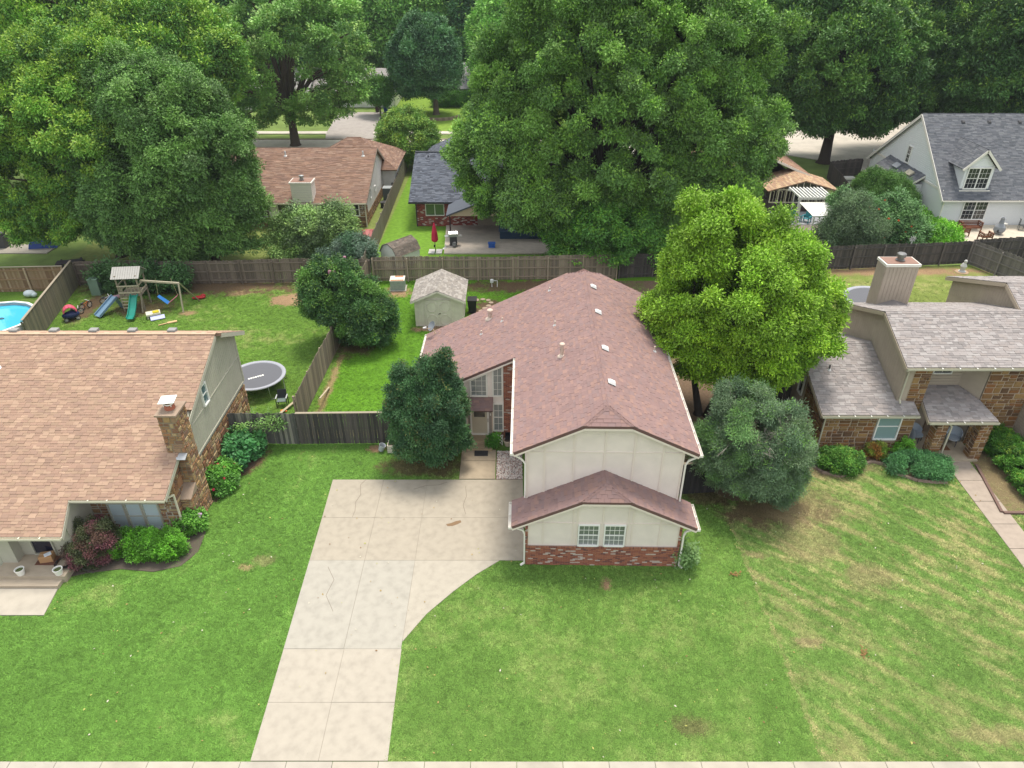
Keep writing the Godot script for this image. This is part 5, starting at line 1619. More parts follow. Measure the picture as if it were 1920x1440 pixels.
	roof_pipe(h, Vector3(10.6, 5.75, -2.3), 0.25, 0.045, mat("pipe_grey", lc(0.3, 0.3, 0.3), 0.6), vm)

	# porch chairs and mat
	var names := ["pale blue wicker chair facing the steps beside the right stone pillar", "pale blue wicker chair half hidden behind the left stone pillar"]
	var spots := [[22.45, -29.25, -0.55], [20.75, -29.55, 0.7]]
	for i in 2:
		var ch := thing("wicker_chair", names[i], "chair", Vector3(spots[i][0], 0.12, spots[i][1]), spots[i][2], "wicker chairs on the stone porch")
		var wk := mat("wicker_blue", lc(0.46, 0.53, 0.62), 0.7, "grain", Vector3(6, 6, 6))
		var s := MB.new()
		s.lathe(Vector3(0, 0.36, 0), [Vector2(0, 0), Vector2(0.3, 0.0), Vector2(0.31, 0.06), Vector2(0, 0.075)], 14)
		part("seat", s.mesh(), wk, ch)
		var bb := MB.new()
		for k in 15:
			var a0 := PI * (0.92 + k * 0.0773)
			var a1 := PI * (0.92 + (k + 1) * 0.0773)
			var h0 := 0.58 + 0.32 * pow(sin(PI * (k + 0.0) / 15.0), 0.7)
			var h1 := 0.58 + 0.32 * pow(sin(PI * (k + 1.0) / 15.0), 0.7)
			var q0 := Vector3(cos(a0) * 0.33, 0, sin(a0) * 0.33)
			var q1 := Vector3(cos(a1) * 0.33, 0, sin(a1) * 0.33)
			bb.quad(q0 + up * 0.2, q1 + up * 0.2, q1 * 1.08 + up * h1, q0 * 1.08 + up * h0, q0)
			bb.quad(q0 * 0.92 + up * 0.2, q1 * 0.92 + up * 0.2, q1 + up * h1, q0 + up * h0, -q0)
			bb.quad(q0 + up * h0, q1 + up * h1, q1 * 1.08 + up * h1, q0 * 1.08 + up * h0, up)
		part("backrest", bb.mesh(), wk, ch)
		for q in [[-0.22, -0.2], [0.22, -0.2], [0.2, 0.22], [-0.2, 0.22]]:
			bpart("leg", ch, Vector3(q[0], 0.19, q[1]), Vector3(0.035, 0.38, 0.035), mat("leg_dark", lc(0.08, 0.08, 0.09), 0.5))
	var dm := MB.new()
	dm.box(Vector3(0, 0.01, 0), Vector3(0.8, 0.018, 0.42))
	single("door_mat", dm.mesh(), mat("mat_rust", lc(0.20, 0.09, 0.04), 0.95, "stain", Vector3(3, 3, 3)), "rust brown door mat on the stone house's porch", "door mat", Vector3(21.75, 0.122, -28.9))
	# edging
	var eg := MB.new()
	var e := [[14.77, -28.08], [14.80, -27.5], [15.05, -27.05], [15.83, -26.72], [16.5, -26.95], [16.98, -27.32], [17.45, -27.7], [17.85, -27.85], [18.31, -27.67], [18.62, -26.93], [19.41, -26.41], [20.1, -26.28], [20.75, -26.27]]
	var ed := thing("edging", "low curved brick edging round the mulch bed of the stone house", "edging", Vector3(14.77, 0, -28.08))
	var ec := mat("edging_brick", lc(0.30, 0.22, 0.18), 0.9, "stain", Vector3(2, 2, 2))
	for i in e.size() - 1:
		var a := Vector3(e[i][0] - 14.77, 0.06, e[i][1] + 28.08)
		var b := Vector3(e[i + 1][0] - 14.77, 0.06, e[i + 1][1] + 28.08)
		var k := maxi(1, int(a.distance_to(b) / 0.22))
		for j in k:
			var p := a.lerp(b, (j + 0.5) / k)
			var d := (b - a).normalized()
			bpart("brick", ed, p, Vector3(0.11, 0.12, a.distance_to(b) / k - 0.012), ec, Basis(up.cross(d), up, d))
	var ed2 := thing("edging", "straight reddish timber edging along the right side of the narrow path", "edging", Vector3(22.86, 0, -27.6))
	var el := mat("edging_timber", lc(0.19, 0.12, 0.10), 0.9, "streak", Vector3(3, 3, 0.5))
	var eb := MB.new()
	eb.bar(Vector3(0.02, 0.05, 0), Vector3(-0.72, 0.05, 3.4), 0.12, 0.12)
	part("timber", eb.mesh(), el, ed2)
	var eb2 := MB.new()
	eb2.bar(Vector3(-0.66, 0.05, 3.45), Vector3(1.9, 0.05, 3.5), 0.12, 0.12)
	part("timber", eb2.mesh(), el, ed2)

# ---------- houses behind ----------
func build_back_houses() -> void:
	rng.seed = 404
	var up := Vector3.UP
	var rt := Vector3.RIGHT
	var fwd := Vector3.FORWARD
	var bk := Vector3.BACK
	var gd := mat("glass_dark", lc(0.022, 0.026, 0.03), 0.06)
	var white := mat("white_paint", lc(0.77, 0.76, 0.73), 0.6, "soft", Vector3(0.3, 0.3, 0.3))
	var wtrim := mat("white_trim", lc(0.74, 0.71, 0.66), 0.5)
	# the brown roofed house behind the left yard
	var h := thing("house", "low house with faded brown roof and white lap sided chimney beyond the left back fence", "house", Vector3(-13.1, 0, -62))
	var w := MB.new()
	w.prism(pv([0, 0, 10.8, 0, 10.8, 3.15, 7.3, 5.05, 0, 2.28]), Vector3(-14, 0, 0), fwd, up, Vector3(14, 0, 0))
	w.span(Vector3(-7, 0, -17), Vector3(1.2, 2.5, -10.2))
	part("wall", w.mesh(), white, h)
	var sl := []
	var tones := [lc(0.20, 0.115, 0.055), lc(0.26, 0.155, 0.07), lc(0.15, 0.085, 0.05), lc(0.31, 0.20, 0.09)]
	stones(sl, Vector3(0, 0, 0), rt, up, bk, rect(-14, 0, 0, 0.95), [], 4, 0.18, 0.34, 0.25, 0.6)
	stones(sl, Vector3(0, 0, 0), rt, up, bk, rect(-0.5, 0.95, 0.0, 2.2), [], 4, 0.18, 0.34, 0.2, 0.5)
	stones(sl, Vector3(0, 0, 0), fwd, up, rt, pv([0, 0, 10.8, 0, 10.8, 1.0, 1.2, 1.0, 0.9, 2.6, 0, 2.28]), [], 4, 0.18, 0.34, 0.25, 0.6)
	var sw := MB.new()
	sw.span(Vector3(-13.9, 0, -0.3), Vector3(-0.02, 0.95, 0.004))
	var swp := part("stone_wall", sw.mesh(), mat("stone_mortar", lc(0.28, 0.22, 0.16), 1.0), h)
	lay("stone", swp, sl, tones, "far_stone", 0.92, "", Vector3.ONE, 120)
	var r := MB.new()
	var tl := []
	var S := Vector3(0, 2.9, -7.7).normalized()
	var S2 := Vector3(0, 2.05, 3.7).normalized()
	slab_roof(r, Vector3(0, 2.3, 0.4), rt, S, rect(-14.3, 0, 0.25, 8.228))
	slab_roof(r, Vector3(0, 3.15, -11.0), rt, S2, rect(-14.3, 0, 0.25, 4.23))
	shingles(tl, Vector3(0, 2.3, 0.4), rt, S, rect(-14.3, 0, 0.25, 8.228), 6, 0.3, 0.8, 0.16)
	shingles(tl, Vector3(0, 3.15, -11.0), rt, S2, rect(-14.3, 0, 0.25, 4.23), 6, 0.3, 0.8, 0.16)
	var hp := Vector3(-3.8, 4.8, -13.3)
	var hq := Vector3(-2.5, 4.8, -13.3)
	var ca := [Vector3(-7.4, 2.5, -9.5), Vector3(1.6, 2.5, -9.5), Vector3(1.6, 2.5, -17.4), Vector3(-7.4, 2.5, -17.4)]
	for q in [[ca[0], ca[1], hq, hp], [ca[1], ca[2], hq, hq], [ca[2], ca[3], hp, hq], [ca[3], ca[0], hp, hp]]:
		var u: Vector3 = (q[1] - q[0]).normalized()
		var mid: Vector3 = (q[2] + q[3]) * 0.5
		var s: Vector3 = (mid - q[0]) - u * u.dot(mid - q[0])
		var sv := s.normalized()
		var poly := PackedVector2Array()
		for p in q:
			var v2 := Vector2(u.dot(p - q[0]), sv.dot(p - q[0]))
			if poly.is_empty() or poly[poly.size() - 1].distance_to(v2) > 0.01:
				poly.append(v2)
		slab_roof(r, q[0], u, sv, poly)
		shingles(tl, q[0], u, sv, poly, 6, 0.3, 0.8, 0.16)
	var roof := part("roof", r.mesh(), mat("brown_deck", lc(0.2, 0.13, 0.09), 0.95), h)
	lay("shingle", roof, tl, [lc(0.255, 0.155, 0.11), lc(0.225, 0.135, 0.10), lc(0.285, 0.175, 0.125), lc(0.24, 0.15, 0.115), lc(0.30, 0.20, 0.15), lc(0.21, 0.13, 0.10)], "far_brown", 0.95, "patch", Vector3(0.12, 0.12, 0.12), 0)
	var gs := mat("gutter_cream", lc(0.62, 0.58, 0.47), 0.6)
	gutter(h, Vector3(-14.3, 2.3, 0.4), Vector3(0.25, 2.3, 0.4), bk, gs, gs)
	bpart("downspout", h, Vector3(0.05, 1.1, 0.08), Vector3(0.08, 2.2, 0.07), gs)
	var rb := MB.new()
	rb.bar(Vector3(0.26, 2.2, 0.4), Vector3(0.26, 5.1, -7.3), 0.03, 0.18)
	rb.bar(Vector3(0.26, 5.1, -7.3), Vector3(0.26, 3.05, -11.0), 0.03, 0.22)
	part("rake_board", rb.mesh(), mat("rake_brown", lc(0.25, 0.2, 0.16), 0.8), h)
	for q in [[-9.2, 0.8], [-7.1, 0.75], [-3.3, 0.7]]:
		window(h, Vector3(q[0], 1.5, 0.03), rt, up, q[1] + 0.6, 1.2, 1, 2, gd, 0.06)
	window(h, Vector3(-2.0, 1.6, 0.03), rt, up, 1.05, 1.15, 1, 2, mat("glass_olive", lc(0.18, 0.17, 0.08), 0.1), 0.06)
	window(h, Vector3(-0.78, 1.6, 0.03), rt, up, 0.55, 1.15, 1, 2, gd, 0.06)
	window(h, Vector3(0.03, 2.2, -2.95), fwd, up, 0.55, 0.95, 1, 2, gd, 0.07)
	window(h, Vector3(0.03, 1.9, -5.4), fwd, up, 0.4, 0.5, 1, 1, gd, 0.07)
	var c := MB.new()
	c.span(Vector3(-6.22, 0.85, -1.0), Vector3(-4.43, 4.02, 0.36))
	part("chimney", c.mesh(), mat("lap_shadow", lc(0.33, 0.33, 0.33), 0.8), h)
	laps_on(h, Vector3(0, 0, 0.36), rt, bk, rect(-6.22, 0.85, -4.43, 3.95), [], 0.15, wtrim)
	laps_on(h, Vector3(-4.43, 0, 0), fwd, rt, rect(-0.36, 0.85, 1.0, 3.95), [], 0.15, wtrim)
	bpart("chimney_trim", h, Vector3(-5.32, 4.06, -0.32), Vector3(1.98, 0.12, 1.5), wtrim)
	bpart("chimney_pan", h, Vector3(-5.32, 4.125, -0.32), Vector3(1.8, 0.03, 1.3), mat("pan_red", lc(0.27, 0.16, 0.125), 0.7, "stain", Vector3(1, 1, 1)))
	var f := MB.new()
	f.lathe(Vector3(-5.32, 4.13, -0.3), [Vector2(0.2, 0), Vector2(0.22, 0.12), Vector2(0.15, 0.15), Vector2(0.15, 0.25), Vector2(0.22, 0.27), Vector2(0.22, 0.42), Vector2(0, 0.48)], 12)
	part("flue", f.mesh(), mat("flue_light", lc(0.42, 0.43, 0.44), 0.35, "", Vector3.ONE, {"metal": 0.7}), h)
	var vm := mat("vent_white", lc(0.72, 0.72, 0.72), 0.5)
	roof_pipe(h, Vector3(-8.2, 4.75, -6.1), 0.45, 0.07, vm, vm)
	roof_pipe(h, Vector3(-0.9, 4.75, -6.1), 0.45, 0.07, vm, vm)

	# the slate roofed brick house beside it
	rng.seed = 405
	h = thing("house", "red brick house with dark slate blue roof, half hidden by the largest tree", "house", Vector3(-8.6, 0, -62.2))
	w = MB.new()
	w.prism(pv([0.02, 0, 12.5, 0, 12.5, 2.6, 6.4, 4.85, 0.02, 2.4]), Vector3(0.02, 0, 0), fwd, up, Vector3(16, 0, 0))
	part("wall", w.mesh(), mat("dark_siding", lc(0.30, 0.25, 0.2), 0.8), h)
	var bl := []
	bricks(bl, Vector3(0, 0, 0), rt, up, bk, rect(0, 0, 5.5, 2.3), [rect(0.85, 1.0, 2.55, 3)], [0, 0, 1, 1, 2, 3, 5], 0.24, 0.085)
	bricks(bl, Vector3(0, 0, 0), -fwd, up, -rt, rect(-12, 0, 0, 2.3), [], [0, 0, 1, 1, 2, 3, 5], 0.24, 0.085)
	var bm := MB.new()
	bm.span(Vector3(0.005, 0, -0.2), Vector3(5.5, 1.0, 0.0))
	bm.span(Vector3(0.005, 0.9, -0.2), Vector3(0.85, 2.3, 0.0))
	bm.span(Vector3(2.55, 0.9, -0.2), Vector3(5.5, 2.3, 0.0))
	bm.span(Vector3(0.0, 0, -12), Vector3(0.1, 2.3, -0.22))
	var bp := part("brick_wall", bm.mesh(), mat("brick_mortar", lc(0.36, 0.31, 0.27), 1.0), h)
	lay("brick", bp, bl, [lc(0.27, 0.06, 0.05), lc(0.22, 0.05, 0.045), lc(0.32, 0.09, 0.07), lc(0.16, 0.045, 0.045), lc(0.29, 0.10, 0.06), lc(0.5, 0.45, 0.42)], "far_brick", 0.9, "", Vector3.ONE, 60)
	window(h, Vector3(1.7, 1.53, 0.0), rt, up, 1.68, 1.08, 1, 1, mat("glass_green", lc(0.05, 0.075, 0.06), 0.06, "", Vector3.ONE, {"spec": 0.7}), 0.05, 2, false)
	r = MB.new()
	tl = []
	S = Vector3(0, 2.65, -6.9).normalized()
	S2 = Vector3(0, 2.3, 6.1).normalized()
	slab_roof(r, Vector3(0, 2.35, 0.5), rt, S, rect(-0.55, 0, 16.4, 7.391))
	slab_roof(r, Vector3(0, 2.7, -12.5), rt, S2, rect(-0.55, 0, 16.4, 6.519))
	shingles(tl, Vector3(0, 2.35, 0.5), rt, S, rect(-0.55, 0, 16.4, 7.391), 6, 0.2, 0.5, 0.18)
	shingles(tl, Vector3(0, 2.7, -12.5), rt, S2, rect(-0.55, 0, 16.4, 6.519), 6, 0.2, 0.5, 0.18)
	hp = Vector3(3.5, 5.3, -13.0)
	hq = Vector3(5.5, 5.3, -13.0)
	ca = [Vector3(-0.5, 2.6, -9.0), Vector3(9.5, 2.6, -9.0), Vector3(9.5, 2.6, -18.0), Vector3(-0.5, 2.6, -18.0)]
	for q in [[ca[0], ca[1], hq, hp], [ca[1], ca[2], hq, hq], [ca[2], ca[3], hp, hq], [ca[3], ca[0], hp, hp]]:
		var u: Vector3 = (q[1] - q[0]).normalized()
		var mid: Vector3 = (q[2] + q[3]) * 0.5
		var s: Vector3 = (mid - q[0]) - u * u.dot(mid - q[0])
		var sv := s.normalized()
		var poly := PackedVector2Array()
		for p in q:
			var v2 := Vector2(u.dot(p - q[0]), sv.dot(p - q[0]))
			if poly.is_empty() or poly[poly.size() - 1].distance_to(v2) > 0.01:
				poly.append(v2)
		slab_roof(r, q[0], u, sv, poly)
		shingles(tl, q[0], u, sv, poly, 6, 0.2, 0.5, 0.18)
	roof = part("roof", r.mesh(), mat("slate_deck", lc(0.05, 0.055, 0.07), 0.9), h)
	lay("shingle", roof, tl, [lc(0.088, 0.10, 0.128), lc(0.075, 0.085, 0.11), lc(0.115, 0.13, 0.165), lc(0.06, 0.068, 0.09), lc(0.10, 0.115, 0.15), lc(0.13, 0.145, 0.18)], "slate_shingle", 0.9, "grain", Vector3(1, 1, 1), 0)
	bpart("ridge_cap", h, Vector3(7.9, 5.03, -6.4), Vector3(16.9, 0.05, 0.3), mat("slate_ridge", lc(0.05, 0.055, 0.065), 0.9))
	var dg := mat("gutter_dark", lc(0.035, 0.035, 0.04), 0.5)
	gutter(h, Vector3(-0.55, 2.34, 0.5), Vector3(9.0, 2.34, 0.5), bk, dg, dg)
	bpart("downspout", h, Vector3(0.05, 1.1, 0.06), Vector3(0.08, 2.2, 0.07), dg)
	roof_pipe(h, Vector3(0.75, 4.6, -5.6), 0.3, 0.05, dg, vm)
	# the patio cover
	var pc := MB.new()
	pc.prism(pv([0.0, 2.2, 2.7, 3.25, 5.4, 2.2, 5.4, 2.08, 2.7, 3.12, 0, 2.08]), Vector3(3.0, 0, 0.4), rt, up, Vector3(0, 0, 3.2))
	part("patio_roof", pc.mesh(), mat("slate_cover", lc(0.10, 0.115, 0.145), 0.9, "grain", Vector3(1, 1, 1)), h)
	pc = MB.new()
	pc.prism(pv([0.25, 2.1, 2.7, 3.1, 5.15, 2.1]), Vector3(3.0, 0, 3.4), rt, up, Vector3(0, 0, 0.06))
	part("patio_gable", pc.mesh(), mat("tan_gable", lc(0.50, 0.40, 0.29), 0.8), h)
	for q in [3.3, 8.1]:
		bpart("post", h, Vector3(q, 1.1, 3.3), Vector3(0.12, 2.2, 0.12), mat("post_dark", lc(0.05, 0.025, 0.025), 0.6))

	# the white house on the right
	rng.seed = 406
	h = thing("house", "white house with steep dark grey roof and gabled dormer, at the right edge", "house", Vector3(38.2, 0, -62))
	var wp := mat("white_lap", lc(0.76, 0.79, 0.82), 0.6)
	w = MB.new()
	w.prism(pv([0, 0, 14.9, 0, 14.9, 2.55, 7.0, 8.2, 0, 2.55]), Vector3(0, 0, 0), fwd, up, Vector3(20, 0, 0))
	w.prism(pv([4.0, 0, 11.0, 0, 11.0, 2.7, 4.0, 2.7]), Vector3(-1.0, 0, 0), fwd, up, Vector3(1.0, 0, 0))
	w.prism(pv([1.45, 2.4, 4.0, 2.4, 4.0, 5.15, 2.73, 6.45, 1.45, 5.15]), Vector3(0, 0, -4.5), rt, up, Vector3(0, 0, 3.85))
	part("wall", w.mesh(), mat("white_brick", lc(0.74, 0.76, 0.78), 0.85, "brickish", Vector3(1, 1, 1), {"bump": 1.5}), h)
	laps_on(h, Vector3(0, 0, 0), fwd, -rt, pv([1.0, 3.2, 14.9, 3.2, 14.9, 2.6, 7.0, 8.2, 0.7, 3.2]), [rect(7.2, 3.6, 8.2, 5.5)], 0.17, wp)
	bpart("band_board", h, Vector3(-0.02, 3.1, -7.2), Vector3(0.05, 0.2, 13.6), wtrim)
	laps_on(h, Vector3(0, 0, -0.65), rt, bk, pv([1.47, 3.2, 3.98, 3.2, 3.98, 5.15, 2.73, 6.4, 1.47, 5.15]), [rect(1.7, 3.2, 3.75, 5.3)], 0.16, wp)
	window(h, Vector3(-0.03, 4.5, -7.7), -fwd, up, 0.75, 1.6, 2, 4, gd, 0.07)
	window(h, Vector3(2.73, 4.2, -0.60), rt, up, 2.1, 1.9, 3, 4, gd, 0.09, 2, true)
	bpart("dormer_sill", h, Vector3(2.73, 3.12, -0.55), Vector3(2.7, 0.12, 0.3), wtrim)
	window(h, Vector3(3.0, 1.55, 0.03), rt, up, 2.2, 1.75, 3, 4, gd, 0.08, 2, true)
	bpart("window_sill", h, Vector3(3.0, 0.6, 0.06), Vector3(2.4, 0.12, 0.2), white)
	window(h, Vector3(9.0, 1.75, 0.03), rt, up, 1.9, 1.1, 4, 4, gd, 0.07, 1, true)
	r = MB.new()
	tl = []
	S = Vector3(0, 5.84, -7.3).normalized()
	S2 = Vector3(0, 6.1, 8.3).normalized()
	slab_roof(r, Vector3(0, 2.52, 0.3), rt, S, rect(-0.25, 0, 20, 9.349))
	slab_roof(r, Vector3(0, 2.26, -15.3), rt, S2, rect(-0.25, 0, 20, 10.3))
	shingles(tl, Vector3(0, 2.52, 0.3), rt, S, rect(-0.25, 0, 20, 9.349), 6, 0.2, 0.6, 0.17)
	shingles(tl, Vector3(0, 2.26, -15.3), rt, S2, rect(-0.25, 0, 20, 10.3), 6, 0.2, 0.6, 0.17)
	var D1 := Vector3(1.65, 1.65, 0).normalized()
	var D2 := Vector3(-1.65, 1.65, 0).normalized()
	var dp := pv([0, 0, 3.05, 0, 5.2, 2.333, 0, 2.333])
	slab_roof(r, Vector3(1.08, 5.06, -0.35), fwd, D1, dp)
	slab_roof(r, Vector3(4.38, 5.06, -0.35), fwd, D2, dp)
	shingles(tl, Vector3(1.08, 5.06, -0.35), fwd, D1, dp, 6, 0.2, 0.5, 0.17)
	shingles(tl, Vector3(4.38, 5.06, -0.35), fwd, D2, dp, 6, 0.2, 0.5, 0.17)
	var BS := Vector3(1.1, 0.8, 0).normalized()
	slab_roof(r, Vector3(-1.2, 2.72, -3.8), fwd, BS, rect(0, 0, 7.3, 1.48))
	shingles(tl, Vector3(-1.2, 2.72, -3.8), fwd, BS, rect(0, 0, 7.3, 1.48), 6, 0.2, 0.5, 0.17)
	slab_roof(r, Vector3(7.6, 2.45, 1.3), rt, Vector3(0, 1.2, -2.4).normalized(), rect(0, 0, 8, 3.4))
	shingles(tl, Vector3(7.6, 2.45, 1.3), rt, Vector3(0, 1.2, -2.4).normalized(), rect(0, 0, 8, 3.4), 6, 0.2, 0.5, 0.17)
	roof = part("roof", r.mesh(), mat("charcoal_deck", lc(0.06, 0.06, 0.065), 0.9), h)
	lay("shingle", roof, tl, [lc(0.115, 0.122, 0.142), lc(0.10, 0.107, 0.125), lc(0.135, 0.143, 0.162), lc(0.09, 0.098, 0.115), lc(0.125, 0.13, 0.148), lc(0.15, 0.158, 0.175)], "charcoal_shingle", 0.92, "grain", Vector3(1, 1, 1), 0)
	rb = MB.new()
	rb.bar(Vector3(-0.27, 2.40, 0.3), Vector3(-0.27, 8.22, -7.0), 0.04, 0.26)
	rb.bar(Vector3(-0.27, 8.22, -7.0), Vector3(-0.27, 2.12, -15.3), 0.04, 0.26)
	rb.bar(Vector3(1.08, 4.95, -0.34), Vector3(2.73, 6.6, -0.34), 0.05, 0.2)
	rb.bar(Vector3(4.38, 4.95, -0.34), Vector3(2.73, 6.6, -0.34), 0.05, 0.2)
	rb.bar(Vector3(-1.21, 2.64, -3.8), Vector3(-1.21, 2.64, -11.1), 0.04, 0.16)
	rb.bar(Vector3(-1.2, 2.64, -3.8), Vector3(0.0, 3.5, -3.8), 0.04, 0.16)
	rb.bar(Vector3(7.6, 2.38, 1.3), Vector3(7.6, 3.5, -1.0), 0.04, 0.16)
	part("rake_board", rb.mesh(), wtrim, h)
	gutter(h, Vector3(-0.25, 2.5, 0.3), Vector3(20, 2.5, 0.3), bk, wtrim, wtrim)
	var ds := MB.new()
	ds.bar(Vector3(-0.1, 2.4, 0.36), Vector3(0.05, 2.1, 0.1), 0.09, 0.08)
	ds.bar(Vector3(0.05, 2.1, 0.1), Vector3(0.05, 0.2, 0.1), 0.09, 0.08)
	part("downspout", ds.mesh(), wtrim, h)
	for q in [3.3, 5.7, 8.5]:
		box_vent(h, Vector3(q, 2.52 + 0.8 * 6.55, -6.25), rt, S, mat("vent_black", lc(0.05, 0.05, 0.055), 0.6), mat("vent_dark", lc(0.06, 0.06, 0.06), 0.7))
	for q in [-5.6, -8.2]:
		bpart("roof_hatch", h, Vector3(-0.62, 3.32, q), Vector3(0.55, 0.16, 1.0), mat("hatch_grey", lc(0.22, 0.24, 0.27), 0.5) if q < -6 else mat("hatch_tan", lc(0.38, 0.35, 0.28), 0.6), Basis(bk, 0.63))

	# the house with the screened porch
	rng.seed = 407
	h = thing("house", "house with tan shingled screened porch behind the white pergola", "house", Vector3(24.2, 0, -66.0))
	w = MB.new()
	w.span(Vector3(0, 0, -3.6), Vector3(6.0, 1.0, 0.0))
	w.span(Vector3(0.1, 1.0, -3.6), Vector3(5.9, 2.1, -1.2))
	w.span(Vector3(-9, 0, -14), Vector3(3.4, 2.4, -3.6))
	part("wall", w.mesh(), mat("umber_wall", lc(0.075, 0.055, 0.06), 0.8), h)
	var cream := mat("cream_casement", lc(0.66, 0.61, 0.48), 0.6)
	for k in 9:
		bpart("post", h, Vector3(0.05 + k * 0.74, 1.6, 0.0), Vector3(0.08, 1.25, 0.1), cream)
		if k < 8 and k != 3:
			var cx := 0.42 + k * 0.74
			for s in [-1, 1]:
				var fr := MB.new()
				for e in [[-0.15, 0, 0.03, 1.1], [0.15, 0, 0.03, 1.1], [0, 0.53, 0.27, 0.04], [0, -0.53, 0.27, 0.04]]:
					fr.box(Vector3(e[0], e[1], 0), Vector3(e[2], e[3], 0.03))
				part("casement", fr.mesh(), cream, h, Transform3D(Basis(up, s * 0.75), Vector3(cx + s * 0.24, 1.58, 0.14)))
	for y in [0.98, 2.2]:
		bpart("rail", h, Vector3(3.0, y, 0.02), Vector3(6.0, 0.09, 0.12), cream)
	bpart("screen_door", h, Vector3(2.64, 1.05, 0.03), Vector3(0.66, 2.05, 0.03), gd)
	for x in [2.28, 3.0]:
		bpart("door_frame", h, Vector3(x, 1.1, 0.06), Vector3(0.09, 2.2, 0.09), mat("white_trim", lc(0.74, 0.71, 0.66), 0.5))
	var gb := MB.new()
	gb.prism(pv([0.2, 2.25, 5.8, 2.25, 3.0, 3.0]), Vector3(0, 0, -0.1), rt, up, Vector3(0, 0, 0.06))
	part("gable_screen", gb.mesh(), mat("screen_olive", lc(0.075, 0.08, 0.055), 0.7), h)
	for k in 9:
		var x := 0.6 + k * 0.6
		var t := 2.25 + 0.75 * (1.0 - absf(x - 3.0) / 2.8)
		bpart("stud", h, Vector3(x, (2.25 + t) * 0.5, 0.0), Vector3(0.06, t - 2.25, 0.06), cream)
	r = MB.new()
	tl = []
	var P1 := Vector3(3.35, 0.95, 0).normalized()
	var P2 := Vector3(-3.35, 0.95, 0).normalized()
	slab_roof(r, Vector3(-0.35, 2.13, 0.35), fwd, P1, rect(0, 0, 4.5, 3.48), 0.09)
	slab_roof(r, Vector3(6.35, 2.13, 0.35), fwd, P2, rect(0, 0, 4.5, 3.48), 0.09)
	shingles(tl, Vector3(-0.35, 2.13, 0.35), fwd, P1, rect(0, 0, 4.5, 3.48), 6, 0.25, 0.7, 0.17)
	shingles(tl, Vector3(6.35, 2.13, 0.35), fwd, P2, rect(0, 0, 4.5, 3.48), 6, 0.25, 0.7, 0.17)
	roof = part("porch_roof", r.mesh(), mat("brown_deck", lc(0.2, 0.13, 0.09), 0.95), h)
	lay("shingle", roof, tl, [lc(0.42, 0.28, 0.18), lc(0.38, 0.25, 0.17), lc(0.47, 0.33, 0.20), lc(0.40, 0.25, 0.16), lc(0.50, 0.37, 0.24), lc(0.35, 0.23, 0.16)], "tan_shingle", 0.95, "grain", Vector3(1, 1, 1), 0)
	r = MB.new()
	tl = []
	var M1 := Vector3(5.0, 2.1, 0).normalized()
	slab_roof(r, Vector3(4.9, 2.55, -3.0), fwd, Vector3(-5.0, 2.1, 0).normalized(), rect(0, 0, 11.5, 5.42))
	slab_roof(r, Vector3(-5.1, 2.55, -3.0), fwd, M1, rect(0, 0, 11.5, 5.42))
	shingles(tl, Vector3(4.9, 2.55, -3.0), fwd, Vector3(-5.0, 2.1, 0).normalized(), rect(0, 0, 11.5, 5.42), 6, 0.25, 0.7, 0.17)
	shingles(tl, Vector3(-5.1, 2.55, -3.0), fwd, M1, rect(0, 0, 11.5, 5.42), 6, 0.25, 0.7, 0.17)
	roof = part("roof", r.mesh(), mat("brown_deck", lc(0.2, 0.13, 0.09), 0.95), h)
	lay("shingle", roof, tl, [lc(0.30, 0.18, 0.12), lc(0.27, 0.165, 0.115), lc(0.33, 0.20, 0.135), lc(0.28, 0.17, 0.12), lc(0.35, 0.22, 0.15), lc(0.26, 0.16, 0.12)], "rust_shingle", 0.95, "grain", Vector3(1, 1, 1), 0)
	rb = MB.new()
	rb.bar(Vector3(4.9, 2.47, -2.98), Vector3(-0.1, 4.57, -2.98), 0.04, 0.2)
	part("rake_board", rb.mesh(), mat("white_trim", lc(0.74, 0.71, 0.66), 0.5), h)

	# houses across the street
	var far := [["grey roofed house across the street, left of the dark round crowned tree", -25.5, -116.0, 7.5, 14.0, 4.6, lc(0.27, 0.255, 0.25)], ["grey roofed house across the street, right of the dark round crowned tree", -4.0, -118.0, 6.5, 16.0, 5.0, lc(0.25, 0.24, 0.25)], ["long grey roofed house behind the houses across the street", -6.0, -146.0, 9.0, 14.0, 5.2, lc(0.28, 0.27, 0.265)], ["white walled grey roofed house showing through gaps in the right trees", 30.0, -122.0, 11.0, 13.0, 5.0, lc(0.3, 0.29, 0.285)], ["pale house showing through the crown of the loose sycamore", -40.0, -114.0, 9.0, 13.0, 5.0, lc(0.32, 0.31, 0.30)], ["grey roofed house showing behind the right hand oaks", 66.0, -124.0, 12.0, 13.0, 5.2, lc(0.3, 0.3, 0.3)]]
	for i in far.size():
		var q = far[i]
		h = thing("house", q[0], "house", Vector3(q[1], 0, q[2]), 0.0, "houses across the street")
		var hw: float = q[3]
		var dp2: float = q[4]
		var ry: float = q[5]
		w = MB.new()
		w.prism(pv([0, 0, dp2, 0, dp2, 2.5, dp2 * 0.5, ry - 0.15, 0, 2.5]), Vector3(-hw, 0, 0), fwd, up, Vector3(hw * 2, 0, 0))
		part("wall", w.mesh(), white, h)
		r = MB.new()
		tl = []
		var F1 := Vector3(0, ry - 2.4, -dp2 * 0.5 - 0.4).normalized()
		var F2 := Vector3(0, ry - 2.4, dp2 * 0.5 + 0.4).normalized()
		var ln := Vector2(dp2 * 0.5 + 0.4, ry - 2.4).length()
		slab_roof(r, Vector3(0, 2.4, 0.4), rt, F1, rect(-hw - 0.4, 0, hw + 0.4, ln))
		slab_roof(r, Vector3(0, 2.4, -dp2 - 0.4), rt, F2, rect(-hw - 0.4, 0, hw + 0.4, ln))
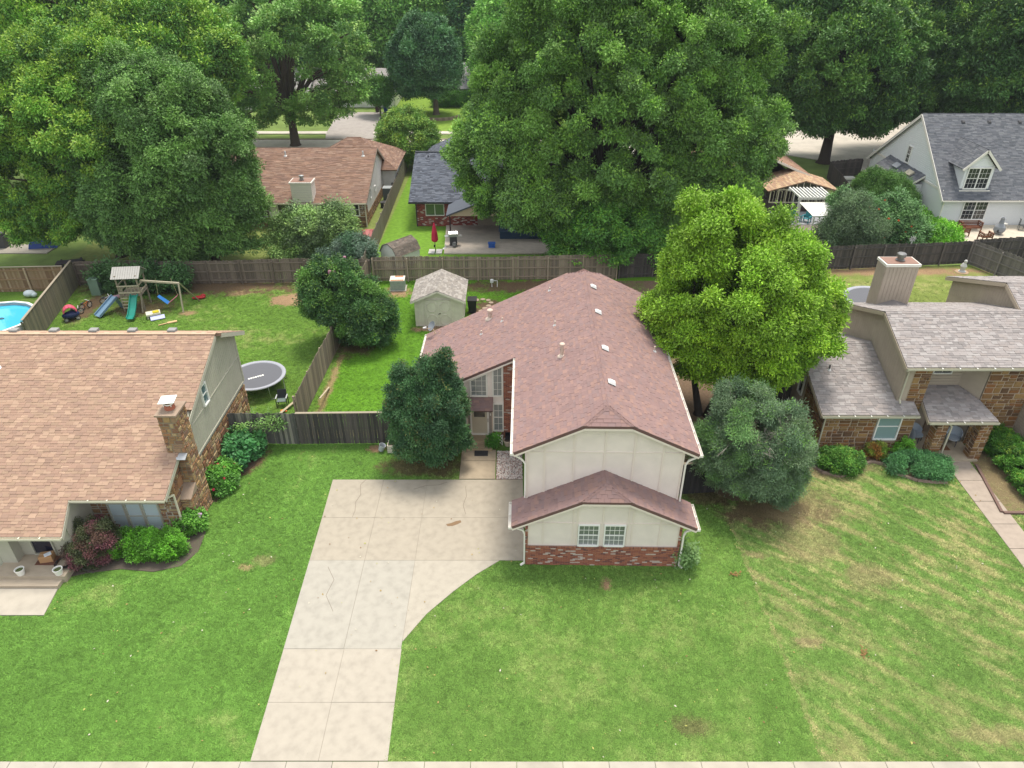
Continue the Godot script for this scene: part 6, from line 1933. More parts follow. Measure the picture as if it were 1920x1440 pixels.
		shingles(tl, Vector3(0, 2.4, 0.4), rt, F1, rect(-hw - 0.4, 0, hw + 0.4, ln), 3, 0.4, 1.2, 0.25)
		var rc: Color = q[6]
		roof = part("roof", r.mesh(), mat("far_deck", lc(0.25, 0.24, 0.24), 0.95), h)
		lay("shingle", roof, tl, [rc, rc * 0.92, rc * 1.08], "far_roof%d" % i, 0.95, "", Vector3.ONE, 0)
		for x in [-hw * 0.55, hw * 0.1, hw * 0.6]:
			window(h, Vector3(x, 1.4, 0.03), rt, up, 1.3, 1.3, 1, 2, gd, 0.08)
		bpart("door", h, Vector3(-hw * 0.2, 1.05, 0.03), Vector3(0.95, 2.05, 0.06), mat("door_brown", lc(0.18, 0.13, 0.09), 0.6))

# ---------- fences, sheds and everything standing in the yards ----------
func build_fences() -> void:
	rng.seed = 505
	var grey := [lc(0.27, 0.215, 0.165), lc(0.225, 0.185, 0.145), lc(0.30, 0.245, 0.19), lc(0.195, 0.16, 0.13), lc(0.34, 0.28, 0.215)]
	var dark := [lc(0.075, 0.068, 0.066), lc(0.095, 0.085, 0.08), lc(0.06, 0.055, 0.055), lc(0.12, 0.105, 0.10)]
	var silver := [lc(0.27, 0.255, 0.235), lc(0.20, 0.19, 0.18), lc(0.14, 0.135, 0.13), lc(0.32, 0.30, 0.27), lc(0.10, 0.10, 0.095)]
	var brown := [lc(0.26, 0.17, 0.10), lc(0.21, 0.13, 0.08), lc(0.33, 0.235, 0.15), lc(0.29, 0.20, 0.125), lc(0.38, 0.29, 0.20)]
	fence("fence", "weathered brown picket fence behind the playset yard, from the corner to the flowering tree", Vector3(-32.4, 0, -49.2), Vector3(-10.6, 0, -49.85), 1.85, 1, [lc(0.19, 0.155, 0.125), lc(0.16, 0.13, 0.105), lc(0.22, 0.18, 0.145), lc(0.135, 0.11, 0.09)], "bfence")
	fence("fence", "weathered grey picket fence behind the cream shed", Vector3(-10.5, 0, -49.9), Vector3(8.0, 0, -50.4), 1.9, 1, grey, "gfence")
	fence("fence", "dark picket fence behind the bright green tree, left of the beige chimney", Vector3(8.1, 0, -50.5), Vector3(24.0, 0, -52.0), 1.85, 1, dark, "dfence")
	fence("fence", "dark grey picket fence with pale rails below the white house's patio", Vector3(24.1, 0, -52.0), Vector3(36.4, 0, -53.4), 1.9, 1, dark, "dfence2")
	fence("fence", "dark grey picket fence right of the angled fence at the right edge", Vector3(36.5, 0, -53.6), Vector3(48.0, 0, -55.0), 1.9, 1, dark, "dfence3")
	fence("fence", "angled grey fence with pale rails running from the back corner towards the gable", Vector3(36.4, 0, -53.4), Vector3(40.2, 0, -44.0), 1.9, 1, [lc(0.19, 0.175, 0.165), lc(0.16, 0.15, 0.14), lc(0.22, 0.20, 0.19)], "afence")
	fence("fence", "leaning grey picket fence between the two back yards, left of the crushed grass strip", Vector3(-11.3, 0, -31.0), Vector3(-10.75, 0, -49.6), 1.85, -1, grey, "sfence")
	fence("fence", "silvery weathered half of the front picket fence by the stone corner", Vector3(-14.3, 0, -29.4), Vector3(-10.9, 0, -29.35), 1.85, -1, silver, "silfence")
	fence("fence", "charcoal half of the front picket fence, left of the dark crape myrtle", Vector3(-10.85, 0, -29.35), Vector3(-5.2, 0, -29.45), 1.85, -1, dark, "chfence", true, 0.02)
	fence("fence", "mossy grey fence with pale cap running beside the round pool", Vector3(-30.4, 0, -39.5), Vector3(-32.5, 0, -49.2), 1.9, -1, [lc(0.19, 0.175, 0.12), lc(0.16, 0.15, 0.11), lc(0.22, 0.20, 0.14), lc(0.14, 0.135, 0.10)], "mossfence", true, 0.02)
	fence("fence", "honey brown board fence with a pale cap behind the round pool", Vector3(-46.0, 0, -47.5), Vector3(-32.6, 0, -48.2), 1.9, 1, brown, "honey", true, 0.02)
	fence("fence", "long pale grey fence between the brown roofed and the slate roofed houses", Vector3(-11.2, 0, -50.4), Vector3(-11.8, 0, -81.0), 1.8, -1, [lc(0.24, 0.205, 0.16), lc(0.21, 0.18, 0.145), lc(0.27, 0.235, 0.19)], "longfence")
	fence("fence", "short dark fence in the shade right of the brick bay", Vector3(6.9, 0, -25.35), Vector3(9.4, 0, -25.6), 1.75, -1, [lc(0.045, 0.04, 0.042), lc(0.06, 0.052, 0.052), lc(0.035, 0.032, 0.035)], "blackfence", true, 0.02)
	fence("fence", "dark fence between the stone house and the grey twiggy shrub", Vector3(13.2, 0, -33.0), Vector3(15.4, 0, -33.0), 1.8, -1, dark, "nookfence")
	fence("fence", "dark brown fence running beside the screened porch to the street corner", Vector3(30.9, 0, -57.0), Vector3(34.2, 0, -77.4), 1.8, 1, [lc(0.065, 0.05, 0.047), lc(0.085, 0.065, 0.06), lc(0.05, 0.04, 0.04)], "porchfence")
	fence("fence", "dark fence behind the white pet kennel beside the white house", Vector3(34.3, 0, -77.4), Vector3(38.1, 0, -78.4), 1.8, 1, [lc(0.085, 0.07, 0.066), lc(0.105, 0.085, 0.08), lc(0.07, 0.06, 0.056)], "kennelfence")
	fence("fence", "new orange brown fence far off beside the long grey roofed house", Vector3(-14.0, 0, -146.5), Vector3(-8.0, 0, -146.5), 2.0, -1, [lc(0.42, 0.26, 0.12), lc(0.38, 0.23, 0.11)], "orangefence", false, 0.03, 3, 0.3)
	var g := fence("gate", "dark braced side gate beside the white gable wall and blue bin", Vector3(-12.75, 0, -74.0), Vector3(-11.7, 0, -74.0), 1.5, 1, [lc(0.12, 0.10, 0.085), lc(0.15, 0.12, 0.10)], "gatefence", false, 0.02, 2)
	g.set_meta("category", "gate")
	var gbm := MB.new()
	gbm.bar(Vector3(0.05, 0.3, 0.08), Vector3(1.0, 1.3, 0.08), 0.07, 0.04)
	part("brace", gbm.mesh(), mat("brace_grey", lc(0.30, 0.27, 0.22), 0.9), g)

func wheel(parent: Node3D, at: Vector3, r: float, turn: float, rim: Color, called := "wheel") -> void:
	var b := MB.new()
	var pts := []
	var rad := []
	for i in 17:
		var a := TAU * i / 16.0
		pts.append(Vector3(cos(a) * r, sin(a) * r, 0))
		rad.append(r * 0.14)
	b.tube(pts, rad, 5)
	var o := part(called, b.mesh(), mat("tyre", lc(0.02, 0.02, 0.02), 0.8), parent, Transform3D(Basis(Vector3.UP, turn), at))
	var c := MB.new()
	for i in 6:
		var a := PI * i / 6.0
		c.bar(Vector3(cos(a) * r, sin(a) * r, 0), Vector3(-cos(a) * r, -sin(a) * r, 0), 0.012, 0.012)
	part("rim", c.mesh(), mat("rim%.2f%.2f" % [rim.r, rim.g], rim, 0.4), o)

func bike(label: String, at: Vector3, turn: float, c: Color, r: float, flat_down := false) -> void:
	var t := thing("bicycle", label, "bicycle", at, turn, "children's bicycles by the mossy fence")
	var hold := Node3D.new()
	hold.name = "frame_group"
	var m := mat("bike%.2f%.2f" % [c.r, c.g], c, 0.35)
	var w := r * 1.35
	wheel(t, Vector3(-w, r, 0), r, 0, Color(0.6, 0.6, 0.6))
	wheel(t, Vector3(w, r, 0), r, 0.3, Color(0.6, 0.6, 0.6))
	hold.free()
	var b := MB.new()
	b.bar(Vector3(-w, r, 0), Vector3(-0.1, r * 0.8, 0), 0.03, 0.03)
	b.bar(Vector3(-0.1, r * 0.8, 0), Vector3(-0.18, r * 2.2, 0), 0.03, 0.03)
	b.bar(Vector3(-0.1, r * 0.8, 0), Vector3(w * 0.75, r * 2.1, 0), 0.035, 0.035)
	b.bar(Vector3(-0.16, r * 1.8, 0), Vector3(w * 0.72, r * 2.2, 0), 0.035, 0.035)
	b.bar(Vector3(w, r, 0), Vector3(w * 0.7, r * 2.6, 0), 0.03, 0.03)
	part("frame", b.mesh(), m, t)
	bpart("saddle", t, Vector3(-0.19, r * 2.3, 0), Vector3(0.22, 0.05, 0.12), mat("saddle", lc(0.05, 0.05, 0.06), 0.7))
	bpart("handlebar", t, Vector3(w * 0.68, r * 2.65, 0), Vector3(0.04, 0.04, 0.46), mat("bar_grey", lc(0.5, 0.5, 0.5), 0.4))

func trampoline(label: String, at: Vector3, r: float, mark: bool, skip := 0.0) -> void:
	var t := thing("trampoline", label, "trampoline", at)
	var m := MB.new()
	m.lathe(Vector3(0, 0.86, 0), [Vector2(r * 0.86, 0.0), Vector2(r * 0.5, -0.035), Vector2(0, -0.045)], 40)
	part("jumping_mat", m.mesh(), mat("tramp_mat", lc(0.13, 0.135, 0.155), 0.8, "grain", Vector3(1.2, 1.2, 1.2)), t)
	var p := MB.new()
	p.lathe(Vector3(0, 0.88, 0), [Vector2(r * 0.985, -0.03), Vector2(r, 0.0), Vector2(r * 0.985, 0.03), Vector2(r * 0.93, 0.04), Vector2(r * 0.875, 0.012), Vector2(r * 0.86, -0.02)], 48)
	part("safety_pad", p.mesh(), mat("tramp_pad", lc(0.52, 0.54, 0.62), 0.6, "speck", Vector3(2.2, 2.2, 2.2)), t)
	var f := MB.new()
	var pts := []
	var rad := []
	for i in 41:
		pts.append(Vector3(cos(TAU * i / 40.0) * r * 0.97, 0.83, sin(TAU * i / 40.0) * r * 0.97))
		rad.append(0.025)
	f.tube(pts, rad, 6)
	part("ring", f.mesh(), mat("galvanised", lc(0.45, 0.46, 0.46), 0.35, "", Vector3.ONE, {"metal": 0.7}), t)
	for k in 4:
		var a := TAU * (k + 0.35) / 4.0
		var d := Vector3(cos(a), 0, sin(a))
		var e := Vector3(-sin(a), 0, cos(a))
		var l := MB.new()
		l.tube([d * r * 0.95 + e * 0.55 + Vector3(0, 0.82, 0), d * r * 0.97 + e * 0.52 + Vector3(0, 0.04, 0), d * r * 0.97 - e * 0.52 + Vector3(0, 0.04, 0), d * r * 0.95 - e * 0.55 + Vector3(0, 0.82, 0)], [0.022, 0.022, 0.022, 0.022], 6)
		part("leg", l.mesh(), mat("galvanised", lc(0.45, 0.46, 0.46), 0.35), t)
	if mark:
		var lb := MB.new()
		for k in 7:
			lb.box(Vector3(-0.39 + k * 0.13, 0.83, 0), Vector3(0.085, 0.012, 0.15))
			lb.box(Vector3(-0.39 + k * 0.13, 0.831, 0.0), Vector3(0.12, 0.012, 0.05))
		part("white_mark", lb.mesh(), mat("mark_white", lc(0.75, 0.75, 0.72), 0.7), t, Transform3D(Basis(Vector3.UP, 0.55), Vector3(0, 0, 0.12)))

func build_yards() -> void:
	rng.seed = 606
	var up := Vector3.UP
	var rt := Vector3.RIGHT
	var fwd := Vector3.FORWARD
	var bk := Vector3.BACK
	# the cream shed
	var s := thing("shed", "small cream shed with grey gable roof and octagon panelled double doors", "shed", Vector3(-4.85, 0, -42.45))
	var cream := mat("shed_cream", lc(0.65, 0.61, 0.54), 0.75, "soft", Vector3(0.4, 0.4, 0.4))
	var ct := mat("shed_trim", lc(0.62, 0.58, 0.51), 0.7)
	var w := MB.new()
	w.prism(pv([-1.58, 0.05, 1.58, 0.05, 1.58, 1.95, 0, 2.62, -1.58, 1.95]), Vector3(0, 0, -3.1), rt, up, Vector3(0, 0, 3.1))
	part("wall", w.mesh(), cream, s)
	boards_on(s, Vector3(0, 0, 0), rt, bk, pv([-1.58, 0.05, -0.85, 0.05, -0.85, 2.25, -1.58, 1.94]), 0.2, cream, "wall_board", 0.016)
	boards_on(s, Vector3(0, 0, 0), rt, bk, pv([0.85, 0.05, 1.58, 0.05, 1.58, 1.94, 0.85, 2.25]), 0.2, cream, "wall_board", 0.016)
	boards_on(s, Vector3(1.58, 0, 0), fwd, rt, rect(0, 0.05, 3.1, 1.93), 0.2, cream, "wall_board", 0.016)
	for k in 2:
		var x0 := -0.83 if k == 0 else 0.02
		var d := bpart("door", s, Vector3(x0 + 0.405, 1.0, 0.02), Vector3(0.80, 1.85, 0.05), cream)
		for q in 2:
			var o := MB.new()
			var rr := 0.33
			for i in 8:
				var a0 := TAU * (i + 0.5) / 8.0
				var a1 := TAU * (i + 1.5) / 8.0
				var hy := 1.15
				o.bar(Vector3(cos(a0) * rr, sin(a0) * rr * hy, 0), Vector3(cos(a1) * rr, sin(a1) * rr * hy, 0), 0.045, 0.035)
			var xf := Transform3D(Basis(), Vector3(x0 + 0.405, 0.55 + q * 0.92, 0.055))
			part("octagon_trim", o.mesh(), ct, s, xf)
	for x in [-0.86, 0.0, 0.86]:
		bpart("door_trim", s, Vector3(x, 1.02, 0.04), Vector3(0.06, 1.95, 0.05), ct)
	bpart("door_trim", s, Vector3(0, 1.99, 0.04), Vector3(1.78, 0.07, 0.05), ct)
	bpart("handle", s, Vector3(0.05, 1.0, 0.08), Vector3(0.16, 0.05, 0.06), mat("dull_metal", lc(0.25, 0.24, 0.22), 0.4), Basis(bk, 0.4))
	bpart("door_sill", s, Vector3(0, 0.03, 0.12), Vector3(1.9, 0.06, 0.2), mat("sill_brown", lc(0.22, 0.16, 0.11), 0.9))
	var R1 := Vector3(1.8, 0.79, 0).normalized()
	var R2 := Vector3(-1.8, 0.79, 0).normalized()
	var r := MB.new()
	slab_roof(r, Vector3(-1.8, 1.94, 0.28), fwd, R1, rect(0, 0, 3.6, 1.966), 0.07)
	slab_roof(r, Vector3(1.8, 1.94, 0.28), fwd, R2, rect(0, 0, 3.6, 1.966), 0.07)
	var tl := []
	shingles(tl, Vector3(-1.8, 1.94, 0.28), fwd, R1, rect(0, 0, 3.6, 1.966), 5, 0.2, 0.33, 0.14)
	shingles(tl, Vector3(1.8, 1.94, 0.28), fwd, R2, rect(0, 0, 3.6, 1.966), 5, 0.2, 0.33, 0.14)
	caps(tl, Vector3(0, 2.73, 0.28), Vector3(0, 2.73, -3.3), -R1, -R2, 5)
	var roof := part("roof", r.mesh(), mat("shed_deck", lc(0.2, 0.19, 0.18), 0.95), s)
	lay("shingle", roof, tl, [lc(0.29, 0.265, 0.24), lc(0.25, 0.23, 0.215), lc(0.33, 0.305, 0.28), lc(0.27, 0.245, 0.225), lc(0.37, 0.345, 0.32)], "shed_shingle", 0.95, "stain", Vector3(0.6, 0.6, 0.6), 300)
	var rb := MB.new()
	rb.bar(Vector3(-1.8, 1.86, 0.29), Vector3(0, 2.65, 0.29), 0.03, 0.12)
	rb.bar(Vector3(1.8, 1.86, 0.29), Vector3(0, 2.65, 0.29), 0.03, 0.12)
	part("rake_board", rb.mesh(), ct, s)
	# trash bin by the shed
	var tb := thing("trash_bin", "black wheeled trash bin standing right of the cream shed", "trash bin", Vector3(-2.75, 0, -44.6))
	var bb := MB.new()
	var q8 := []
	for e in [[0.24, 0.08], [0.31, 1.0]]:
		for c in [[-1, -1], [1, -1], [1, 1], [-1, 1]]:
			q8.append(Vector3(c[0] * e[0], e[1], c[1] * e[0]))
	for k in 4:
		var j := (k + 1) % 4
		bb.quad(q8[k], q8[j], q8[4 + j], q8[4 + k], q8[k] + q8[j])
	bb.quad(q8[0], q8[1], q8[2], q8[3], -up)
	part("body", bb.mesh(), mat("bin_black", lc(0.018, 0.018, 0.02), 0.5), tb)
	bpart("lid", tb, Vector3(0, 1.03, 0), Vector3(0.66, 0.07, 0.68), mat("bin_black", lc(0.018, 0.018, 0.02), 0.5), Basis(rt, 0.06))
	for x in [-0.25, 0.25]:
		wheel(tb, Vector3(x, 0.12, -0.3), 0.12, PI / 2, Color(0.05, 0.05, 0.05))
	# paving stones round the bed behind it
	var fl := thing("stepping_stones", "curved row of pale flat stones on soil right of the black bin", "stepping stones", Vector3(-2.0, 0, -45.2))
	for q in [[-0.55, -1.35, 0.4], [-0.1, -1.45, 0.36], [0.3, -1.3, 0.36], [0.5, -0.9, 0.34], [0.35, -0.4, 0.38], [0.1, 0.0, 0.42], [-0.1, 0.45, 0.45], [-0.05, 0.95, 0.4], [-0.45, 0.9, 0.35]]:
		var fb := MB.new()
		var pts := PackedVector2Array()
		for i in 7:
			var a := TAU * i / 7.0
			pts.append(Vector2(cos(a) * q[2] * rng.randf_range(0.45, 0.6), sin(a) * q[2] * rng.randf_range(0.4, 0.55)))
		fb.prism(pts, Vector3(q[0], 0, q[1]), rt, bk, Vector3(0, 0.06, 0))
		part("stone", fb.mesh(), mat("flagstone", lc(0.42, 0.32, 0.24), 0.9, "stain", Vector3(1, 1, 1)), fl)
	# rusty transformer box
	var tf := thing("utility_box", "pale green utility box with rust streaked white top by the back fence", "utility box", Vector3(-8.45, 0, -48.6), 0.05)
	bpart("pad", tf, Vector3(0, 0.03, 0), Vector3(1.25, 0.06, 1.1), mat("pad_grey", lc(0.36, 0.34, 0.3), 0.9))
	bpart("body", tf, Vector3(0, 0.42, 0), Vector3(1.05, 0.72, 0.9), mat("box_green", lc(0.30, 0.37, 0.33), 0.6, "stain", Vector3(0.8, 0.8, 0.8)))
	bpart("lid", tf, Vector3(0, 0.80, 0.0), Vector3(1.08, 0.06, 0.94), mat("box_white", lc(0.62, 0.58, 0.52), 0.6))
	bpart("rust", tf, Vector3(0, 0.834, 0.36), Vector3(0.95, 0.006, 0.16), mat("rust", lc(0.42, 0.16, 0.06), 0.9, "stain", Vector3(2, 2, 2)))
	bpart("rust", tf, Vector3(0.1, 0.834, -0.34), Vector3(0.6, 0.006, 0.2), mat("rust", lc(0.42, 0.16, 0.06), 0.9, "stain", Vector3(2, 2, 2)))
	# white gas meter by the fence
	var gm := thing("gas_meter", "small white gas meter on a pipe in front of the back fence", "gas meter", Vector3(-1.4, 0, -48.9))
	var gb := MB.new()
	gb.lathe(Vector3(-0.1, 0.35, 0), [Vector2(0, 0), Vector2(0.13, 0.02), Vector2(0.13, 0.24), Vector2(0, 0.28)], 10)
	part("meter", gb.mesh(), mat("meter_white", lc(0.62, 0.63, 0.64), 0.5), gm)
	var gp := MB.new()
	gp.tube([Vector3(-0.1, 0.0, 0), Vector3(-0.1, 0.4, 0)], [0.03, 0.03], 6)
	gp.tube([Vector3(0.0, 0.5, 0), Vector3(0.3, 0.5, 0), Vector3(0.3, 0.0, 0)], [0.03, 0.03, 0.03], 6)
	part("pipe", gp.mesh(), mat("meter_white", lc(0.62, 0.63, 0.64), 0.5), gm)
	# planter box and bucket by the front fence
	var pl := thing("planter_box", "white wooden planter box beside the bucket at the charcoal fence", "planter box", Vector3(-5.75, 0, -28.85))
	for q in [[0, 0.24, 0.24, 1.05, 0.44, 0.03], [0, 0.24, -0.24, 1.05, 0.44, 0.03], [-0.51, 0.24, 0, 0.03, 0.44, 0.45], [0.51, 0.24, 0, 0.03, 0.44, 0.45]]:
		bpart("side", pl, Vector3(q[0], q[1], q[2]), Vector3(q[3], q[4], q[5]), mat("planter_white", lc(0.60, 0.56, 0.48), 0.7))
	for y in [0.12, 0.26, 0.4]:
		bpart("board_strip", pl, Vector3(0, y, 0.258), Vector3(1.04, 0.012, 0.008), mat("strip_grey", lc(0.35, 0.33, 0.29), 0.8))
	bpart("soil", pl, Vector3(0, 0.36, 0), Vector3(1.0, 0.04, 0.44), mat("soil_dark", lc(0.06, 0.045, 0.035), 1.0))
	var bu := thing("bucket", "pale grey bucket tilted on the grass left of the white planter box", "bucket", Vector3(-6.65, 0.02, -28.8))
	var bm := MB.new()
	var tilt := Basis(bk, -0.35)
	bm.lathe(Vector3(0, 0.03, 0), [Vector2(0, 0), Vector2(0.13, 0), Vector2(0.17, 0.34), Vector2(0.18, 0.35), Vector2(0.155, 0.34), Vector2(0.12, 0.03), Vector2(0, 0.03)], 14, tilt)
	part("pail", bm.mesh(), mat("pail_grey", lc(0.42, 0.45, 0.48), 0.4), bu)
	var cg := thing("tomato_cage", "dark wire plant cage leaning on the charcoal fence above the bucket", "plant cage", Vector3(-6.2, 0.0, -29.15), 0.6)
	var cw := MB.new()
	for k in 4:
		var y := 0.15 + k * 0.25
		var rr := 0.1 + 0.04 * k
		var pts := []
		var rad := []
		for i in 13:
			pts.append(Vector3(cos(TAU * i / 12.0) * rr + 0.1 * k, y, sin(TAU * i / 12.0) * rr))
			rad.append(0.006)
		cw.tube(pts, rad, 4)
	for k in 4:
		var a := TAU * k / 4.0
		cw.bar(Vector3(cos(a) * 0.08 - 0.04, 0, sin(a) * 0.08), Vector3(cos(a) * 0.22 + 0.32, 0.95, sin(a) * 0.22), 0.01, 0.01)
	part("wire", cw.mesh(), mat("wire_dark", lc(0.10, 0.10, 0.11), 0.4), cg)

	# trampolines
	trampoline("round grey trampoline with a white mark on the left lawn", Vector3(-14.62, 0, -34.75), 1.64, true)
	trampoline("round dark trampoline behind the beige chimney on the right", Vector3(25.2, 0, -45.0), 2.1, false)
	# a folding chair under the edge
	var fc := thing("garden_chair", "black folding chair with grey arms below the trampoline", "chair", Vector3(-12.75, 0, -32.95), 0.1)
	var blk := mat("chair_black", lc(0.035, 0.04, 0.045), 0.6)
	bpart("seat", fc, Vector3(0, 0.38, 0), Vector3(0.5, 0.04, 0.45), mat("chair_seat", lc(0.12, 0.16, 0.15), 0.8))
	bpart("backrest", fc, Vector3(0, 0.65, -0.25), Vector3(0.5, 0.5, 0.04), blk, Basis(rt, -0.25))
	for x in [-0.28, 0.28]:
		bpart("armrest", fc, Vector3(x, 0.58, -0.02), Vector3(0.06, 0.04, 0.45), mat("arm_grey", lc(0.4, 0.42, 0.42), 0.5))
		for z in [-0.2, 0.2]:
			bpart("leg", fc, Vector3(x, 0.29, z), Vector3(0.035, 0.58, 0.035), blk)
	var ob := MB.new()
	ob.ball(Vector3(-0.08, 0.06, 0), Vector3(0.10, 0.06, 0.08))
	ob.ball(Vector3(0.1, 0.05, 0.02), Vector3(0.11, 0.05, 0.07))
	single("toy", ob.mesh(), mat("toy_orange", lc(0.75, 0.20, 0.03), 0.5), "small orange toy on the grass in front of the black folding chair", "toy", Vector3(-12.55, 0.0, -32.35))
	# boards left on the grass
	var lb := thing("board", "long pale board lying across the grass towards the leaning fence", "board", Vector3(-12.05, 0.05, -33.15), 0.0)
	var l1 := MB.new()
	l1.bar(Vector3(-0.62, 0.05, 1.2), Vector3(0.62, 0.25, -1.25), 0.14, 0.05)
	part("plank", l1.mesh(), mat("bare_wood", lc(0.50, 0.42, 0.30), 0.85, "streak", Vector3(2, 2, 0.5)), lb)
	var pa := thing("pallet", "weathered wooden pallet lying behind the front picket fence", "pallet", Vector3(-12.4, 0, -31.2), 0.12)
	for k in 6:
		bpart("slat", pa, Vector3(-0.75 + k * 0.3, 0.13, 0), Vector3(0.1, 0.03, 0.9), mat("pallet_wood", lc(0.42, 0.38, 0.31), 0.9, "streak", Vector3(2, 2, 0.5)))
	for z in [-0.4, 0.4]:
		bpart("bearer", pa, Vector3(0, 0.06, z), Vector3(1.7, 0.1, 0.08), mat("pallet_wood", lc(0.42, 0.38, 0.31), 0.9, "streak", Vector3(2, 2, 0.5)))
	var ld := MB.new()
	ld.bar(Vector3(0, 0.1, -1.1), Vector3(0.05, 0.75, 1.1), 0.1, 0.05)
	single("board", ld.mesh(), mat("bare_wood", lc(0.50, 0.42, 0.30), 0.85, "streak", Vector3(2, 2, 0.5)), "pale plank leaning on the yard side of the grey side fence", "board", Vector3(-10.55, 0, -33.6))

	# the pool
	var po := thing("pool", "round above ground pool with bright blue water and white rim", "pool", Vector3(-33.65, 0, -41.25))
	var pr := 2.5
	var pw := MB.new()
	pw.lathe(Vector3.ZERO, [Vector2(pr, 0), Vector2(pr, 1.2), Vector2(pr - 0.05, 1.2), Vector2(pr - 0.05, 0.2)], 40)
	part("pool_wall", pw.mesh(), mat("pool_wall", lc(0.42, 0.44, 0.47), 0.5), po)
	var prm := MB.new()
	prm.lathe(Vector3.ZERO, [Vector2(pr - 0.08, 1.2), Vector2(pr - 0.08, 1.25), Vector2(pr + 0.1, 1.25), Vector2(pr + 0.1, 1.19), Vector2(pr - 0.08, 1.19)], 16)
	part("rim", prm.mesh(), mat("pool_rim", lc(0.70, 0.72, 0.73), 0.4), po)
	var pwt := MB.new()
	pwt.lathe(Vector3.ZERO, [Vector2(pr - 0.055, 1.02), Vector2(0, 1.02)], 40)
	part("water", pwt.mesh(), mat("pool_water", lc(0.06, 0.42, 0.60), 0.05, "", Vector3.ONE, {"spec": 0.5}), po)
	for k in 16:
		var a := TAU * k / 16.0
		bpart("upright", po, Vector3(cos(a) * (pr + 0.04), 0.6, sin(a) * (pr + 0.04)), Vector3(0.09, 1.18, 0.14), mat("pool_post", lc(0.48, 0.50, 0.53), 0.5), Basis(up, -a))
	var rb2 := MB.new()
	rb2.ball(Vector3.ZERO, Vector3(0.16, 0.07, 0.12))
	single("pool_toy", rb2.mesh(), mat("dark_blue", lc(0.03, 0.10, 0.16), 0.5), "small dark float on the pool's water", "float", Vector3(-33.3, 1.03, -41.6))
	var lad := thing("pool_ladder", "white ladder hooked over the near edge of the pool", "ladder", Vector3(-34.6, 0, -39.0))
	for x in [-0.3, 0.3]:
		bpart("stringer", lad, Vector3(x, 0.75, 0.12), Vector3(0.06, 1.5, 0.06), mat("pool_rim", lc(0.70, 0.72, 0.73), 0.4))
	for k in 4:
		bpart("rung", lad, Vector3(0, 0.25 + k * 0.3, 0.12), Vector3(0.6, 0.05, 0.12), mat("pool_rim", lc(0.70, 0.72, 0.73), 0.4))

	build_playset()
	build_far_yards()

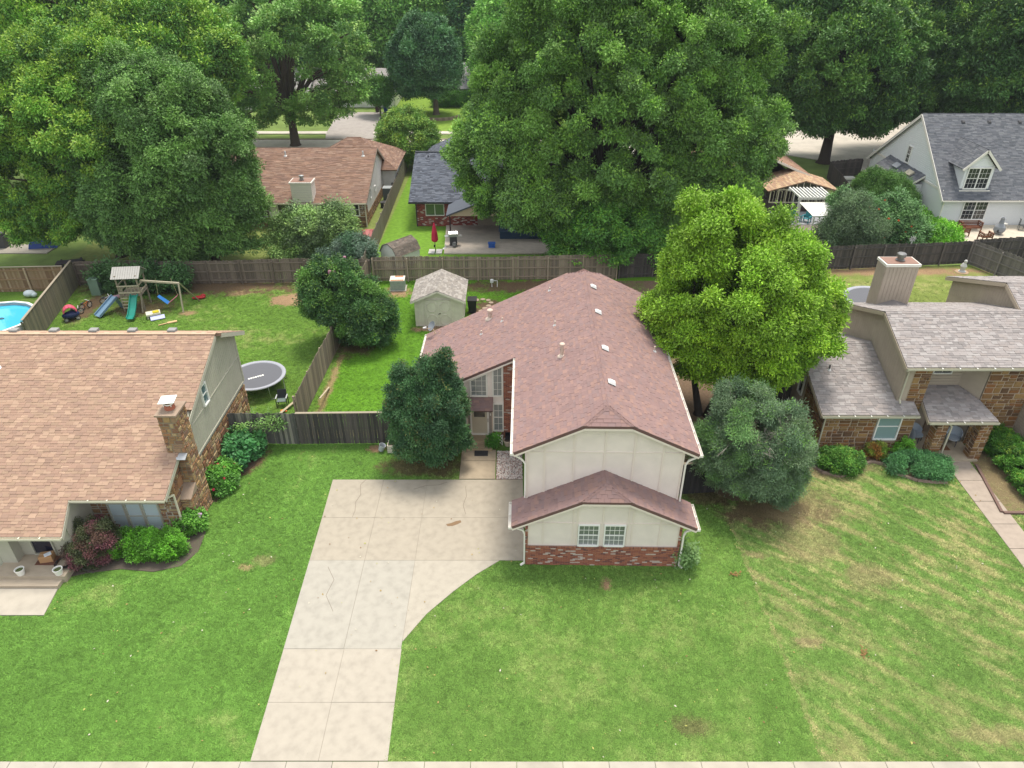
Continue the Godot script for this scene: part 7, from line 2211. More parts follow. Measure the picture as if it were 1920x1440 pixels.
func build_playset() -> void:
	var up := Vector3.UP
	var rt := Vector3.RIGHT
	var bk := Vector3.BACK
	var wood := mat("grey_wood", lc(0.30, 0.26, 0.20), 0.9, "streak", Vector3(3, 0.6, 3))
	var pale := mat("pale_wood", lc(0.50, 0.45, 0.34), 0.9, "streak", Vector3(3, 0.6, 3))
	var p := thing("playset", "wooden play tower with slatted grey roof, green slide and swing beam", "playset", Vector3(-26.4, 0, -45.5), 0.1)
	p.scale = Vector3(0.9, 0.88, 0.9)
	for q in [[-0.75, 0.7], [0.75, 0.7], [0.75, -0.7], [-0.75, -0.7]]:
		bpart("post", p, Vector3(q[0], 1.5, q[1]), Vector3(0.1, 3.0, 0.1), wood)
	for k in 8:
		bpart("deck_board", p, Vector3(0, 1.32, -0.7 + k * 0.2), Vector3(1.6, 0.05, 0.18), wood)
	for k in 12:
		for s in [-1, 1]:
			bpart("roof_slat", p, Vector3(-0.95 + k * 0.172, 3.12, s * 0.46), Vector3(0.155, 0.03, 1.10), mat("roof_slat", lc(0.46, 0.45, 0.43), 0.9, "streak", Vector3(3, 3, 0.6)), Basis(rt, s * 0.62))
	var gb := MB.new()
	for x in [-0.9, 0.9]:
		gb.prism(pv([-0.85, 2.75, 0.85, 2.75, 0, 3.4]), Vector3(x, 0, 0), bk, up, Vector3(0.04, 0, 0))
	part("gable_board", gb.mesh(), mat("green_board", lc(0.12, 0.17, 0.10), 0.8), p)
	for k in 5:
		bpart("rail_slat", p, Vector3(-0.62 + k * 0.12 * (1 if k < 2 else 2.2), 1.75, 0.74), Vector3(0.09, 0.8, 0.03), wood)
	for y in [1.6, 2.15]:
		bpart("rail", p, Vector3(0, y, 0.78), Vector3(1.6, 0.1, 0.04), pale)
		bpart("rail", p, Vector3(0.78, y, 0), Vector3(0.04, 0.1, 1.5), pale)
		bpart("rail", p, Vector3(-0.78, y, 0), Vector3(0.04, 0.1, 1.5), pale)
	for k in 4:
		bpart("climbing_board", p, Vector3(-0.5, 0.3 + k * 0.28, 0.75), Vector3(0.5, 0.1, 0.05), pale)
	# slide
	var sl := MB.new()
	var prof := [[0.78, 1.36], [1.05, 1.30], [1.7, 0.72], [2.25, 0.34], [2.65, 0.24]]
	for i in prof.size() - 1:
		var a := Vector3(0.32, prof[i][1], prof[i][0])
		var b := Vector3(0.32, prof[i + 1][1], prof[i + 1][0])
		sl.bar(a, b, 0.52, 0.03)
		sl.bar(a + Vector3(0.25, 0.07, 0), b + Vector3(0.25, 0.07, 0), 0.05, 0.14)
		sl.bar(a + Vector3(-0.25, 0.07, 0), b + Vector3(-0.25, 0.07, 0), 0.05, 0.14)
	part("slide", sl.mesh(), mat("slide_green", lc(0.012, 0.22, 0.17), 0.35), p)
	# swing beam
	var bm := MB.new()
	bm.bar(Vector3(0.8, 2.35, 0.25), Vector3(3.9, 2.3, 0.95), 0.12, 0.14)
	part("swing_beam", bm.mesh(), pale, p)
	var lg := MB.new()
	lg.bar(Vector3(3.85, 2.3, 0.98), Vector3(3.8, 0.0, 1.35), 0.1, 0.1)
	part("beam_leg", lg.mesh(), pale, p)
	var lg2 := MB.new()
	lg2.bar(Vector3(3.9, 2.25, 0.9), Vector3(4.5, 0.0, -0.6), 0.09, 0.09)
	part("beam_leg", lg2.mesh(), mat("old_green_wood", lc(0.20, 0.20, 0.11), 0.9), p)
	var br := MB.new()
	br.bar(Vector3(0.75, 0.05, 1.2), Vector3(0.78, 1.3, 0.75), 0.09, 0.09)
	part("brace", br.mesh(), wood, p)
	# hammock swing and cloth
	var hm := thing("hammock_swing", "blue and pink cloth swing hanging under the playset beam", "swing", Vector3(-23.9, 0, -45.3), 0.1)
	var h1 := MB.new()
	h1.quad(Vector3(-0.75, 1.0, 0.18), Vector3(-0.15, 0.45, 0.3), Vector3(-0.15, 0.42, -0.2), Vector3(-0.75, 0.95, -0.25), up)
	h1.quad(Vector3(-0.75, 0.98, 0.18), Vector3(-0.15, 0.43, 0.3), Vector3(-0.15, 0.40, -0.2), Vector3(-0.75, 0.93, -0.25), -up)
	part("blue_cloth", h1.mesh(), mat("cloth_blue", lc(0.04, 0.22, 0.62), 0.9), hm)
	var h2 := MB.new()
	h2.quad(Vector3(-0.15, 0.45, 0.3), Vector3(0.55, 0.95, 0.2), Vector3(0.6, 1.0, -0.2), Vector3(-0.15, 0.42, -0.2), up)
	h2.quad(Vector3(-0.15, 0.43, 0.3), Vector3(0.55, 0.93, 0.2), Vector3(0.6, 0.98, -0.2), Vector3(-0.15, 0.40, -0.2), -up)
	part("pink_cloth", h2.mesh(), mat("cloth_pink", lc(0.50, 0.18, 0.21), 0.9), hm)
	var hr := MB.new()
	for q in [[-0.75, 1.0, -0.05], [0.58, 1.0, 0.0]]:
		hr.bar(Vector3(q[0], q[1], q[2]), Vector3(q[0] * 0.75, 2.3, 0.1), 0.02, 0.02)
	part("rope", hr.mesh(), mat("rope", lc(0.35, 0.32, 0.18), 0.9), hm)
	var rc := MB.new()
	rc.ball(Vector3(0, 0.12, 0), Vector3(0.5, 0.12, 0.2), 5, 10)
	rc.ball(Vector3(0.3, 0.2, -0.1), Vector3(0.2, 0.12, 0.15), 5, 8)
	single("sled", rc.mesh(), mat("red_plastic", lc(0.35, 0.015, 0.02), 0.5), "crumpled red cloth on the ground behind the hanging swing", "cloth", Vector3(-22.6, 0, -46.8), 0.2)
	# blue slide propped up
	var bs := thing("slide", "faded blue plastic slide leaning left of the play tower", "slide", Vector3(-27.9, 0, -44.6), -0.5)
	var b2 := MB.new()
	b2.bar(Vector3(0, 0.12, 1.0), Vector3(0, 0.95, -0.6), 0.55, 0.05)
	b2.bar(Vector3(0.27, 0.18, 1.0), Vector3(0.27, 1.02, -0.6), 0.05, 0.16)
	b2.bar(Vector3(-0.27, 0.18, 1.0), Vector3(-0.27, 1.02, -0.6), 0.05, 0.16)
	part("chute", b2.mesh(), mat("slide_blue", lc(0.15, 0.25, 0.36), 0.5), bs)
	var b3 := MB.new()
	b3.bar(Vector3(0, 0.9, -0.6), Vector3(0, 0.0, -0.9), 0.5, 0.05)
	part("steps", b3.mesh(), mat("slide_blue", lc(0.15, 0.25, 0.36), 0.5), bs)
	# sandbox toys
	var ty := thing("toy_table", "pale plastic toy table with yellow insert beside the green slide", "toy table", Vector3(-24.6, 0, -43.9), 0.5)
	bpart("tray", ty, Vector3(0, 0.3, 0), Vector3(0.9, 0.12, 0.6), mat("toy_cream", lc(0.60, 0.58, 0.48), 0.5))
	bpart("insert", ty, Vector3(0.18, 0.38, 0.05), Vector3(0.4, 0.08, 0.36), mat("toy_yellow", lc(0.50, 0.42, 0.02), 0.5))
	bpart("panel", ty, Vector3(0.2, 0.12, 0.48), Vector3(0.9, 0.06, 0.4), mat("toy_lilac", lc(0.42, 0.45, 0.70), 0.5), Basis(rt, 0.3))
	for q in [[-0.38, -0.22], [0.38, -0.22], [-0.38, 0.22], [0.38, 0.22]]:
		bpart("leg", ty, Vector3(q[0], 0.13, q[1]), Vector3(0.07, 0.26, 0.07), mat("toy_cream", lc(0.60, 0.58, 0.48), 0.5))
	bike("white and purple child's bicycle furthest up the mossy fence", Vector3(-28.9, 0, -46.2), 0.7, lc(0.55, 0.48, 0.58), 0.2)
	bike("orange wheeled child's bicycle between the pink car and the white bicycle", Vector3(-29.9, 0, -45.2), 1.1, lc(0.55, 0.16, 0.05), 0.22)
	bike("green framed child's bicycle beside the pink toy car", Vector3(-30.1, 0, -44.3), 0.5, lc(0.05, 0.16, 0.08), 0.2)
	var car := thing("toy_car", "pink topped dark blue ride on toy car by the mossy fence", "toy car", Vector3(-30.0, 0, -43.5), 0.6)
	var cb := MB.new()
	cb.ball(Vector3(0, 0.38, 0), Vector3(0.55, 0.26, 0.34), 7, 12)
	part("body", cb.mesh(), mat("toy_navy", lc(0.015, 0.025, 0.09), 0.4), car)
	var cp := MB.new()
	for k in 6:
		var a0 := PI * (0.1 + k * 0.13)
		var a1 := PI * (0.1 + (k + 1) * 0.13)
		cp.bar(Vector3(cos(a0) * 0.42, 0.45 + sin(a0) * 0.55, 0), Vector3(cos(a1) * 0.42, 0.45 + sin(a1) * 0.55, 0), 0.55, 0.06)
	part("canopy", cp.mesh(), mat("toy_pink", lc(0.62, 0.10, 0.17), 0.5), car)
	for q in [[-0.35, -0.3], [0.35, -0.3], [-0.35, 0.3], [0.35, 0.3]]:
		wheel(car, Vector3(q[0], 0.16, q[1]), 0.14, 0, Color(0.5, 0.5, 0.5))
	var pt := MB.new()
	pt.ball(Vector3(0, 0.12, 0), Vector3(0.4, 0.12, 0.22), 5, 9)
	pt.box(Vector3(0.25, 0.2, 0.1), Vector3(0.25, 0.16, 0.2))
	single("toy", pt.mesh(), mat("pale_pink", lc(0.50, 0.30, 0.36), 0.6), "pale pink plastic toy left of the faded blue slide", "toy", Vector3(-28.6, 0, -46.9), 0.4)
	var bx := thing("utility_box", "tall faded green utility box in the shade at the fence corner", "utility box", Vector3(-30.3, 0, -47.6), 0.1)
	bpart("cabinet", bx, Vector3(0, 0.6, 0), Vector3(0.65, 1.2, 0.5), mat("cabinet_green", lc(0.17, 0.26, 0.20), 0.6))
	bpart("cap", bx, Vector3(0, 1.22, 0), Vector3(0.7, 0.05, 0.55), mat("cabinet_green", lc(0.17, 0.26, 0.20), 0.6))
	var bt := MB.new()
	bt.bar(Vector3(-0.5, 0.05, 0.25), Vector3(0.05, 0.05, 0.0), 0.08, 0.05)
	bt.box(Vector3(0.32, 0.05, -0.1), Vector3(0.6, 0.06, 0.22), Basis(up, 0.3))
	single("toy", bt.mesh(), mat("toy_wood", lc(0.55, 0.38, 0.20), 0.7), "tan paddle shaped toy on the grass near the swing beam's leg", "toy", Vector3(-23.3, 0, -42.9), 0.2)
	var bw := MB.new()
	bw.ball(Vector3(0, 0.25, 0), Vector3(0.42, 0.25, 0.34), 6, 10)
	bw.ball(Vector3(0.4, 0.2, 0.1), Vector3(0.2, 0.18, 0.2), 5, 8)
	single("bag", bw.mesh(), mat("bag_white", lc(0.45, 0.52, 0.56), 0.6), "pale bundle lying at the honey brown fence behind the pool", "bag", Vector3(-35.0, 0, -47.2))

func build_far_yards() -> void:
	var up := Vector3.UP
	var rt := Vector3.RIGHT
	var fwd := Vector3.FORWARD
	var bk := Vector3.BACK
	# gambrel shed
	var s := thing("shed", "small barn shaped shed with brown shingles and pale grey end wall", "shed", Vector3(-8.9, 0, -53.6), -0.71)
	var gw := MB.new()
	gw.prism(pv([-0.95, 0, 0.95, 0, 0.95, 1.15, 0.6, 1.65, 0, 1.92, -0.6, 1.65, -0.95, 1.15]), Vector3(0, 0, -1.2), rt, up, Vector3(0, 0, 2.4))
	part("wall", gw.mesh(), mat("shed_grey", lc(0.68, 0.67, 0.67), 0.6), s)
	var r := MB.new()
	var tl := []
	for q in [[[-1.02, 1.06], [-0.62, 1.68]], [[-0.62, 1.68], [0.0, 1.96]], [[1.02, 1.06], [0.62, 1.68]], [[0.62, 1.68], [0.0, 1.96]]]:
		var a := Vector3(q[0][0], q[0][1], 1.28)
		var sv := (Vector3(q[1][0], q[1][1], 1.28) - a)
		slab_roof(r, a, fwd, sv.normalized(), rect(0, 0, 2.56, sv.length()), 0.05)
		shingles(tl, a, fwd, sv.normalized(), rect(0, 0, 2.56, sv.length()), 4, 0.2, 0.33, 0.12)
	var roof := part("roof", r.mesh(), mat("shed_deck", lc(0.2, 0.19, 0.18), 0.95), s)
	lay("shingle", roof, tl, [lc(0.19, 0.155, 0.13), lc(0.16, 0.135, 0.115), lc(0.22, 0.185, 0.155), lc(0.14, 0.12, 0.105)], "barn_shingle", 0.95, "grain", Vector3(1, 1, 1), 60)
	# red roofed shed
	s = thing("shed", "metal shed with faded red ribbed roof left of the long grey fence", "shed", Vector3(-12.55, 0, -55.6), 0.04)
	gw = MB.new()
	gw.prism(pv([-1.3, 0, 1.3, 0, 1.3, 1.3, 0.85, 1.72, 0, 1.9, -0.85, 1.72, -1.3, 1.3]), Vector3(-1.15, 0, 0), bk, up, Vector3(2.3, 0, 0))
	part("wall", gw.mesh(), mat("metal_pale", lc(0.42, 0.44, 0.46), 0.4, "stain", Vector3(0.5, 0.5, 0.5)), s)
	for k in 9:
		for q in [[0.0, 1.93, 0.87, 1.75], [0.0, 1.93, -0.87, 1.75]]:
			var a := Vector3(-1.08 + k * 0.27, q[1], q[0])
			var b := Vector3(-1.08 + k * 0.27, q[3], q[2])
			var m := MB.new()
			m.bar(a, b, 0.262, 0.03)
			part("roof_panel", m.mesh(), mat("red_metal%d" % (k % 3), [lc(0.33, 0.085, 0.08), lc(0.37, 0.12, 0.11), lc(0.29, 0.075, 0.07)][k % 3], 0.5, "stain", Vector3(0.8, 0.8, 0.8)), s)
	# umbrella, grill, table
	var u := thing("patio_umbrella", "closed red patio umbrella on a black pole in the grass", "umbrella", Vector3(-6.35, 0, -55.85))
	var ub := MB.new()
	ub.lathe(Vector3.ZERO, [Vector2(0.20, 0.95), Vector2(0.29, 1.1), Vector2(0.24, 1.7), Vector2(0.12, 2.25), Vector2(0.04, 2.5), Vector2(0, 2.55)], 9)
	part("canopy", ub.mesh(), mat("red_canvas", lc(0.48, 0.02, 0.06), 0.8), u)
	var pb := MB.new()
	pb.tube([Vector3(0, 0, 0), Vector3(0, 1.1, 0)], [0.03, 0.03], 8)
	pb.box(Vector3(-0.05, 0.55, 0.02), Vector3(0.12, 0.2, 0.1))
	part("pole", pb.mesh(), mat("pole_black", lc(0.02, 0.02, 0.02), 0.4), u)
	for q in [[-0.3, 0.25], [0.3, 0.25], [0.3, -0.25], [-0.3, -0.25]]:
		bpart("base_weight", u, Vector3(q[0], 0.05, q[1]), Vector3(0.5, 0.1, 0.42), mat("weight_grey", lc(0.48, 0.47, 0.46), 0.6))
	var st := thing("umbrella_stand", "small white round umbrella stand in the grass beside the grill", "stand", Vector3(-5.55, 0, -56.6))
	var sb := MB.new()
	sb.lathe(Vector3.ZERO, [Vector2(0, 0), Vector2(0.26, 0), Vector2(0.26, 0.05), Vector2(0.06, 0.1), Vector2(0.04, 0.4), Vector2(0, 0.4)], 14)
	part("base", sb.mesh(), mat("stand_white", lc(0.65, 0.66, 0.66), 0.5), st)
	var g := thing("grill", "stainless barbecue grill with grey hood at the patio's left edge", "grill", Vector3(-4.95, 0.09, -57.3), 0.15)
	bpart("cart", g, Vector3(0, 0.4, 0), Vector3(0.6, 0.75, 0.5), mat("grill_dark", lc(0.06, 0.06, 0.065), 0.5))
	var hd := MB.new()
	hd.prism(pv([-0.3, 0.8, 0.3, 0.8, 0.28, 1.05, 0.0, 1.2, -0.28, 1.05]), Vector3(-0.38, 0, 0), bk, up, Vector3(0.76, 0, 0))
	part("hood", hd.mesh(), mat("steel", lc(0.48, 0.49, 0.50), 0.3, "", Vector3.ONE, {"metal": 0.6}), g)
	for x in [-0.55, 0.55]:
		bpart("side_shelf", g, Vector3(x, 0.8, 0), Vector3(0.32, 0.04, 0.42), mat("steel", lc(0.48, 0.49, 0.50), 0.3))
	var gt := MB.new()
	gt.lathe(Vector3(0.05, 0.02, 0.5), [Vector2(0, 0), Vector2(0.17, 0.02), Vector2(0.2, 0.2), Vector2(0.14, 0.4), Vector2(0, 0.44)], 12)
	part("tank", gt.mesh(), mat("tank_grey", lc(0.16, 0.165, 0.17), 0.4), g)
	var bp := thing("tarp", "dark blue covered pool half hidden under the largest tree", "pool cover", Vector3(2.2, 0.09, -60.5))
	bpart("cover", bp, Vector3(0, 0.35, 0), Vector3(6.5, 0.7, 3.6), mat("tarp_blue", lc(0.02, 0.05, 0.10), 0.5))
	bpart("edge", bp, Vector3(0, 0.72, 0), Vector3(6.7, 0.06, 3.8), mat("tarp_edge", lc(0.05, 0.09, 0.16), 0.4))
	var bk2 := thing("toy_bin", "small blue toy under the left edge of the largest tree", "toy", Vector3(-1.7, 0.09, -56.8))
	bpart("tub", bk2, Vector3(0, 0.18, 0), Vector3(0.55, 0.36, 0.4), mat("toy_blue", lc(0.02, 0.10, 0.42), 0.5))
	bpart("rim", bk2, Vector3(0, 0.37, 0), Vector3(0.62, 0.04, 0.46), mat("toy_blue", lc(0.02, 0.10, 0.42), 0.5))
	# beside the brown roofed house
	var ac := thing("air_conditioner", "grey air conditioning unit beside the white gable wall", "air conditioner", Vector3(-12.3, 0, -69.8))
	bpart("pad", ac, Vector3(0, 0.05, 0), Vector3(1.0, 0.1, 1.0), mat("pad_grey", lc(0.36, 0.34, 0.3), 0.9))
	bpart("case", ac, Vector3(0, 0.68, 0), Vector3(0.85, 1.15, 0.85), mat("ac_case", lc(0.09, 0.105, 0.11), 0.6))
	bpart("top", ac, Vector3(0, 1.28, 0), Vector3(0.9, 0.06, 0.9), mat("ac_top", lc(0.30, 0.33, 0.34), 0.5))
	var bc := thing("barrel", "dark round bin behind the air conditioning unit", "bin", Vector3(-11.95, 0, -72.2))
	var bb := MB.new()
	bb.lathe(Vector3.ZERO, [Vector2(0, 0), Vector2(0.3, 0), Vector2(0.34, 1.0), Vector2(0.3, 1.05), Vector2(0, 1.08)], 12)
	part("drum", bb.mesh(), mat("bin_slate", lc(0.04, 0.045, 0.05), 0.5), bc)
	var db := thing("storage_box", "small black storage box at the foot of the white gable wall", "box", Vector3(-12.45, 0, -67.5))
	bpart("box", db, Vector3(0, 0.25, 0), Vector3(0.45, 0.5, 0.45), mat("box_black", lc(0.025, 0.025, 0.03), 0.5))
	bpart("lid", db, Vector3(0, 0.52, 0), Vector3(0.5, 0.05, 0.5), mat("box_black2", lc(0.05, 0.05, 0.055), 0.5))
	wheelie("bright blue wheeled bin beyond the dark side gate", Vector3(-12.2, 0, -76.2), lc(0.01, 0.08, 0.40))
	wheelie("blue wheeled bin at the far driveway beside the brown one", Vector3(-19.0, 0.0, -112.6), lc(0.015, 0.05, 0.26))
	wheelie("dark brown wheeled bin at the far driveway under the small round tree", Vector3(-20.2, 0.0, -112.3), lc(0.06, 0.035, 0.03))
	wheelie("dark green wheeled bin by the street corner near the thick trunk", Vector3(31.5, 0.0, -87.4), lc(0.02, 0.045, 0.03))
	# ring wall and hedge across the street
	var rw := thing("retaining_wall", "low curved stone retaining wall round the tree across the street", "wall", Vector3(-10.9, 0.05, -108.5))
	for i in 22:
		var a := PI * (0.05 + 0.9 * i / 21.0)
		bpart("stone", rw, Vector3(cos(a) * 3.2, 0.2, sin(a) * 2.4), Vector3(0.44, 0.4, 0.3), mat("far_wall%d" % (i % 2), [lc(0.20, 0.15, 0.12), lc(0.26, 0.20, 0.16)][i % 2], 0.9), Basis(up, -a + PI / 2))
	# pergola
	var white := mat("pergola_white", lc(0.72, 0.72, 0.70), 0.6)
	var pg := thing("pergola", "white slatted pergola joined to the screened porch", "pergola", Vector3(25.7, 0, -65.6))
	for q in [[0.0, 3.0], [2.9, 3.0]]:
		bpart("post", pg, Vector3(q[0], 1.2, q[1]), Vector3(0.14, 2.4, 0.14), white)
	bpart("beam", pg, Vector3(1.45, 2.38, 3.0), Vector3(3.2, 0.18, 0.08), white)
	bpart("beam", pg, Vector3(1.45, 2.38, 0.35), Vector3(3.2, 0.18, 0.08), white)
	for k in 10:
		bpart("slat", pg, Vector3(0.0 + k * 0.32, 2.52, 1.65), Vector3(0.10, 0.14, 3.1), white)
	pg = thing("pergola", "white louvred canopy on slim posts over the teal chairs", "pergola", Vector3(25.5, 0, -59.9))
	for k in 18:
		bpart("louvre", pg, Vector3(1.35, 2.35 - 0.02 * k * 0.3, -1.6 + k * 0.19), Vector3(3.0, 0.03, 0.165), white, Basis(rt, 0.2))
	for q in [[-0.05, -1.6], [2.8, -1.6], [-0.05, 1.7], [2.8, 1.7]]:
		bpart("post", pg, Vector3(q[0], 1.15, q[1]), Vector3(0.09, 2.3, 0.09), white)
	for z in [-1.6, 1.7]:
		bpart("beam", pg, Vector3(1.35, 2.26, z), Vector3(3.05, 0.1, 0.06), white)
	var tc := ["teal garden chair left of the pale blue one under the white canopy", "turquoise garden chair turned sideways under the white canopy"]
	for i in 2:
		var c := thing("garden_chair", tc[i], "chair", Vector3(25.9 + i * 1.0, 0.08, -63.2 + i * 0.1), 0.2 - i * 1.0, "teal chairs below the pergola")
		var tm := mat("teal%d" % i, [lc(0.01, 0.17, 0.19), lc(0.04, 0.30, 0.36)][i], 0.5)
		for k in 5:
			bpart("seat_slat", c, Vector3(0, 0.36 - 0.02 * k, 0.22 - k * 0.11), Vector3(0.55, 0.03, 0.1), tm)
			bpart("back_slat", c, Vector3(-0.24 + k * 0.12, 0.68, -0.36), Vector3(0.11, 0.75, 0.03), tm, Basis(rt, -0.3))
		for x in [-0.33, 0.33]:
			bpart("armrest", c, Vector3(x, 0.56, 0.0), Vector3(0.12, 0.03, 0.65), tm)
			bpart("leg", c, Vector3(x, 0.28, 0.28), Vector3(0.09, 0.56, 0.03), tm)
			bpart("leg", c, Vector3(x, 0.25, -0.25), Vector3(0.09, 0.5, 0.03), tm)
	# the white house's patio furniture
	var red := mat("teak", lc(0.20, 0.07, 0.035), 0.6, "streak", Vector3(3, 0.8, 3))
	var fn := [["long reddish wooden bench against the white brick wall", 40.4, -60.6, 1.75, 0.0, "bench"], ["reddish wooden armchair at the left end of the wooden bench", 39.15, -59.35, 0.8, PI / 2, "armchair"], ["reddish wooden armchair with its back to the dark fence", 40.25, -57.9, 0.8, PI, "armchair"]]
	for q in fn:
		var o := thing("wooden_" + q[5], q[0], q[5], Vector3(q[1], 0.22, q[2]), q[4])
		var hw: float = q[3] * 0.5
		var ns := int(q[3] / 0.13)
		for k in ns:
			bpart("seat_slat", o, Vector3(-hw + (k + 0.5) * q[3] / ns, 0.36, 0.05), Vector3(0.09, 0.03, 0.62), red)
		for y in [0.45, 0.58, 0.71]:
			bpart("back_rail", o, Vector3(0, y, -0.33), Vector3(q[3], 0.09, 0.035), red)
			for x in [-hw, hw]:
				bpart("side_rail", o, Vector3(x, y - 0.05, 0.0), Vector3(0.035, 0.08, 0.7), red)
		for x in [-hw, hw]:
			bpart("armrest", o, Vector3(x, 0.76, 0.0), Vector3(0.09, 0.035, 0.76), red)
			for z in [-0.33, 0.33]:
				bpart("leg", o, Vector3(x, 0.38, z), Vector3(0.07, 0.76, 0.07), red)
		bpart("front_rail", o, Vector3(0, 0.29, 0.33), Vector3(q[3], 0.1, 0.035), red)
	var ci := thing("chiminea", "grey clay chiminea with tall neck on the white house's patio", "chiminea", Vector3(42.4, 0.22, -59.6))
	var cm := MB.new()
	cm.lathe(Vector3.ZERO, [Vector2(0, 0.05), Vector2(0.3, 0.08), Vector2(0.46, 0.35), Vector2(0.42, 0.65), Vector2(0.2, 0.95), Vector2(0.15, 1.35), Vector2(0.2, 1.45), Vector2(0.12, 1.45), Vector2(0.1, 1.2)], 14)
	part("pot", cm.mesh(), mat("clay_grey", lc(0.22, 0.235, 0.26), 0.8), ci)
	var mo := MB.new()
	mo.ball(Vector3(-0.25, 0.36, 0.32), Vector3(0.14, 0.15, 0.06), 5, 8)
	part("mouth", mo.mesh(), mat("soot", lc(0.03, 0.03, 0.03), 0.9), ci)
	var sc := thing("side_table", "small pale metal side table right of the grey chiminea", "side table", Vector3(43.5, 0.22, -60.9))
	bpart("top", sc, Vector3(0, 0.5, 0), Vector3(0.55, 0.03, 0.5), mat("table_pale", lc(0.55, 0.54, 0.5), 0.5))
	for q in [[-0.24, -0.2], [0.24, -0.2], [0.24, 0.2], [-0.24, 0.2]]:
		bpart("leg", sc, Vector3(q[0], 0.25, q[1]), Vector3(0.03, 0.5, 0.03), mat("table_pale", lc(0.55, 0.54, 0.5), 0.5))
	var dt := thing("patio_table", "dark round metal patio table at the right edge of the patio", "table", Vector3(46.3, 0.22, -60.4))
	var tm2 := MB.new()
	tm2.lathe(Vector3.ZERO, [Vector2(0, 0.70), Vector2(0.75, 0.70), Vector2(0.75, 0.74), Vector2(0, 0.74)], 20)
	tm2.lathe(Vector3.ZERO, [Vector2(0.3, 0.0), Vector2(0.05, 0.1), Vector2(0.05, 0.7)], 10)
	part("table", tm2.mesh(), mat("iron_dark", lc(0.06, 0.065, 0.065), 0.5), dt)
	for i in 2:
		var c := thing("patio_chair", ["dark metal patio chair left of the round table", "grey metal patio chair in front of the round table"][i], "chair", Vector3(45.0 + i * 1.2, 0.22, -60.6 + i * 1.2), 1.2 + i * 1.8, "metal chairs at the round table")
		var im := mat("iron%d" % i, [lc(0.05, 0.055, 0.055), lc(0.30, 0.30, 0.29)][i], 0.5)
		bpart("seat", c, Vector3(0, 0.42, 0), Vector3(0.5, 0.03, 0.48), im)
		for k in 4:
			bpart("back_bar", c, Vector3(-0.2 + k * 0.133, 0.7, -0.24), Vector3(0.025, 0.5, 0.02), im)
		bpart("back_rail", c, Vector3(0, 0.95, -0.24), Vector3(0.5, 0.04, 0.03), im)
		for q in [[-0.23, -0.22], [0.23, -0.22], [0.23, 0.22], [-0.23, 0.22]]:
			bpart("leg", c, Vector3(q[0], 0.21, q[1]), Vector3(0.03, 0.42, 0.03), im)
	# odds and ends in the right yards
	var sv := thing("statue", "small pale garden statue on a round base at the angled fence", "statue", Vector3(35.1, 0, -51.7), 0.3)
	var sm := MB.new()
	sm.lathe(Vector3.ZERO, [Vector2(0, 0), Vector2(0.3, 0), Vector2(0.28, 0.1), Vector2(0.14, 0.14), Vector2(0.2, 0.35), Vector2(0.24, 0.5), Vector2(0.15, 0.7), Vector2(0.1, 0.76), Vector2(0, 0.78)], 12)
	sm.ball(Vector3(0.02, 0.88, 0.03), Vector3(0.13, 0.15, 0.13), 6, 9)
	part("figure", sm.mesh(), mat("statue_white", lc(0.55, 0.55, 0.54), 0.8, "stain", Vector3(3, 3, 3)), sv)
	var wb := MB.new()
	wb.lathe(Vector3.ZERO, [Vector2(0, 0), Vector2(0.5, 0.02), Vector2(0.45, 0.06), Vector2(0, 0.07)], 12)
	part("plinth", wb.mesh(), mat("plinth_tan", lc(0.38, 0.27, 0.18), 0.9), sv)
	var wc := thing("garden_chair", "white plastic chair on the grass at the far right edge", "chair", Vector3(41.5, 0, -53.2), 0.6)
	var wm := mat("white_plastic", lc(0.72, 0.74, 0.74), 0.4)
	bpart("seat", wc, Vector3(0, 0.42, 0), Vector3(0.5, 0.05, 0.48), wm)
	bpart("backrest", wc, Vector3(0, 0.7, -0.24), Vector3(0.5, 0.5, 0.05), wm, Basis(rt, -0.2))
	for q in [[-0.22, -0.2], [0.22, -0.2], [0.22, 0.2], [-0.22, 0.2]]:
		bpart("leg", wc, Vector3(q[0], 0.21, q[1]), Vector3(0.05, 0.42, 0.05), wm)
	var kn := thing("pet_kennel", "white plastic pet kennel on bare soil in front of the dark fence", "kennel", Vector3(35.8, 0, -75.6))
	bpart("body", kn, Vector3(0, 0.3, 0), Vector3(1.1, 0.6, 0.75), mat("kennel_white", lc(0.58, 0.57, 0.54), 0.5))
	bpart("lid", kn, Vector3(0, 0.63, 0), Vector3(1.0, 0.08, 0.65), mat("kennel_white", lc(0.58, 0.57, 0.54), 0.5))
	bpart("vent", kn, Vector3(0, 0.38, 0.38), Vector3(0.8, 0.2, 0.02), mat("kennel_vent", lc(0.2, 0.2, 0.2), 0.6))
	var a2 := thing("air_conditioner", "grey air conditioning unit beside the round clipped shrub", "air conditioner", Vector3(37.0, 0, -70.6))
	bpart("case", a2, Vector3(0, 0.55, 0), Vector3(1.0, 1.1, 1.0), mat("ac_grey", lc(0.22, 0.25, 0.27), 0.5))
	bpart("top", a2, Vector3(0, 1.12, 0), Vector3(1.05, 0.05, 1.05), mat("ac_top", lc(0.30, 0.33, 0.34), 0.5))
	var wd := thing("garden_stake", "small pale metal windmill on a tripod in front of the flowering vine", "ornament", Vector3(31.6, 0, -53.6))
	for k in 3:
		var a := TAU * k / 3.0
		var m := MB.new()
		m.bar(Vector3(cos(a) * 0.3, 0, sin(a) * 0.3), Vector3(0, 1.9, 0), 0.03, 0.03)
		part("leg", m.mesh(), mat("galv", lc(0.5, 0.5, 0.48), 0.5), wd)
	var wv := MB.new()
	for k in 8:
		wv.box(Vector3(cos(TAU * k / 8) * 0.16, 2.0 + sin(TAU * k / 8) * 0.16, 0.02), Vector3(0.22, 0.07, 0.015), Basis(bk, TAU * k / 8))
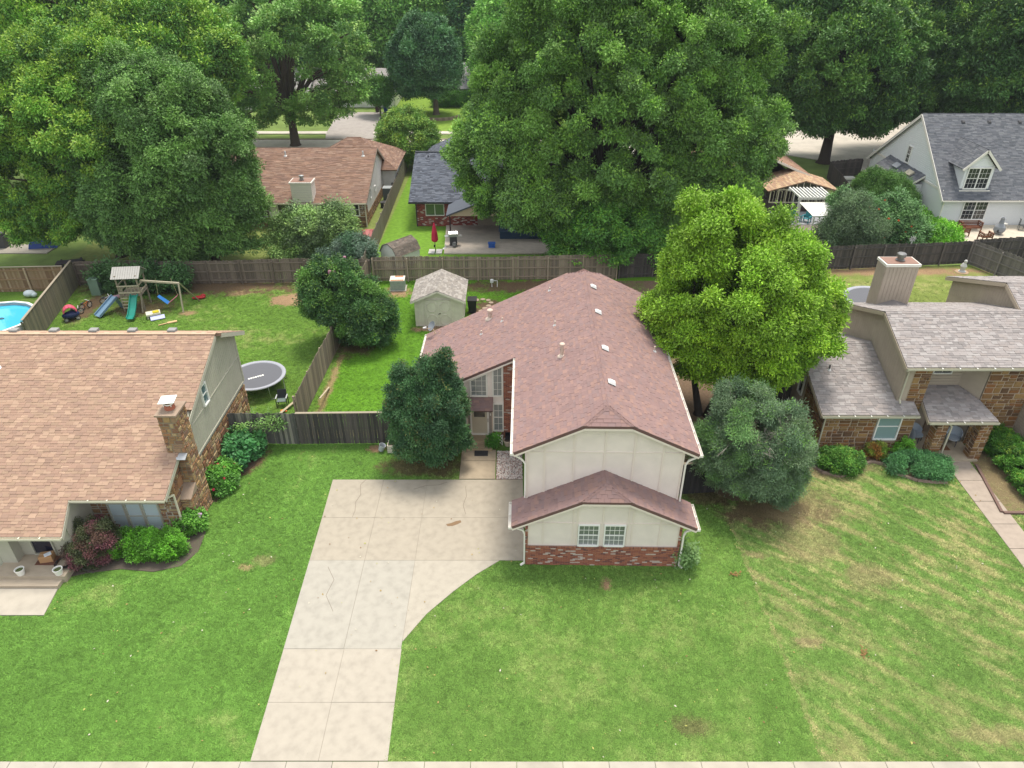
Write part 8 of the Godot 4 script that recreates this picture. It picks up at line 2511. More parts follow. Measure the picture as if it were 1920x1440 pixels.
	part("blades", wv.mesh(), mat("galv", lc(0.5, 0.5, 0.48), 0.5), wd)
	# the shaded yard at the far left
	var sh := thing("picnic_table", "dark picnic table in the shade behind the honey brown fence", "table", Vector3(-34.5, 0, -52.0), 0.3)
	bpart("top", sh, Vector3(0, 0.74, 0), Vector3(1.8, 0.06, 0.8), mat("plum_wood", lc(0.05, 0.04, 0.05), 0.7))
	for z in [-0.75, 0.75]:
		bpart("bench", sh, Vector3(0, 0.44, z), Vector3(1.8, 0.05, 0.28), mat("plum_wood", lc(0.05, 0.04, 0.05), 0.7))
	for x in [-0.7, 0.7]:
		bpart("trestle", sh, Vector3(x, 0.37, 0), Vector3(0.08, 0.72, 1.6), mat("plum_wood", lc(0.05, 0.04, 0.05), 0.7))
	var tr := thing("tarp", "blue tarpaulin over a low stack in the far left shade", "tarpaulin", Vector3(-39.5, 0, -57.2), 0.15)
	var tm3 := MB.new()
	tm3.prism(pv([-1.1, 0, 1.1, 0, 1.0, 0.7, 0.3, 1.0, -0.8, 0.8]), Vector3(0, 0, -0.6), rt, up, Vector3(0, 0, 1.2))
	part("sheet", tm3.mesh(), mat("tarp_royal", lc(0.05, 0.10, 0.38), 0.6), tr)
	struct("left_patio", flat(rect(-52, -57.6, -38.5, -55.6), -0.05, 0.03), mat("concrete1", lc(0.445, 0.395, 0.325), 0.9), "pale concrete strip in the shade at the far left")
	var cb := thing("grill", "dark barbecue beside pale sacks at the far left edge", "grill", Vector3(-43.0, 0, -57.0))
	bpart("body", cb, Vector3(0, 0.5, 0), Vector3(1.1, 1.0, 0.7), mat("grill_dark", lc(0.06, 0.06, 0.065), 0.5))
	bpart("hood", cb, Vector3(0, 1.1, 0), Vector3(0.9, 0.3, 0.6), mat("grill_dark", lc(0.06, 0.06, 0.065), 0.5))

func wheelie(label: String, at: Vector3, c: Color) -> void:
	var t := thing("wheeled_bin", label, "bin", at)
	var m := mat("bin%.3f%.3f" % [c.r, c.b], c, 0.5)
	var b := MB.new()
	var q := []
	for e in [[0.24, 0.05], [0.31, 1.0]]:
		for k in [[-1, -1], [1, -1], [1, 1], [-1, 1]]:
			q.append(Vector3(k[0] * e[0], e[1], k[1] * e[0]))
	for k in 4:
		b.quad(q[k], q[(k + 1) % 4], q[4 + (k + 1) % 4], q[4 + k], q[k] + q[(k + 1) % 4])
	part("body", b.mesh(), m, t)
	bpart("lid", t, Vector3(0, 1.04, 0), Vector3(0.68, 0.08, 0.7), m, Basis(Vector3.RIGHT, 0.08))

# ---------- trees, shrubs and flowers ----------
func blossoms(parent: Node3D, at: Array, c: Color, r: float, called := "blossom") -> void:
	var b := MB.new()
	for i in 22:
		var d := Vector3(rng.randfn(), rng.randfn(), rng.randfn()).normalized()
		if d.y < -0.3:
			d.y = -d.y
		var u := d.cross(Vector3.UP).normalized() * r * 0.35
		var w := d.cross(u).normalized() * r * 0.35
		b.quad(d * r * 0.8 + u, d * r * 0.8 + w, d * r * 0.8 - u, d * r * 0.8 - w, d)
	b.ball(Vector3.ZERO, Vector3(r, r * 0.8, r) * 0.72, 4, 7)
	var m := b.mesh()
	for p in at:
		part(called, m, mat("blossom%.2f%.2f" % [c.r, c.b], c, 0.8), parent, Transform3D(Basis(Vector3.UP, rng.randf() * TAU), p))

func build_plants() -> void:
	var deep := [lc(0.045, 0.115, 0.022), lc(0.055, 0.13, 0.025), lc(0.04, 0.10, 0.022), lc(0.065, 0.15, 0.025)]
	var mid := [lc(0.06, 0.145, 0.03), lc(0.07, 0.16, 0.03), lc(0.05, 0.125, 0.025), lc(0.085, 0.18, 0.035)]
	var brightened := lc(0.16, 0.29, 0.035)
	var near := spray("near", 18, 0.25, 0.15, 0.075)
	var midl := spray("midl", 20, 0.36, 0.21, 0.105)
	var far := spray("far", 20, 0.56, 0.32, 0.16)
	var fine := spray("fine", 20, 0.2, 0.10, 0.05)
	var needle := spray("needle", 24, 0.24, 0.11, 0.03)
	var bk := bark()
	# near trees
	plant("maple_tree", "bright yellow green maple with dense round crown right of the red roof", "tree", Vector3(10.4, 0, -32), [[0.85, 7.0, 0, 3.8, 3.4, 3.7], [0.1, 9.5, -0.8, 2.4, 1.7, 2.1], [3.4, 5.8, 0.3, 2.1, 2.1, 2.2], [-1.4, 5.6, 0, 2.15, 2.2, 2.2], [1.5, 4.2, 0.3, 3.0, 1.7, 2.4], [2.2, 8.3, 0.2, 1.7, 1.6, 1.7]],
		{"mesh": near, "tones": [lc(0.135, 0.245, 0.014), lc(0.16, 0.28, 0.016), lc(0.115, 0.215, 0.014), lc(0.185, 0.31, 0.018)], "bough": 0.52, "dens": 230, "space": 1.35, "trunk": 0.20, "stems": 2, "fork": 2.6, "brightened": 0.35, "lit_tip_tone": lc(0.22, 0.40, 0.03), "bark": mat("bark_dark", lc(0.06, 0.05, 0.042), 0.95, "streak", Vector3(2.5, 0.6, 2.5)), "limbs": 22, "lift": 1.75, "gap": 0.16})
	plant("crape_myrtle", "dark green upright crape myrtle beside the front walk", "tree", Vector3(-4.2, 0, -28.1), [[0.2, 2.94, 0, 1.58, 1.58, 1.58], [0.2, 1.67, 0.2, 1.6, 1.16, 1.38], [1.05, 4.9, -0.2, 0.22, 1.0, 0.25], [-0.31, 4.0, 0, 0.6, 0.75, 0.6], [0.3, 4.9, 0.1, 0.25, 0.8, 0.25], [-0.9, 4.2, 0, 0.3, 0.85, 0.3], [1.45, 3.9, 0.2, 0.3, 0.6, 0.3], [-1.35, 3.2, 0.2, 0.35, 0.6, 0.35], [0.65, 4.1, 0.3, 0.3, 0.6, 0.3]],
		{"mesh": fine, "tones": [lc(0.028, 0.075, 0.028), lc(0.035, 0.09, 0.032), lc(0.024, 0.062, 0.026), lc(0.045, 0.105, 0.035)], "bough": 0.32, "dens": 480, "space": 1.2, "trunk": 0.06, "stems": 5, "fork": 1.2, "brightened": 0.05, "lit_tip_tone": lc(0.11, 0.12, 0.035), "bark": mat("bark_pale", lc(0.22, 0.16, 0.12), 0.8), "limbs": 24, "lift": 2.0})
	var mc := plant("crape_myrtle", "round dark green crape myrtle with pink blooms between the two back yards", "tree", Vector3(-10.2, 0, -40.4), [[0.31, 2.29, 0, 2.01, 1.68, 1.84], [-0.87, 3.97, -0.3, 1.65, 1.32, 1.49], [1.13, 1.69, 0.3, 1.61, 1.41, 1.51], [-1.6, 3.03, 0, 1.2, 1.33, 1.26]],
		{"mesh": spray("fine2", 18, 0.25, 0.13, 0.065), "tones": [lc(0.04, 0.10, 0.028), lc(0.05, 0.12, 0.03), lc(0.035, 0.085, 0.028), lc(0.075, 0.165, 0.03)], "bough": 0.36, "dens": 250, "space": 1.3, "trunk": 0.08, "stems": 4, "fork": 1.4, "brightened": 0.10, "lit_tip_tone": lc(0.12, 0.22, 0.035), "limbs": 18, "lift": 1.8, "gap": 0.1})
	var bl := []
	for i in 16:
		bl.append(Vector3(-0.55 + rng.randfn() * 0.35, 5.0 + rng.randfn() * 0.2, -0.3 + rng.randfn() * 0.4))
	blossoms(mc, bl, lc(0.45, 0.22, 0.30), 0.12)
	var gs := plant("juniper_shrub", "large grey green shrub with bare twigs between the two right houses", "shrub", Vector3(11.2, 0, -25.6), [[-0.34, 2.91, 0, 2.2, 1.91, 2.05], [-0.85, 4.2, -0.5, 1.29, 1.06, 1.18], [0.48, 2.54, 0.3, 1.31, 1.67, 1.49], [-1.3, 1.9, 0.2, 1.2, 1.3, 1.3], [0.2, 1.3, 0.4, 1.7, 1.1, 1.4]],
		{"mesh": needle, "tones": [lc(0.058, 0.092, 0.05), lc(0.07, 0.108, 0.056), lc(0.046, 0.078, 0.042), lc(0.06, 0.115, 0.04)], "bough": 0.4, "dens": 330, "space": 1.5, "gap": 0.2, "trunk": 0.08, "stems": 4, "fork": 1.0, "brightened": 0.06, "lit_tip_tone": lc(0.10, 0.20, 0.04), "limbs": 26, "bark": mat("twig_grey", lc(0.30, 0.27, 0.24), 0.8), "lift": 2.9})
	var tw := MB.new()
	for i in 130:
		var a := rng.randf() * TAU
		var d := Vector3(cos(a), rng.randf_range(0.4, 1.6), sin(a)).normalized()
		var p := Vector3(-0.4, 2.7, 0.1) + d * Vector3(1.6, 1.5, 1.5) * rng.randf_range(0.7, 1.05)
		var e := p + (d + Vector3(rng.randfn(), rng.randfn() * 0.5 + 0.3, rng.randfn()) * 0.5) * rng.randf_range(0.4, 0.95)
		var m := p.lerp(e, 0.5) + Vector3(rng.randfn(), rng.randfn(), rng.randfn()) * 0.07
		tw.tube([p, m, e], [0.012, 0.009, 0.004], 4)
		for q in 2:
			tw.tube([m, m + (e - p) * 0.4 + Vector3(rng.randfn(), rng.randfn(), rng.randfn()) * 0.15], [0.007, 0.003], 3)
	part("bare_twigs", tw.mesh(), mat("twig_pale", lc(0.42, 0.38, 0.34), 0.8), gs)
	# the big trees behind
	plant("birch_tree", "largest tree, tall broad leafy crown behind the red roofed house", "tree", Vector3(6.5, 0, -56), [[1.13, 13.05, -1.5, 9.0, 8.0, 8.0], [1.33, 8.6, 0, 10.8, 5.6, 6.2], [-6.3, 7.4, 0.5, 4.6, 4.4, 4.6], [8.81, 8.0, 0, 5.0, 5.0, 5.0], [-4.9, 12.76, -1, 4.2, 4.39, 4.39], [7.79, 14.16, -1.5, 4.76, 4.76, 4.76], [-0.02, 19.0, -2, 6.48, 4.57, 5.52], [-3.0, 4.6, 1.2, 5.2, 2.2, 3.6], [5.87, 4.2, 0.6, 4.5, 2.4, 3.4]],
		{"mesh": midl, "tones": [lc(0.064, 0.13, 0.028), lc(0.076, 0.15, 0.03), lc(0.056, 0.115, 0.027), lc(0.09, 0.172, 0.032), lc(0.084, 0.15, 0.045)], "bough": 0.75, "dens": 85, "space": 1.35, "low": 2.2, "gap": 0.2, "trunk": 0.5, "fork": 4.5, "lean": 0.8, "brightened": 0.22, "lit_tip_tone": lc(0.15, 0.28, 0.04), "limbs": 46, "bark": mat("bark_dark", lc(0.06, 0.05, 0.042), 0.95), "lift": 2.25})
	plant("young_tree", "low leafy tree at the back fence in front of the largest tree", "tree", Vector3(8.2, 0, -52.8), [[-0.82, 2.9, 0, 3.4, 2.6, 2.6], [2.18, 1.9, 0, 2.0, 1.7, 1.8], [-3.03, 2.0, 0.2, 2.2, 1.7, 1.9], [-1.73, 4.6, -0.3, 2.02, 1.5, 1.7]],
		{"mesh": spray("mid2", 16, 0.34, 0.21, 0.10), "tones": [lc(0.055, 0.15, 0.025), lc(0.07, 0.18, 0.028), lc(0.05, 0.13, 0.025)], "bough": 0.75, "dens": 100, "space": 1.35, "low": 0.6, "trunk": 0.14, "fork": 1.8, "brightened": 0.22, "lit_tip_tone": lc(0.13, 0.27, 0.03), "lift": 2.1})
	plant("elm_tree", "dense dark green tree drooping over the playset yard's back fence", "tree", Vector3(-23.5, 0, -53), [[0.1, 8.28, 0, 3.9, 5.0, 4.2], [-1.85, 11.6, -1, 3.4, 3.0, 3.2], [0.9, 4.2, 0.3, 3.3, 3.2, 3.0], [-2.33, 3.0, 0.6, 4.3, 2.2, 2.6], [-5.45, 5.0, 0, 3.6, 4.0, 3.6], [-4.38, 12.6, -1.5, 2.29, 1.91, 2.1], [1.7, 6.0, 0.2, 2.2, 2.2, 2.2]],
		{"mesh": spray("mid3", 20, 0.38, 0.19, 0.09, 0.3), "tones": [lc(0.056, 0.115, 0.03), lc(0.066, 0.13, 0.033), lc(0.049, 0.098, 0.028), lc(0.078, 0.15, 0.034)], "bough": 0.7, "dens": 100, "space": 1.3, "low": 0.8, "trunk": 0.35, "fork": 3.4, "brightened": 0.12, "lit_tip_tone": lc(0.10, 0.20, 0.04), "limbs": 26, "lift": 2.35, "gap": 0.15})
	var yg := [lc(0.055, 0.125, 0.022), lc(0.07, 0.155, 0.024), lc(0.048, 0.11, 0.022), lc(0.095, 0.19, 0.028)]
	plant("oak_tree", "yellow green tufted tree at the left edge, left of the drooping dark tree", "tree", Vector3(-32, 0, -55), [[-2.29, 9.73, 0, 6.6, 4.2, 5.2], [-4.59, 5.8, 1.2, 4.4, 3.2, 3.8], [0.21, 6.9, 0.5, 3.9, 3.9, 3.9], [-5.6, 3.4, 1.6, 2.6, 1.4, 1.9], [3.6, 3.6, 2.0, 2.6, 2.0, 1.9], [-3.81, 13.0, -2, 5.5, 3.0, 4.2], [-2.81, 3.9, 1.6, 3.7, 1.7, 2.7], [2.48, 13.8, -2, 3.1, 1.97, 2.5]],
		{"mesh": midl, "tones": yg, "bough": 0.72, "dens": 95, "space": 1.5, "low": 2.0, "gap": 0.22, "trunk": 0.35, "fork": 4.5, "brightened": 0.34, "lit_tip_tone": lc(0.17, 0.27, 0.03), "limbs": 26, "lift": 2.3})
	plant("oak_tree", "tall yellow green tree behind the tufted one in the upper left corner", "tree", Vector3(-44, 0, -78), [[1.47, 14.0, 0, 9.6, 4.7, 7.0], [-4.9, 13.6, 1, 6.7, 4.6, 5.7], [8.97, 12.6, 0, 5.8, 4.2, 5.0], [13.05, 10.6, 1, 3.7, 3.2, 3.4], [-1.82, 9.8, 2, 6.3, 3.2, 4.7], [6, 8.4, 1.5, 4.5, 2.6, 3.6]],
		{"mesh": far, "tones": yg, "bough": 1.1, "dens": 44, "space": 1.4, "low": 4.0, "trunk": 0.5, "fork": 6.0, "brightened": 0.3, "lit_tip_tone": lc(0.16, 0.26, 0.03), "limbs": 26, "lift": 2.5})
	plant("sycamore_tree", "tall open crowned sycamore behind the brown roofed house", "tree", Vector3(-27.3, 0, -92), [[-0.01, 9.9, 0, 9.2, 7.0, 7.6], [5.0, 11.76, 0, 5.0, 6.0, 5.4], [-5.33, 8.6, 0, 5.0, 5.4, 5.2], [6.6, 7.4, 1, 3.1, 3.4, 3.3], [1.1, 15.49, -2, 6.8, 4.3, 5.6], [-4.8, 4.9, 1, 3.7, 2.4, 3.3], [4.2, 4.9, 1, 3.4, 2.2, 3.0]],
		{"mesh": spray("far2", 18, 0.55, 0.32, 0.18), "tones": [lc(0.075, 0.145, 0.034), lc(0.09, 0.17, 0.036), lc(0.06, 0.12, 0.034), lc(0.11, 0.19, 0.05)], "bough": 0.85, "dens": 32, "space": 1.7, "low": 2.6, "gap": 0.36, "trunk": 0.55, "fork": 4.5, "brightened": 0.1, "lit_tip_tone": lc(0.16, 0.24, 0.06), "limbs": 34, "lift": 2.7})
	plant("oak_tree", "dark round crowned tree in the lawn across the street", "tree", Vector3(-11.2, 0.05, -110.5), [[-1.2, 7.0, 0, 4.1, 4.6, 4.2], [-1.4, 10.0, -1, 3.0, 2.5, 3.0], [-3.2, 7.63, 0, 2.2, 3.2, 2.8], [0.9, 5.4, 1, 2.5, 1.9, 2.5], [-3.0, 5.0, 1, 2.2, 1.7, 2.2]],
		{"mesh": far, "tones": [lc(0.034, 0.085, 0.036), lc(0.042, 0.10, 0.04), lc(0.028, 0.072, 0.032), lc(0.055, 0.115, 0.05)], "bough": 1.0, "dens": 52, "space": 1.3, "low": 2.0, "trunk": 0.42, "fork": 3.2, "limbs": 18, "bark": mat("bark_grey", lc(0.15, 0.12, 0.10), 0.95), "lift": 2.4})
	plant("small_tree", "small round bright tree between the brown and slate roofed houses", "tree", Vector3(-12.3, 0, -82), [[0.7, 3.2, 0, 2.7, 2.3, 2.5], [-0.28, 2.2, 0.5, 1.9, 1.6, 1.8], [1.82, 2.2, 0.5, 1.9, 1.6, 1.8], [0.72, 4.5, -0.3, 1.9, 1.3, 1.6]],
		{"mesh": midl, "tones": [lc(0.09, 0.18, 0.03), lc(0.11, 0.205, 0.032), lc(0.075, 0.155, 0.03)], "bough": 0.65, "dens": 75.0, "space": 1.4, "low": 0.6, "trunk": 0.14, "fork": 1.6, "brightened": 0.2, "lit_tip_tone": lc(0.20, 0.28, 0.04)})
	plant("small_tree", "tiny round tree over the bins at the far driveway", "tree", Vector3(-19.3, 0, -109.6), [[0, 3.2, 0, 1.9, 1.5, 1.8]], {"mesh": far, "tones": mid, "bough": 0.7, "dens": 50.0, "low": 1.2, "trunk": 0.12, "fork": 1.8, "limbs": 8})
	plant("oak_tree", "big dark oak with thick trunk by the street beside the white house", "tree", Vector3(36.3, 0, -84), [[-1.25, 10.0, 0, 8.0, 6.2, 7.0], [-6.61, 10.4, 0, 3.4, 4.6, 4.0], [3.93, 7.2, 0.5, 4.6, 3.9, 4.3], [-2.46, 6.4, 1, 4.6, 2.4, 3.7], [-1.56, 14.0, -2, 6.9, 4.0, 5.4], [4.5, 11.5, -1, 4.5, 4.0, 4.0]],
		{"mesh": far, "tones": [lc(0.04, 0.095, 0.022), lc(0.05, 0.115, 0.024), lc(0.034, 0.08, 0.02), lc(0.065, 0.14, 0.026)], "bough": 1.0, "dens": 55, "space": 1.35, "low": 3.4, "gap": 0.16, "trunk": 0.62, "fork": 4.8, "brightened": 0.14, "lit_tip_tone": lc(0.12, 0.22, 0.03), "limbs": 30, "bark": mat("bark_brown", lc(0.075, 0.055, 0.045), 0.95, "streak", Vector3(1.5, 0.4, 1.5)), "lift": 2.1})
	plant("oak_tree", "dark oak behind the white house's ridge, right of the thick trunked oak", "tree", Vector3(54, 0, -88), [[-6.18, 10.55, 0, 7.2, 5.4, 6.3], [-1.14, 10.13, 1, 6.6, 5.7, 6.1], [-8.72, 7.6, 1, 4.8, 3.4, 4.2], [-4.07, 14.71, -2, 7.8, 4.2, 6.0]],
		{"mesh": far, "tones": [lc(0.036, 0.085, 0.02), lc(0.044, 0.10, 0.022), lc(0.03, 0.072, 0.02)], "bough": 1.1, "dens": 46, "space": 1.35, "low": 3.0, "trunk": 0.5, "fork": 5.0, "brightened": 0.14, "lit_tip_tone": lc(0.12, 0.21, 0.03), "limbs": 24, "lift": 2.2})
	plant("oak_tree", "dark tree in the upper right corner above the white house", "tree", Vector3(51.5, 0, -80), [[-0.6, 10.2, 0, 4.4, 4.9, 4.6], [-0.2, 14.3, 0, 4.7, 4.7, 4.7], [6, 11, 0, 5, 5, 5]],
		{"mesh": far, "tones": [lc(0.038, 0.09, 0.02), lc(0.046, 0.105, 0.022), lc(0.032, 0.075, 0.02)], "bough": 1.1, "dens": 46, "space": 1.35, "low": 5.0, "trunk": 0.45, "fork": 6.0, "brightened": 0.2, "lit_tip_tone": lc(0.12, 0.21, 0.03), "limbs": 18, "lift": 2.2})
	# shrubs in the back yards
	plant("willow_shrub", "grey green fine leaved shrub beside the white louvred canopy", "shrub", Vector3(28, 0, -56.3), [[-0.2, 2.04, 0, 2.0, 1.5, 1.8], [-1.4, 1.5, 0.3, 1.2, 1.1, 1.2], [0.9, 1.47, 0.3, 1.23, 1.05, 1.14], [-0.24, 3.2, -0.2, 1.1, 0.87, 1.0]],
		{"mesh": spray("willow", 20, 0.4, 0.22, 0.05), "tones": [lc(0.075, 0.115, 0.06), lc(0.09, 0.14, 0.07), lc(0.06, 0.10, 0.05)], "bough": 0.6, "dens": 90.0, "trunk": 0.12, "fork": 1.0, "stems": 2, "limbs": 14})
	var tv := plant("trumpet_vine", "sprawling vine with orange flowers left of the white house's green strip", "shrub", Vector3(32.2, 0, -58.2), [[-0.15, 1.6, 0, 2.0, 1.6, 1.8], [1.5, 0.8, 0.3, 1.5, 1.1, 1.3], [-1.9, 2.3, -0.8, 1.6, 1.0, 1.4], [-3.3, 2.3, -2.4, 1.2, 0.9, 1.1], [0.59, 0.7, 1, 1.7, 0.9, 1.3]],
		{"mesh": spray("vine", 16, 0.36, 0.2, 0.1), "tones": [lc(0.065, 0.14, 0.045), lc(0.08, 0.165, 0.05), lc(0.055, 0.12, 0.04)], "bough": 0.6, "dens": 90.0, "low": 0.1, "trunk": 0.06, "fork": 0.8, "stems": 3, "limbs": 14})
	bl = []
	for i in 40:
		var a := rng.randf() * TAU
		bl.append(Vector3(-0.6 + cos(a) * 2.3, 1.3 + rng.randfn() * 0.7 + (0.8 if cos(a) < 0 else 0.0), 0.9 + sin(a) * 1.3))
	blossoms(tv, bl, lc(0.55, 0.09, 0.02), 0.11)
	plant("round_shrub", "large clipped dark green shrub in front of the white gable wall", "shrub", Vector3(35.3, 0, -66), [[-0.33, 1.7, 0, 2.1, 1.7, 1.9], [-1.3, 2.1, -0.8, 1.4, 1.3, 1.4], [0.9, 1.3, 0.5, 1.35, 1.2, 1.3]],
		{"mesh": spray("clip", 20, 0.28, 0.13, 0.05), "tones": [lc(0.04, 0.10, 0.015), lc(0.05, 0.12, 0.017), lc(0.06, 0.135, 0.02)], "bough": 0.4, "dens": 170.0, "space": 1.2, "inner": 0.0, "gap": 0.0, "rag": 0.05, "low": 0.1})
	plant("ground_cover", "bright green ground cover along the white house's side wall", "ground cover", Vector3(36.7, 0, -60.5), [[-0.4, 0.1, 2.3, 1.7, 0.4, 1.3], [0.6, 0.1, 0.2, 1.3, 0.4, 2.6], [0.6, 0.1, -3.0, 0.9, 0.35, 2.2]],
		{"mesh": midl, "tones": [lc(0.10, 0.24, 0.02), lc(0.13, 0.29, 0.025), lc(0.08, 0.20, 0.02)], "bough": 0.45, "dens": 130.0, "low": -0.1, "leaf_part": "foliage"})
	plant("loose_shrub", "broad pale green shrub behind the left back fence, left of the red roofed metal shed", "shrub", Vector3(-17.3, 0, -55), [[1.82, 2.0, 0, 2.3, 1.8, 2.0], [0.01, 1.2, 0.4, 2.1, 1.3, 1.6], [3.15, 2.4, -0.3, 1.4, 1.2, 1.3], [0.17, 2.3, 0, 1.5, 1.2, 1.3]],
		{"mesh": spray("mid2", 16, 0.34, 0.21, 0.10), "tones": [lc(0.12, 0.20, 0.055), lc(0.15, 0.235, 0.07), lc(0.10, 0.17, 0.05), lc(0.075, 0.12, 0.05)], "bough": 0.6, "dens": 85.0, "gap": 0.12, "trunk": 0.12, "fork": 1.0, "stems": 3, "limbs": 16})
	plant("bluish_shrub", "bluish grey shrub tucked against the end of the long grey fence", "shrub", Vector3(-13.6, 0, -53), [[1.01, 1.2, 0, 1.3, 1.0, 1.1], [-0.04, 0.89, 0.2, 1.05, 0.76, 0.9], [2.0, 1.07, 0.1, 0.8, 0.76, 0.8]],
		{"mesh": spray("blue", 18, 0.28, 0.16, 0.07), "tones": [lc(0.075, 0.12, 0.085), lc(0.09, 0.14, 0.10), lc(0.045, 0.10, 0.05)], "bough": 0.45, "dens": 130.0, "limbs": 6, "trunk": 0.05, "fork": 0.5})
	plant("dark_shrub", "low dark shrub under the drooping tree behind the playset", "shrub", Vector3(-28.0, 0, -48.2), [[-1.0, 0.8, 0, 1.4, 1.0, 0.7], [2.2, 0.8, -0.1, 1.8, 1.1, 0.7]],
		{"mesh": spray("mid2", 16, 0.34, 0.21, 0.10), "tones": [lc(0.03, 0.075, 0.022), lc(0.036, 0.09, 0.025)], "bough": 0.5, "dens": 90.0, "low": 0.0})
	# beds of the left house
	plant("barberry", "dark reddish purple barberry left of the clipped hedge", "shrub", Vector3(-17.25, 0, -21.6), [[-0.05, 0.75, 0, 0.8, 0.8, 0.7], [-0.3, 0.5, 0.4, 0.65, 0.55, 0.5], [0.2, 0.85, -0.3, 0.45, 0.35, 0.4]],
		{"mesh": spray("bar", 20, 0.16, 0.07, 0.035), "tones": [lc(0.055, 0.03, 0.022), lc(0.07, 0.028, 0.028), lc(0.04, 0.05, 0.02), lc(0.11, 0.04, 0.05)], "bough": 0.26, "dens": 600.0, "low": 0.0})
	plant("hedge", "bright green clipped hedge below the left house's blue windows", "hedge", Vector3(-15.2, 0, -21.85), [[-0.95, 0.36, 0.05, 0.75, 0.42, 0.5], [-0.2, 0.36, 0.07, 0.75, 0.42, 0.5], [0.65, 0.36, 0.12, 0.75, 0.42, 0.5]],
		{"mesh": spray("hed", 18, 0.14, 0.075, 0.04), "tones": [lc(0.065, 0.19, 0.012), lc(0.08, 0.23, 0.015), lc(0.055, 0.16, 0.012)], "bough": 0.24, "dens": 700.0, "low": 0.0, "inner": 0.0, "gap": 0.0, "rag": 0.05, "leaf_part": "foliage"})
	var hw := plant("hydrangea", "hydrangea with pale lilac and white flower heads at the stone corner", "flowers", Vector3(-13.95, 0, -23.2), [[0, 0.35, 0, 0.42, 0.4, 0.4]],
		{"mesh": spray("hyd", 14, 0.14, 0.12, 0.08), "tones": [lc(0.06, 0.16, 0.02), lc(0.08, 0.2, 0.025)], "bough": 0.2, "dens": 600.0, "low": 0.0, "leaf_part": "foliage"})
	bl = []
	for i in 9:
		bl.append(Vector3(rng.randf_range(-0.3, 0.35), 0.72 + rng.randfn() * 0.05, rng.randf_range(-0.2, 0.3)))
	blossoms(hw, bl, lc(0.62, 0.42, 0.62), 0.085, "flower_head")
	blossoms(hw, [Vector3(-0.22, 0.78, -0.15), Vector3(0.0, 0.8, -0.2)], lc(0.75, 0.74, 0.7), 0.08, "flower_head")
	hw = plant("hydrangea", "leafy bush with crimson flower heads beside the stone side wall", "flowers", Vector3(-13.75, 0, -26.3), [[0, 0.45, 0, 0.5, 0.5, 0.75], [0.15, 0.3, 0.5, 0.4, 0.35, 0.4]],
		{"mesh": spray("hyd", 14, 0.14, 0.12, 0.08), "tones": [lc(0.06, 0.17, 0.02), lc(0.085, 0.22, 0.03), lc(0.05, 0.14, 0.02)], "bough": 0.22, "dens": 520.0, "low": 0.0, "leaf_part": "foliage"})
	bl = [Vector3(0.5, 0.85, -0.45), Vector3(0.1, 0.65, 0.85), Vector3(0.0, 0.5, 1.1), Vector3(-0.15, 0.95, -0.2), Vector3(0.35, 0.75, 0.6), Vector3(-0.2, 0.95, 0.2), Vector3(0.2, 0.95, 0.0), Vector3(0.15, 0.9, 0.35)]
	blossoms(hw, bl, lc(0.55, 0.03, 0.09), 0.09, "flower_head")
	plant("broad_leaf_shrub", "dark broad leaved shrub between the crimson flowers and the front fence", "shrub", Vector3(-13.55, 0, -28.2), [[0, 0.5, 0, 0.6, 0.55, 0.9], [0.35, 0.4, -0.6, 0.5, 0.45, 0.5]],
		{"mesh": spray("brd", 12, 0.18, 0.2, 0.14), "tones": [lc(0.03, 0.115, 0.035), lc(0.04, 0.14, 0.04), lc(0.025, 0.095, 0.03)], "bough": 0.3, "dens": 260.0, "low": 0.0, "leaf_part": "foliage"})
	plant("climbing_vine", "loose pale vine climbing over the silvery end of the front fence", "vine", Vector3(-12.9, 0, -29.15), [[-0.4, 1.2, 0, 0.5, 0.7, 0.3], [0.6, 1.5, 0, 0.7, 0.3, 0.3]],
		{"mesh": spray("vin", 12, 0.2, 0.1, 0.06), "tones": [lc(0.08, 0.16, 0.04), lc(0.11, 0.2, 0.05)], "bough": 0.3, "dens": 110.0, "gap": 0.3, "trunk": 0.02, "fork": 1.2, "limbs": 10, "bark": mat("twig_pale", lc(0.42, 0.38, 0.34), 0.8), "leaf_part": "foliage"})
	# beds of the right house
	plant("hedge", "clipped oval dark green bush in the curved bed of the stone house", "hedge", Vector3(16.05, 0, -27.55), [[0, 0.25, 0, 1.0, 0.5, 0.55], [0.1, 0.2, 0.1, 0.9, 0.5, 0.6]],
		{"mesh": spray("hed", 18, 0.14, 0.075, 0.04), "tones": [lc(0.04, 0.12, 0.015), lc(0.05, 0.14, 0.017), lc(0.065, 0.165, 0.02)], "bough": 0.24, "dens": 700.0, "low": 0.0, "inner": 0.0, "gap": 0.0, "rag": 0.05, "brightened": 0.05, "lit_tip_tone": lc(0.16, 0.28, 0.03), "leaf_part": "foliage"})
	plant("ground_cover", "mat of blue green creeping juniper left of the stone house's path", "ground cover", Vector3(19.75, 0, -27.3), [[0, 0.12, 0, 1.35, 0.42, 0.65], [0.55, 0.1, 0.3, 0.9, 0.38, 0.55]],
		{"mesh": spray("jun", 22, 0.18, 0.1, 0.03), "tones": [lc(0.055, 0.15, 0.05), lc(0.065, 0.175, 0.06), lc(0.045, 0.125, 0.045)], "bough": 0.24, "dens": 620.0, "low": -0.05, "inner": 0.0, "gap": 0.0, "rag": 0.05, "leaf_part": "foliage"})
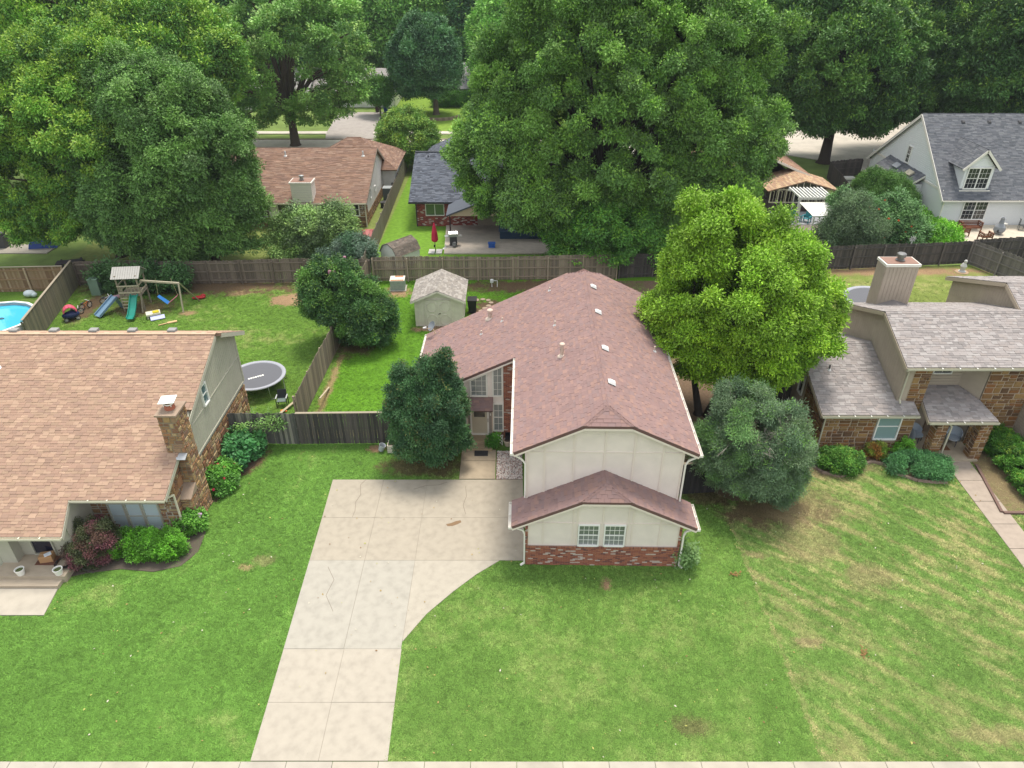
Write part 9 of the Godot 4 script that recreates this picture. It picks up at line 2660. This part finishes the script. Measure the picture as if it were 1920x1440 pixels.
	plant("small_shrub", "small gold tipped shrub under the stone house's mint window", "shrub", Vector3(18.2, 0, -28.25), [[0, 0.35, 0, 0.38, 0.36, 0.36]],
		{"mesh": spray("hed", 18, 0.14, 0.075, 0.04), "tones": [lc(0.10, 0.18, 0.02), lc(0.16, 0.2, 0.025), lc(0.2, 0.1, 0.02)], "bough": 0.2, "dens": 500.0, "low": 0.0, "leaf_part": "foliage"})
	plant("small_shrub", "small lime green shrub left of the stone porch pillar", "shrub", Vector3(19.6, 0, -28.3), [[0, 0.35, 0, 0.36, 0.36, 0.36]],
		{"mesh": spray("hed", 18, 0.14, 0.075, 0.04), "tones": [lc(0.08, 0.22, 0.02), lc(0.1, 0.26, 0.025)], "bough": 0.2, "dens": 500.0, "low": 0.0, "leaf_part": "foliage"})
	plant("hedge", "row of glossy green hedge along the lap sided wall at the right edge", "hedge", Vector3(24.55, 0, -27.5), [[0.05, 0.45, -1.9, 0.7, 0.55, 0.9], [0.05, 0.45, -0.9, 0.72, 0.55, 0.9], [0.0, 0.45, 0.1, 0.75, 0.55, 0.9], [-0.05, 0.45, 1.1, 0.75, 0.55, 0.9], [-0.1, 0.45, 2.1, 0.75, 0.55, 0.9]],
		{"mesh": spray("hed", 18, 0.14, 0.075, 0.04), "tones": [lc(0.05, 0.145, 0.015), lc(0.06, 0.17, 0.018), lc(0.04, 0.12, 0.013)], "bough": 0.26, "dens": 560.0, "low": 0.0, "inner": 0.0, "gap": 0.0, "rag": 0.05, "brightened": 0.06, "lit_tip_tone": lc(0.20, 0.32, 0.03), "leaf_part": "foliage"})
	plant("small_plant", "scraggly pale plant at the right corner of the brick bay", "plant", Vector3(7.15, 0, -20.9), [[0, 0.45, -0.2, 0.3, 0.5, 0.4]],
		{"mesh": spray("vin", 12, 0.2, 0.1, 0.06), "tones": [lc(0.09, 0.17, 0.05), lc(0.12, 0.2, 0.07)], "bough": 0.25, "dens": 160.0, "low": 0.0, "leaf_part": "foliage"})
	plant("hedge", "long clipped hedge behind the tree across the street", "hedge", Vector3(-8.6, 0, -116.6), [[-2, 0.9, 0, 1.6, 1.0, 0.9], [0, 0.9, 0, 1.6, 1.0, 0.9], [2, 0.9, 0, 1.6, 1.0, 0.9], [4, 0.9, 0, 1.6, 1.0, 0.9]],
		{"mesh": spray("clip", 20, 0.28, 0.13, 0.05), "tones": [lc(0.05, 0.14, 0.015), lc(0.06, 0.165, 0.018)], "size": 1.5, "bough": 0.5, "dens": 90.0, "space": 1.2, "low": 0.0, "leaf_part": "foliage"})
	# fallen leaves
	var lm := MB.new()
	for i in 26:
		var p := Vector3(rng.randfn() * 0.13, 0.03 + rng.randf() * 0.06, rng.randfn() * 0.1)
		var u := Vector3(rng.randfn(), rng.randfn() * 0.5, rng.randfn()).normalized() * 0.05
		var w := u.cross(Vector3(rng.randfn(), 2, rng.randfn())).normalized() * 0.035
		lm.quad(p - u, p + w, p + u, p - w, Vector3.UP)
	var lmm := lm.mesh()
	single("leaf_cluster", lmm, mat("dry_leaf", lc(0.24, 0.14, 0.055), 0.9), "clump of dry brown leaves on the grass in front of the dark short fence", "leaves", Vector3(9.1, 0, -20.5))
	single("leaf_cluster", lmm, mat("dry_leaf", lc(0.24, 0.14, 0.055), 0.9), "clump of dry brown leaves alone in the middle of the right lawn", "leaves", Vector3(12.76, 0, -16.73), 1.0)
	# rows of trees beyond the second street
	var protos := []
	for k in 3:
		protos.append([[0, 9.0 + k, 0, 5.5, 5.5 + k * 0.6, 5.2], [-3.2, 7.2, 0.6, 3.6, 3.8, 3.4], [3.3, 7.6, 0.4, 3.6, 4.0, 3.4], [0.4, 13.2 + k, -0.6, 3.6, 3.2, 3.2], [0, 5.2, 1.0, 4.4, 2.4, 3.4]])
	var spots := [[-66, -96, 1], [-58, -118, 2], [-46, -128, 0], [-34, -134, 1], [-38, -126, 2], [-20, -138, 1], [-14.5, -141, 1], [-33, -130, 1], [-3.5, -140, 2], [1.5, -130, 0], [8, -142, 1], [13, -118, 2], [18, -132, 0], [24, -120, 1], [20, -102, 2], [28, -138, 2], [34, -130, 0], [42, -122, 1], [50, -134, 2], [58, -118, 0], [66, -108, 1], [72, -130, 2], [82, -118, 0], [-80, -122, 0], [-70, -138, 1], [-92, -140, 2], [62, -98, 1], [-12, -160, 0], [2, -166, 1], [-28, -165, 2], [18, -162, 0], [36, -160, 1], [54, -166, 2], [-46, -164, 0], [-64, -168, 1], [72, -160, 1], [92, -146, 2], [-96, -168, 2], [88, -172, 0], [108, -168, 1], [-82, -196, 0], [-50, -198, 1], [-18, -200, 2], [12, -198, 0], [44, -200, 1], [76, -204, 2], [106, -204, 0], [-112, -200, 1], [25.5, -111, 1], [-1, -122, 1]]
	var made := [null, null, null]
	var tn := [[lc(0.05, 0.125, 0.03), lc(0.06, 0.15, 0.034), lc(0.042, 0.105, 0.03)], [lc(0.07, 0.15, 0.032), lc(0.085, 0.175, 0.035), lc(0.06, 0.13, 0.03)], [lc(0.034, 0.085, 0.034), lc(0.042, 0.10, 0.038), lc(0.03, 0.075, 0.03)]]
	var lbl := ["mid green tree in the rows beyond the second street", "yellowish green tree in the rows beyond the second street", "dark bluish green tree in the rows beyond the second street"]
	var grp := ["mid green trees far beyond the street", "yellowish trees far beyond the street", "dark trees far beyond the street"]
	for i in spots.size():
		var q = spots[i]
		var t: Node3D
		if made[q[2]] == null:
			t = plant("far_tree", lbl[q[2]], "tree", Vector3(q[0], 0, q[1]), protos[q[2]], {"mesh": spray("vfar", 18, 0.9, 0.52, 0.27), "tones": tn[q[2]], "bough": 1.2, "dens": 22.0, "space": 1.4, "lift": 3.2, "low": 1.8, "trunk": 0.4, "fork": 3.6, "brightened": 0.12, "lit_tip_tone": lc(0.13, 0.22, 0.045), "limbs": 10, "group": grp[q[2]]})
			made[q[2]] = t
		else:
			t = made[q[2]].duplicate()
			t.name = nm(self, "far_tree")
			add_child(t, true)
			t.position = Vector3(q[0], 0, q[1])
		t.rotation.y = i * 1.3
		var s := 0.85 + 0.3 * fmod(i * 0.37, 1.0)
		t.scale = Vector3(s, s, s)

func _ready() -> void:
	# camera, sky, sun, exposure
	var cam := Camera3D.new()
	cam.name = "camera"
	cam.position = Vector3(0, 22, 0)
	cam.rotation_degrees = Vector3(-32, 0, 0)
	cam.fov = 56.75
	cam.near = 0.1
	cam.far = 1200.0
	add_child(cam)
	cam.current = true
	var sky := ProceduralSkyMaterial.new()
	sky.sky_top_color = Color(0.97, 0.985, 1.0)
	sky.sky_horizon_color = Color(0.80, 0.81, 0.82)
	sky.sky_curve = 0.45
	sky.sky_energy_multiplier = 1.0
	sky.ground_bottom_color = Color(0.30, 0.33, 0.25)
	sky.ground_horizon_color = Color(0.80, 0.82, 0.80)
	sky.sun_angle_max = 1.0
	var env := Environment.new()
	env.background_mode = Environment.BG_SKY
	env.sky = Sky.new()
	env.sky.sky_material = sky
	env.background_energy_multiplier = 1.0
	env.tonemap_mode = Environment.TONE_MAPPER_LINEAR
	env.tonemap_exposure = 1.55
	env.sdfgi_enabled = true
	env.ssao_enabled = true
	env.ssil_enabled = true
	env.fog_enabled = true
	env.fog_density = 0.0002
	env.fog_light_color = Color(0.86, 0.90, 0.95)
	var we := WorldEnvironment.new()
	we.name = "environment"
	we.environment = env
	add_child(we)
	var sun := DirectionalLight3D.new()
	sun.name = "sun"
	sun.light_color = Color(1.0, 0.96, 0.90)
	sun.light_energy = 0.9
	sun.light_angular_distance = 18.0
	sun.shadow_enabled = true
	sun.rotation_degrees = Vector3(-70, 158, 0)
	sun.sky_mode = DirectionalLight3D.SKY_MODE_LIGHT_ONLY
	add_child(sun)

	rng.seed = 7
	ntex("grain", 0.09, 0.78, 1.0, 3, 256, 3)
	ntex("stain", 0.010, 0.80, 1.0, 6, 512, 4, 0.92)
	ntex("soft", 0.006, 0.88, 1.0, 5, 512, 14)
	ntex("streak", 0.02, 0.62, 1.0, 4, 512, 5, 0.85)
	ntex("patch", 0.02, 0.62, 1.0, 5, 512, 6)
	ntex("mottle", 0.022, 0.80, 1.0, 7, 512, 21, 0.93)
	ntex("speck", 0.12, 0.35, 1.0, 2, 512, 8)
	ntex("blades", 0.05, 0.42, 1.0, 4, 1024, 9, 0.84)
	ntex("brickish", 0.05, 0.85, 1.0, 3, 256, 10)
	make_base_meshes()
	var t0 := Time.get_ticks_msec()
	build_setting()
	build_main_house()
	build_left_house()
	build_right_house()
	build_back_houses()
	build_fences()
	build_yards()
	build_plants()
	build_grass()
	var ni := 0
	for o in find_children("*", "MultiMeshInstance3D", true, false):
		ni += (o as MultiMeshInstance3D).multimesh.instance_count
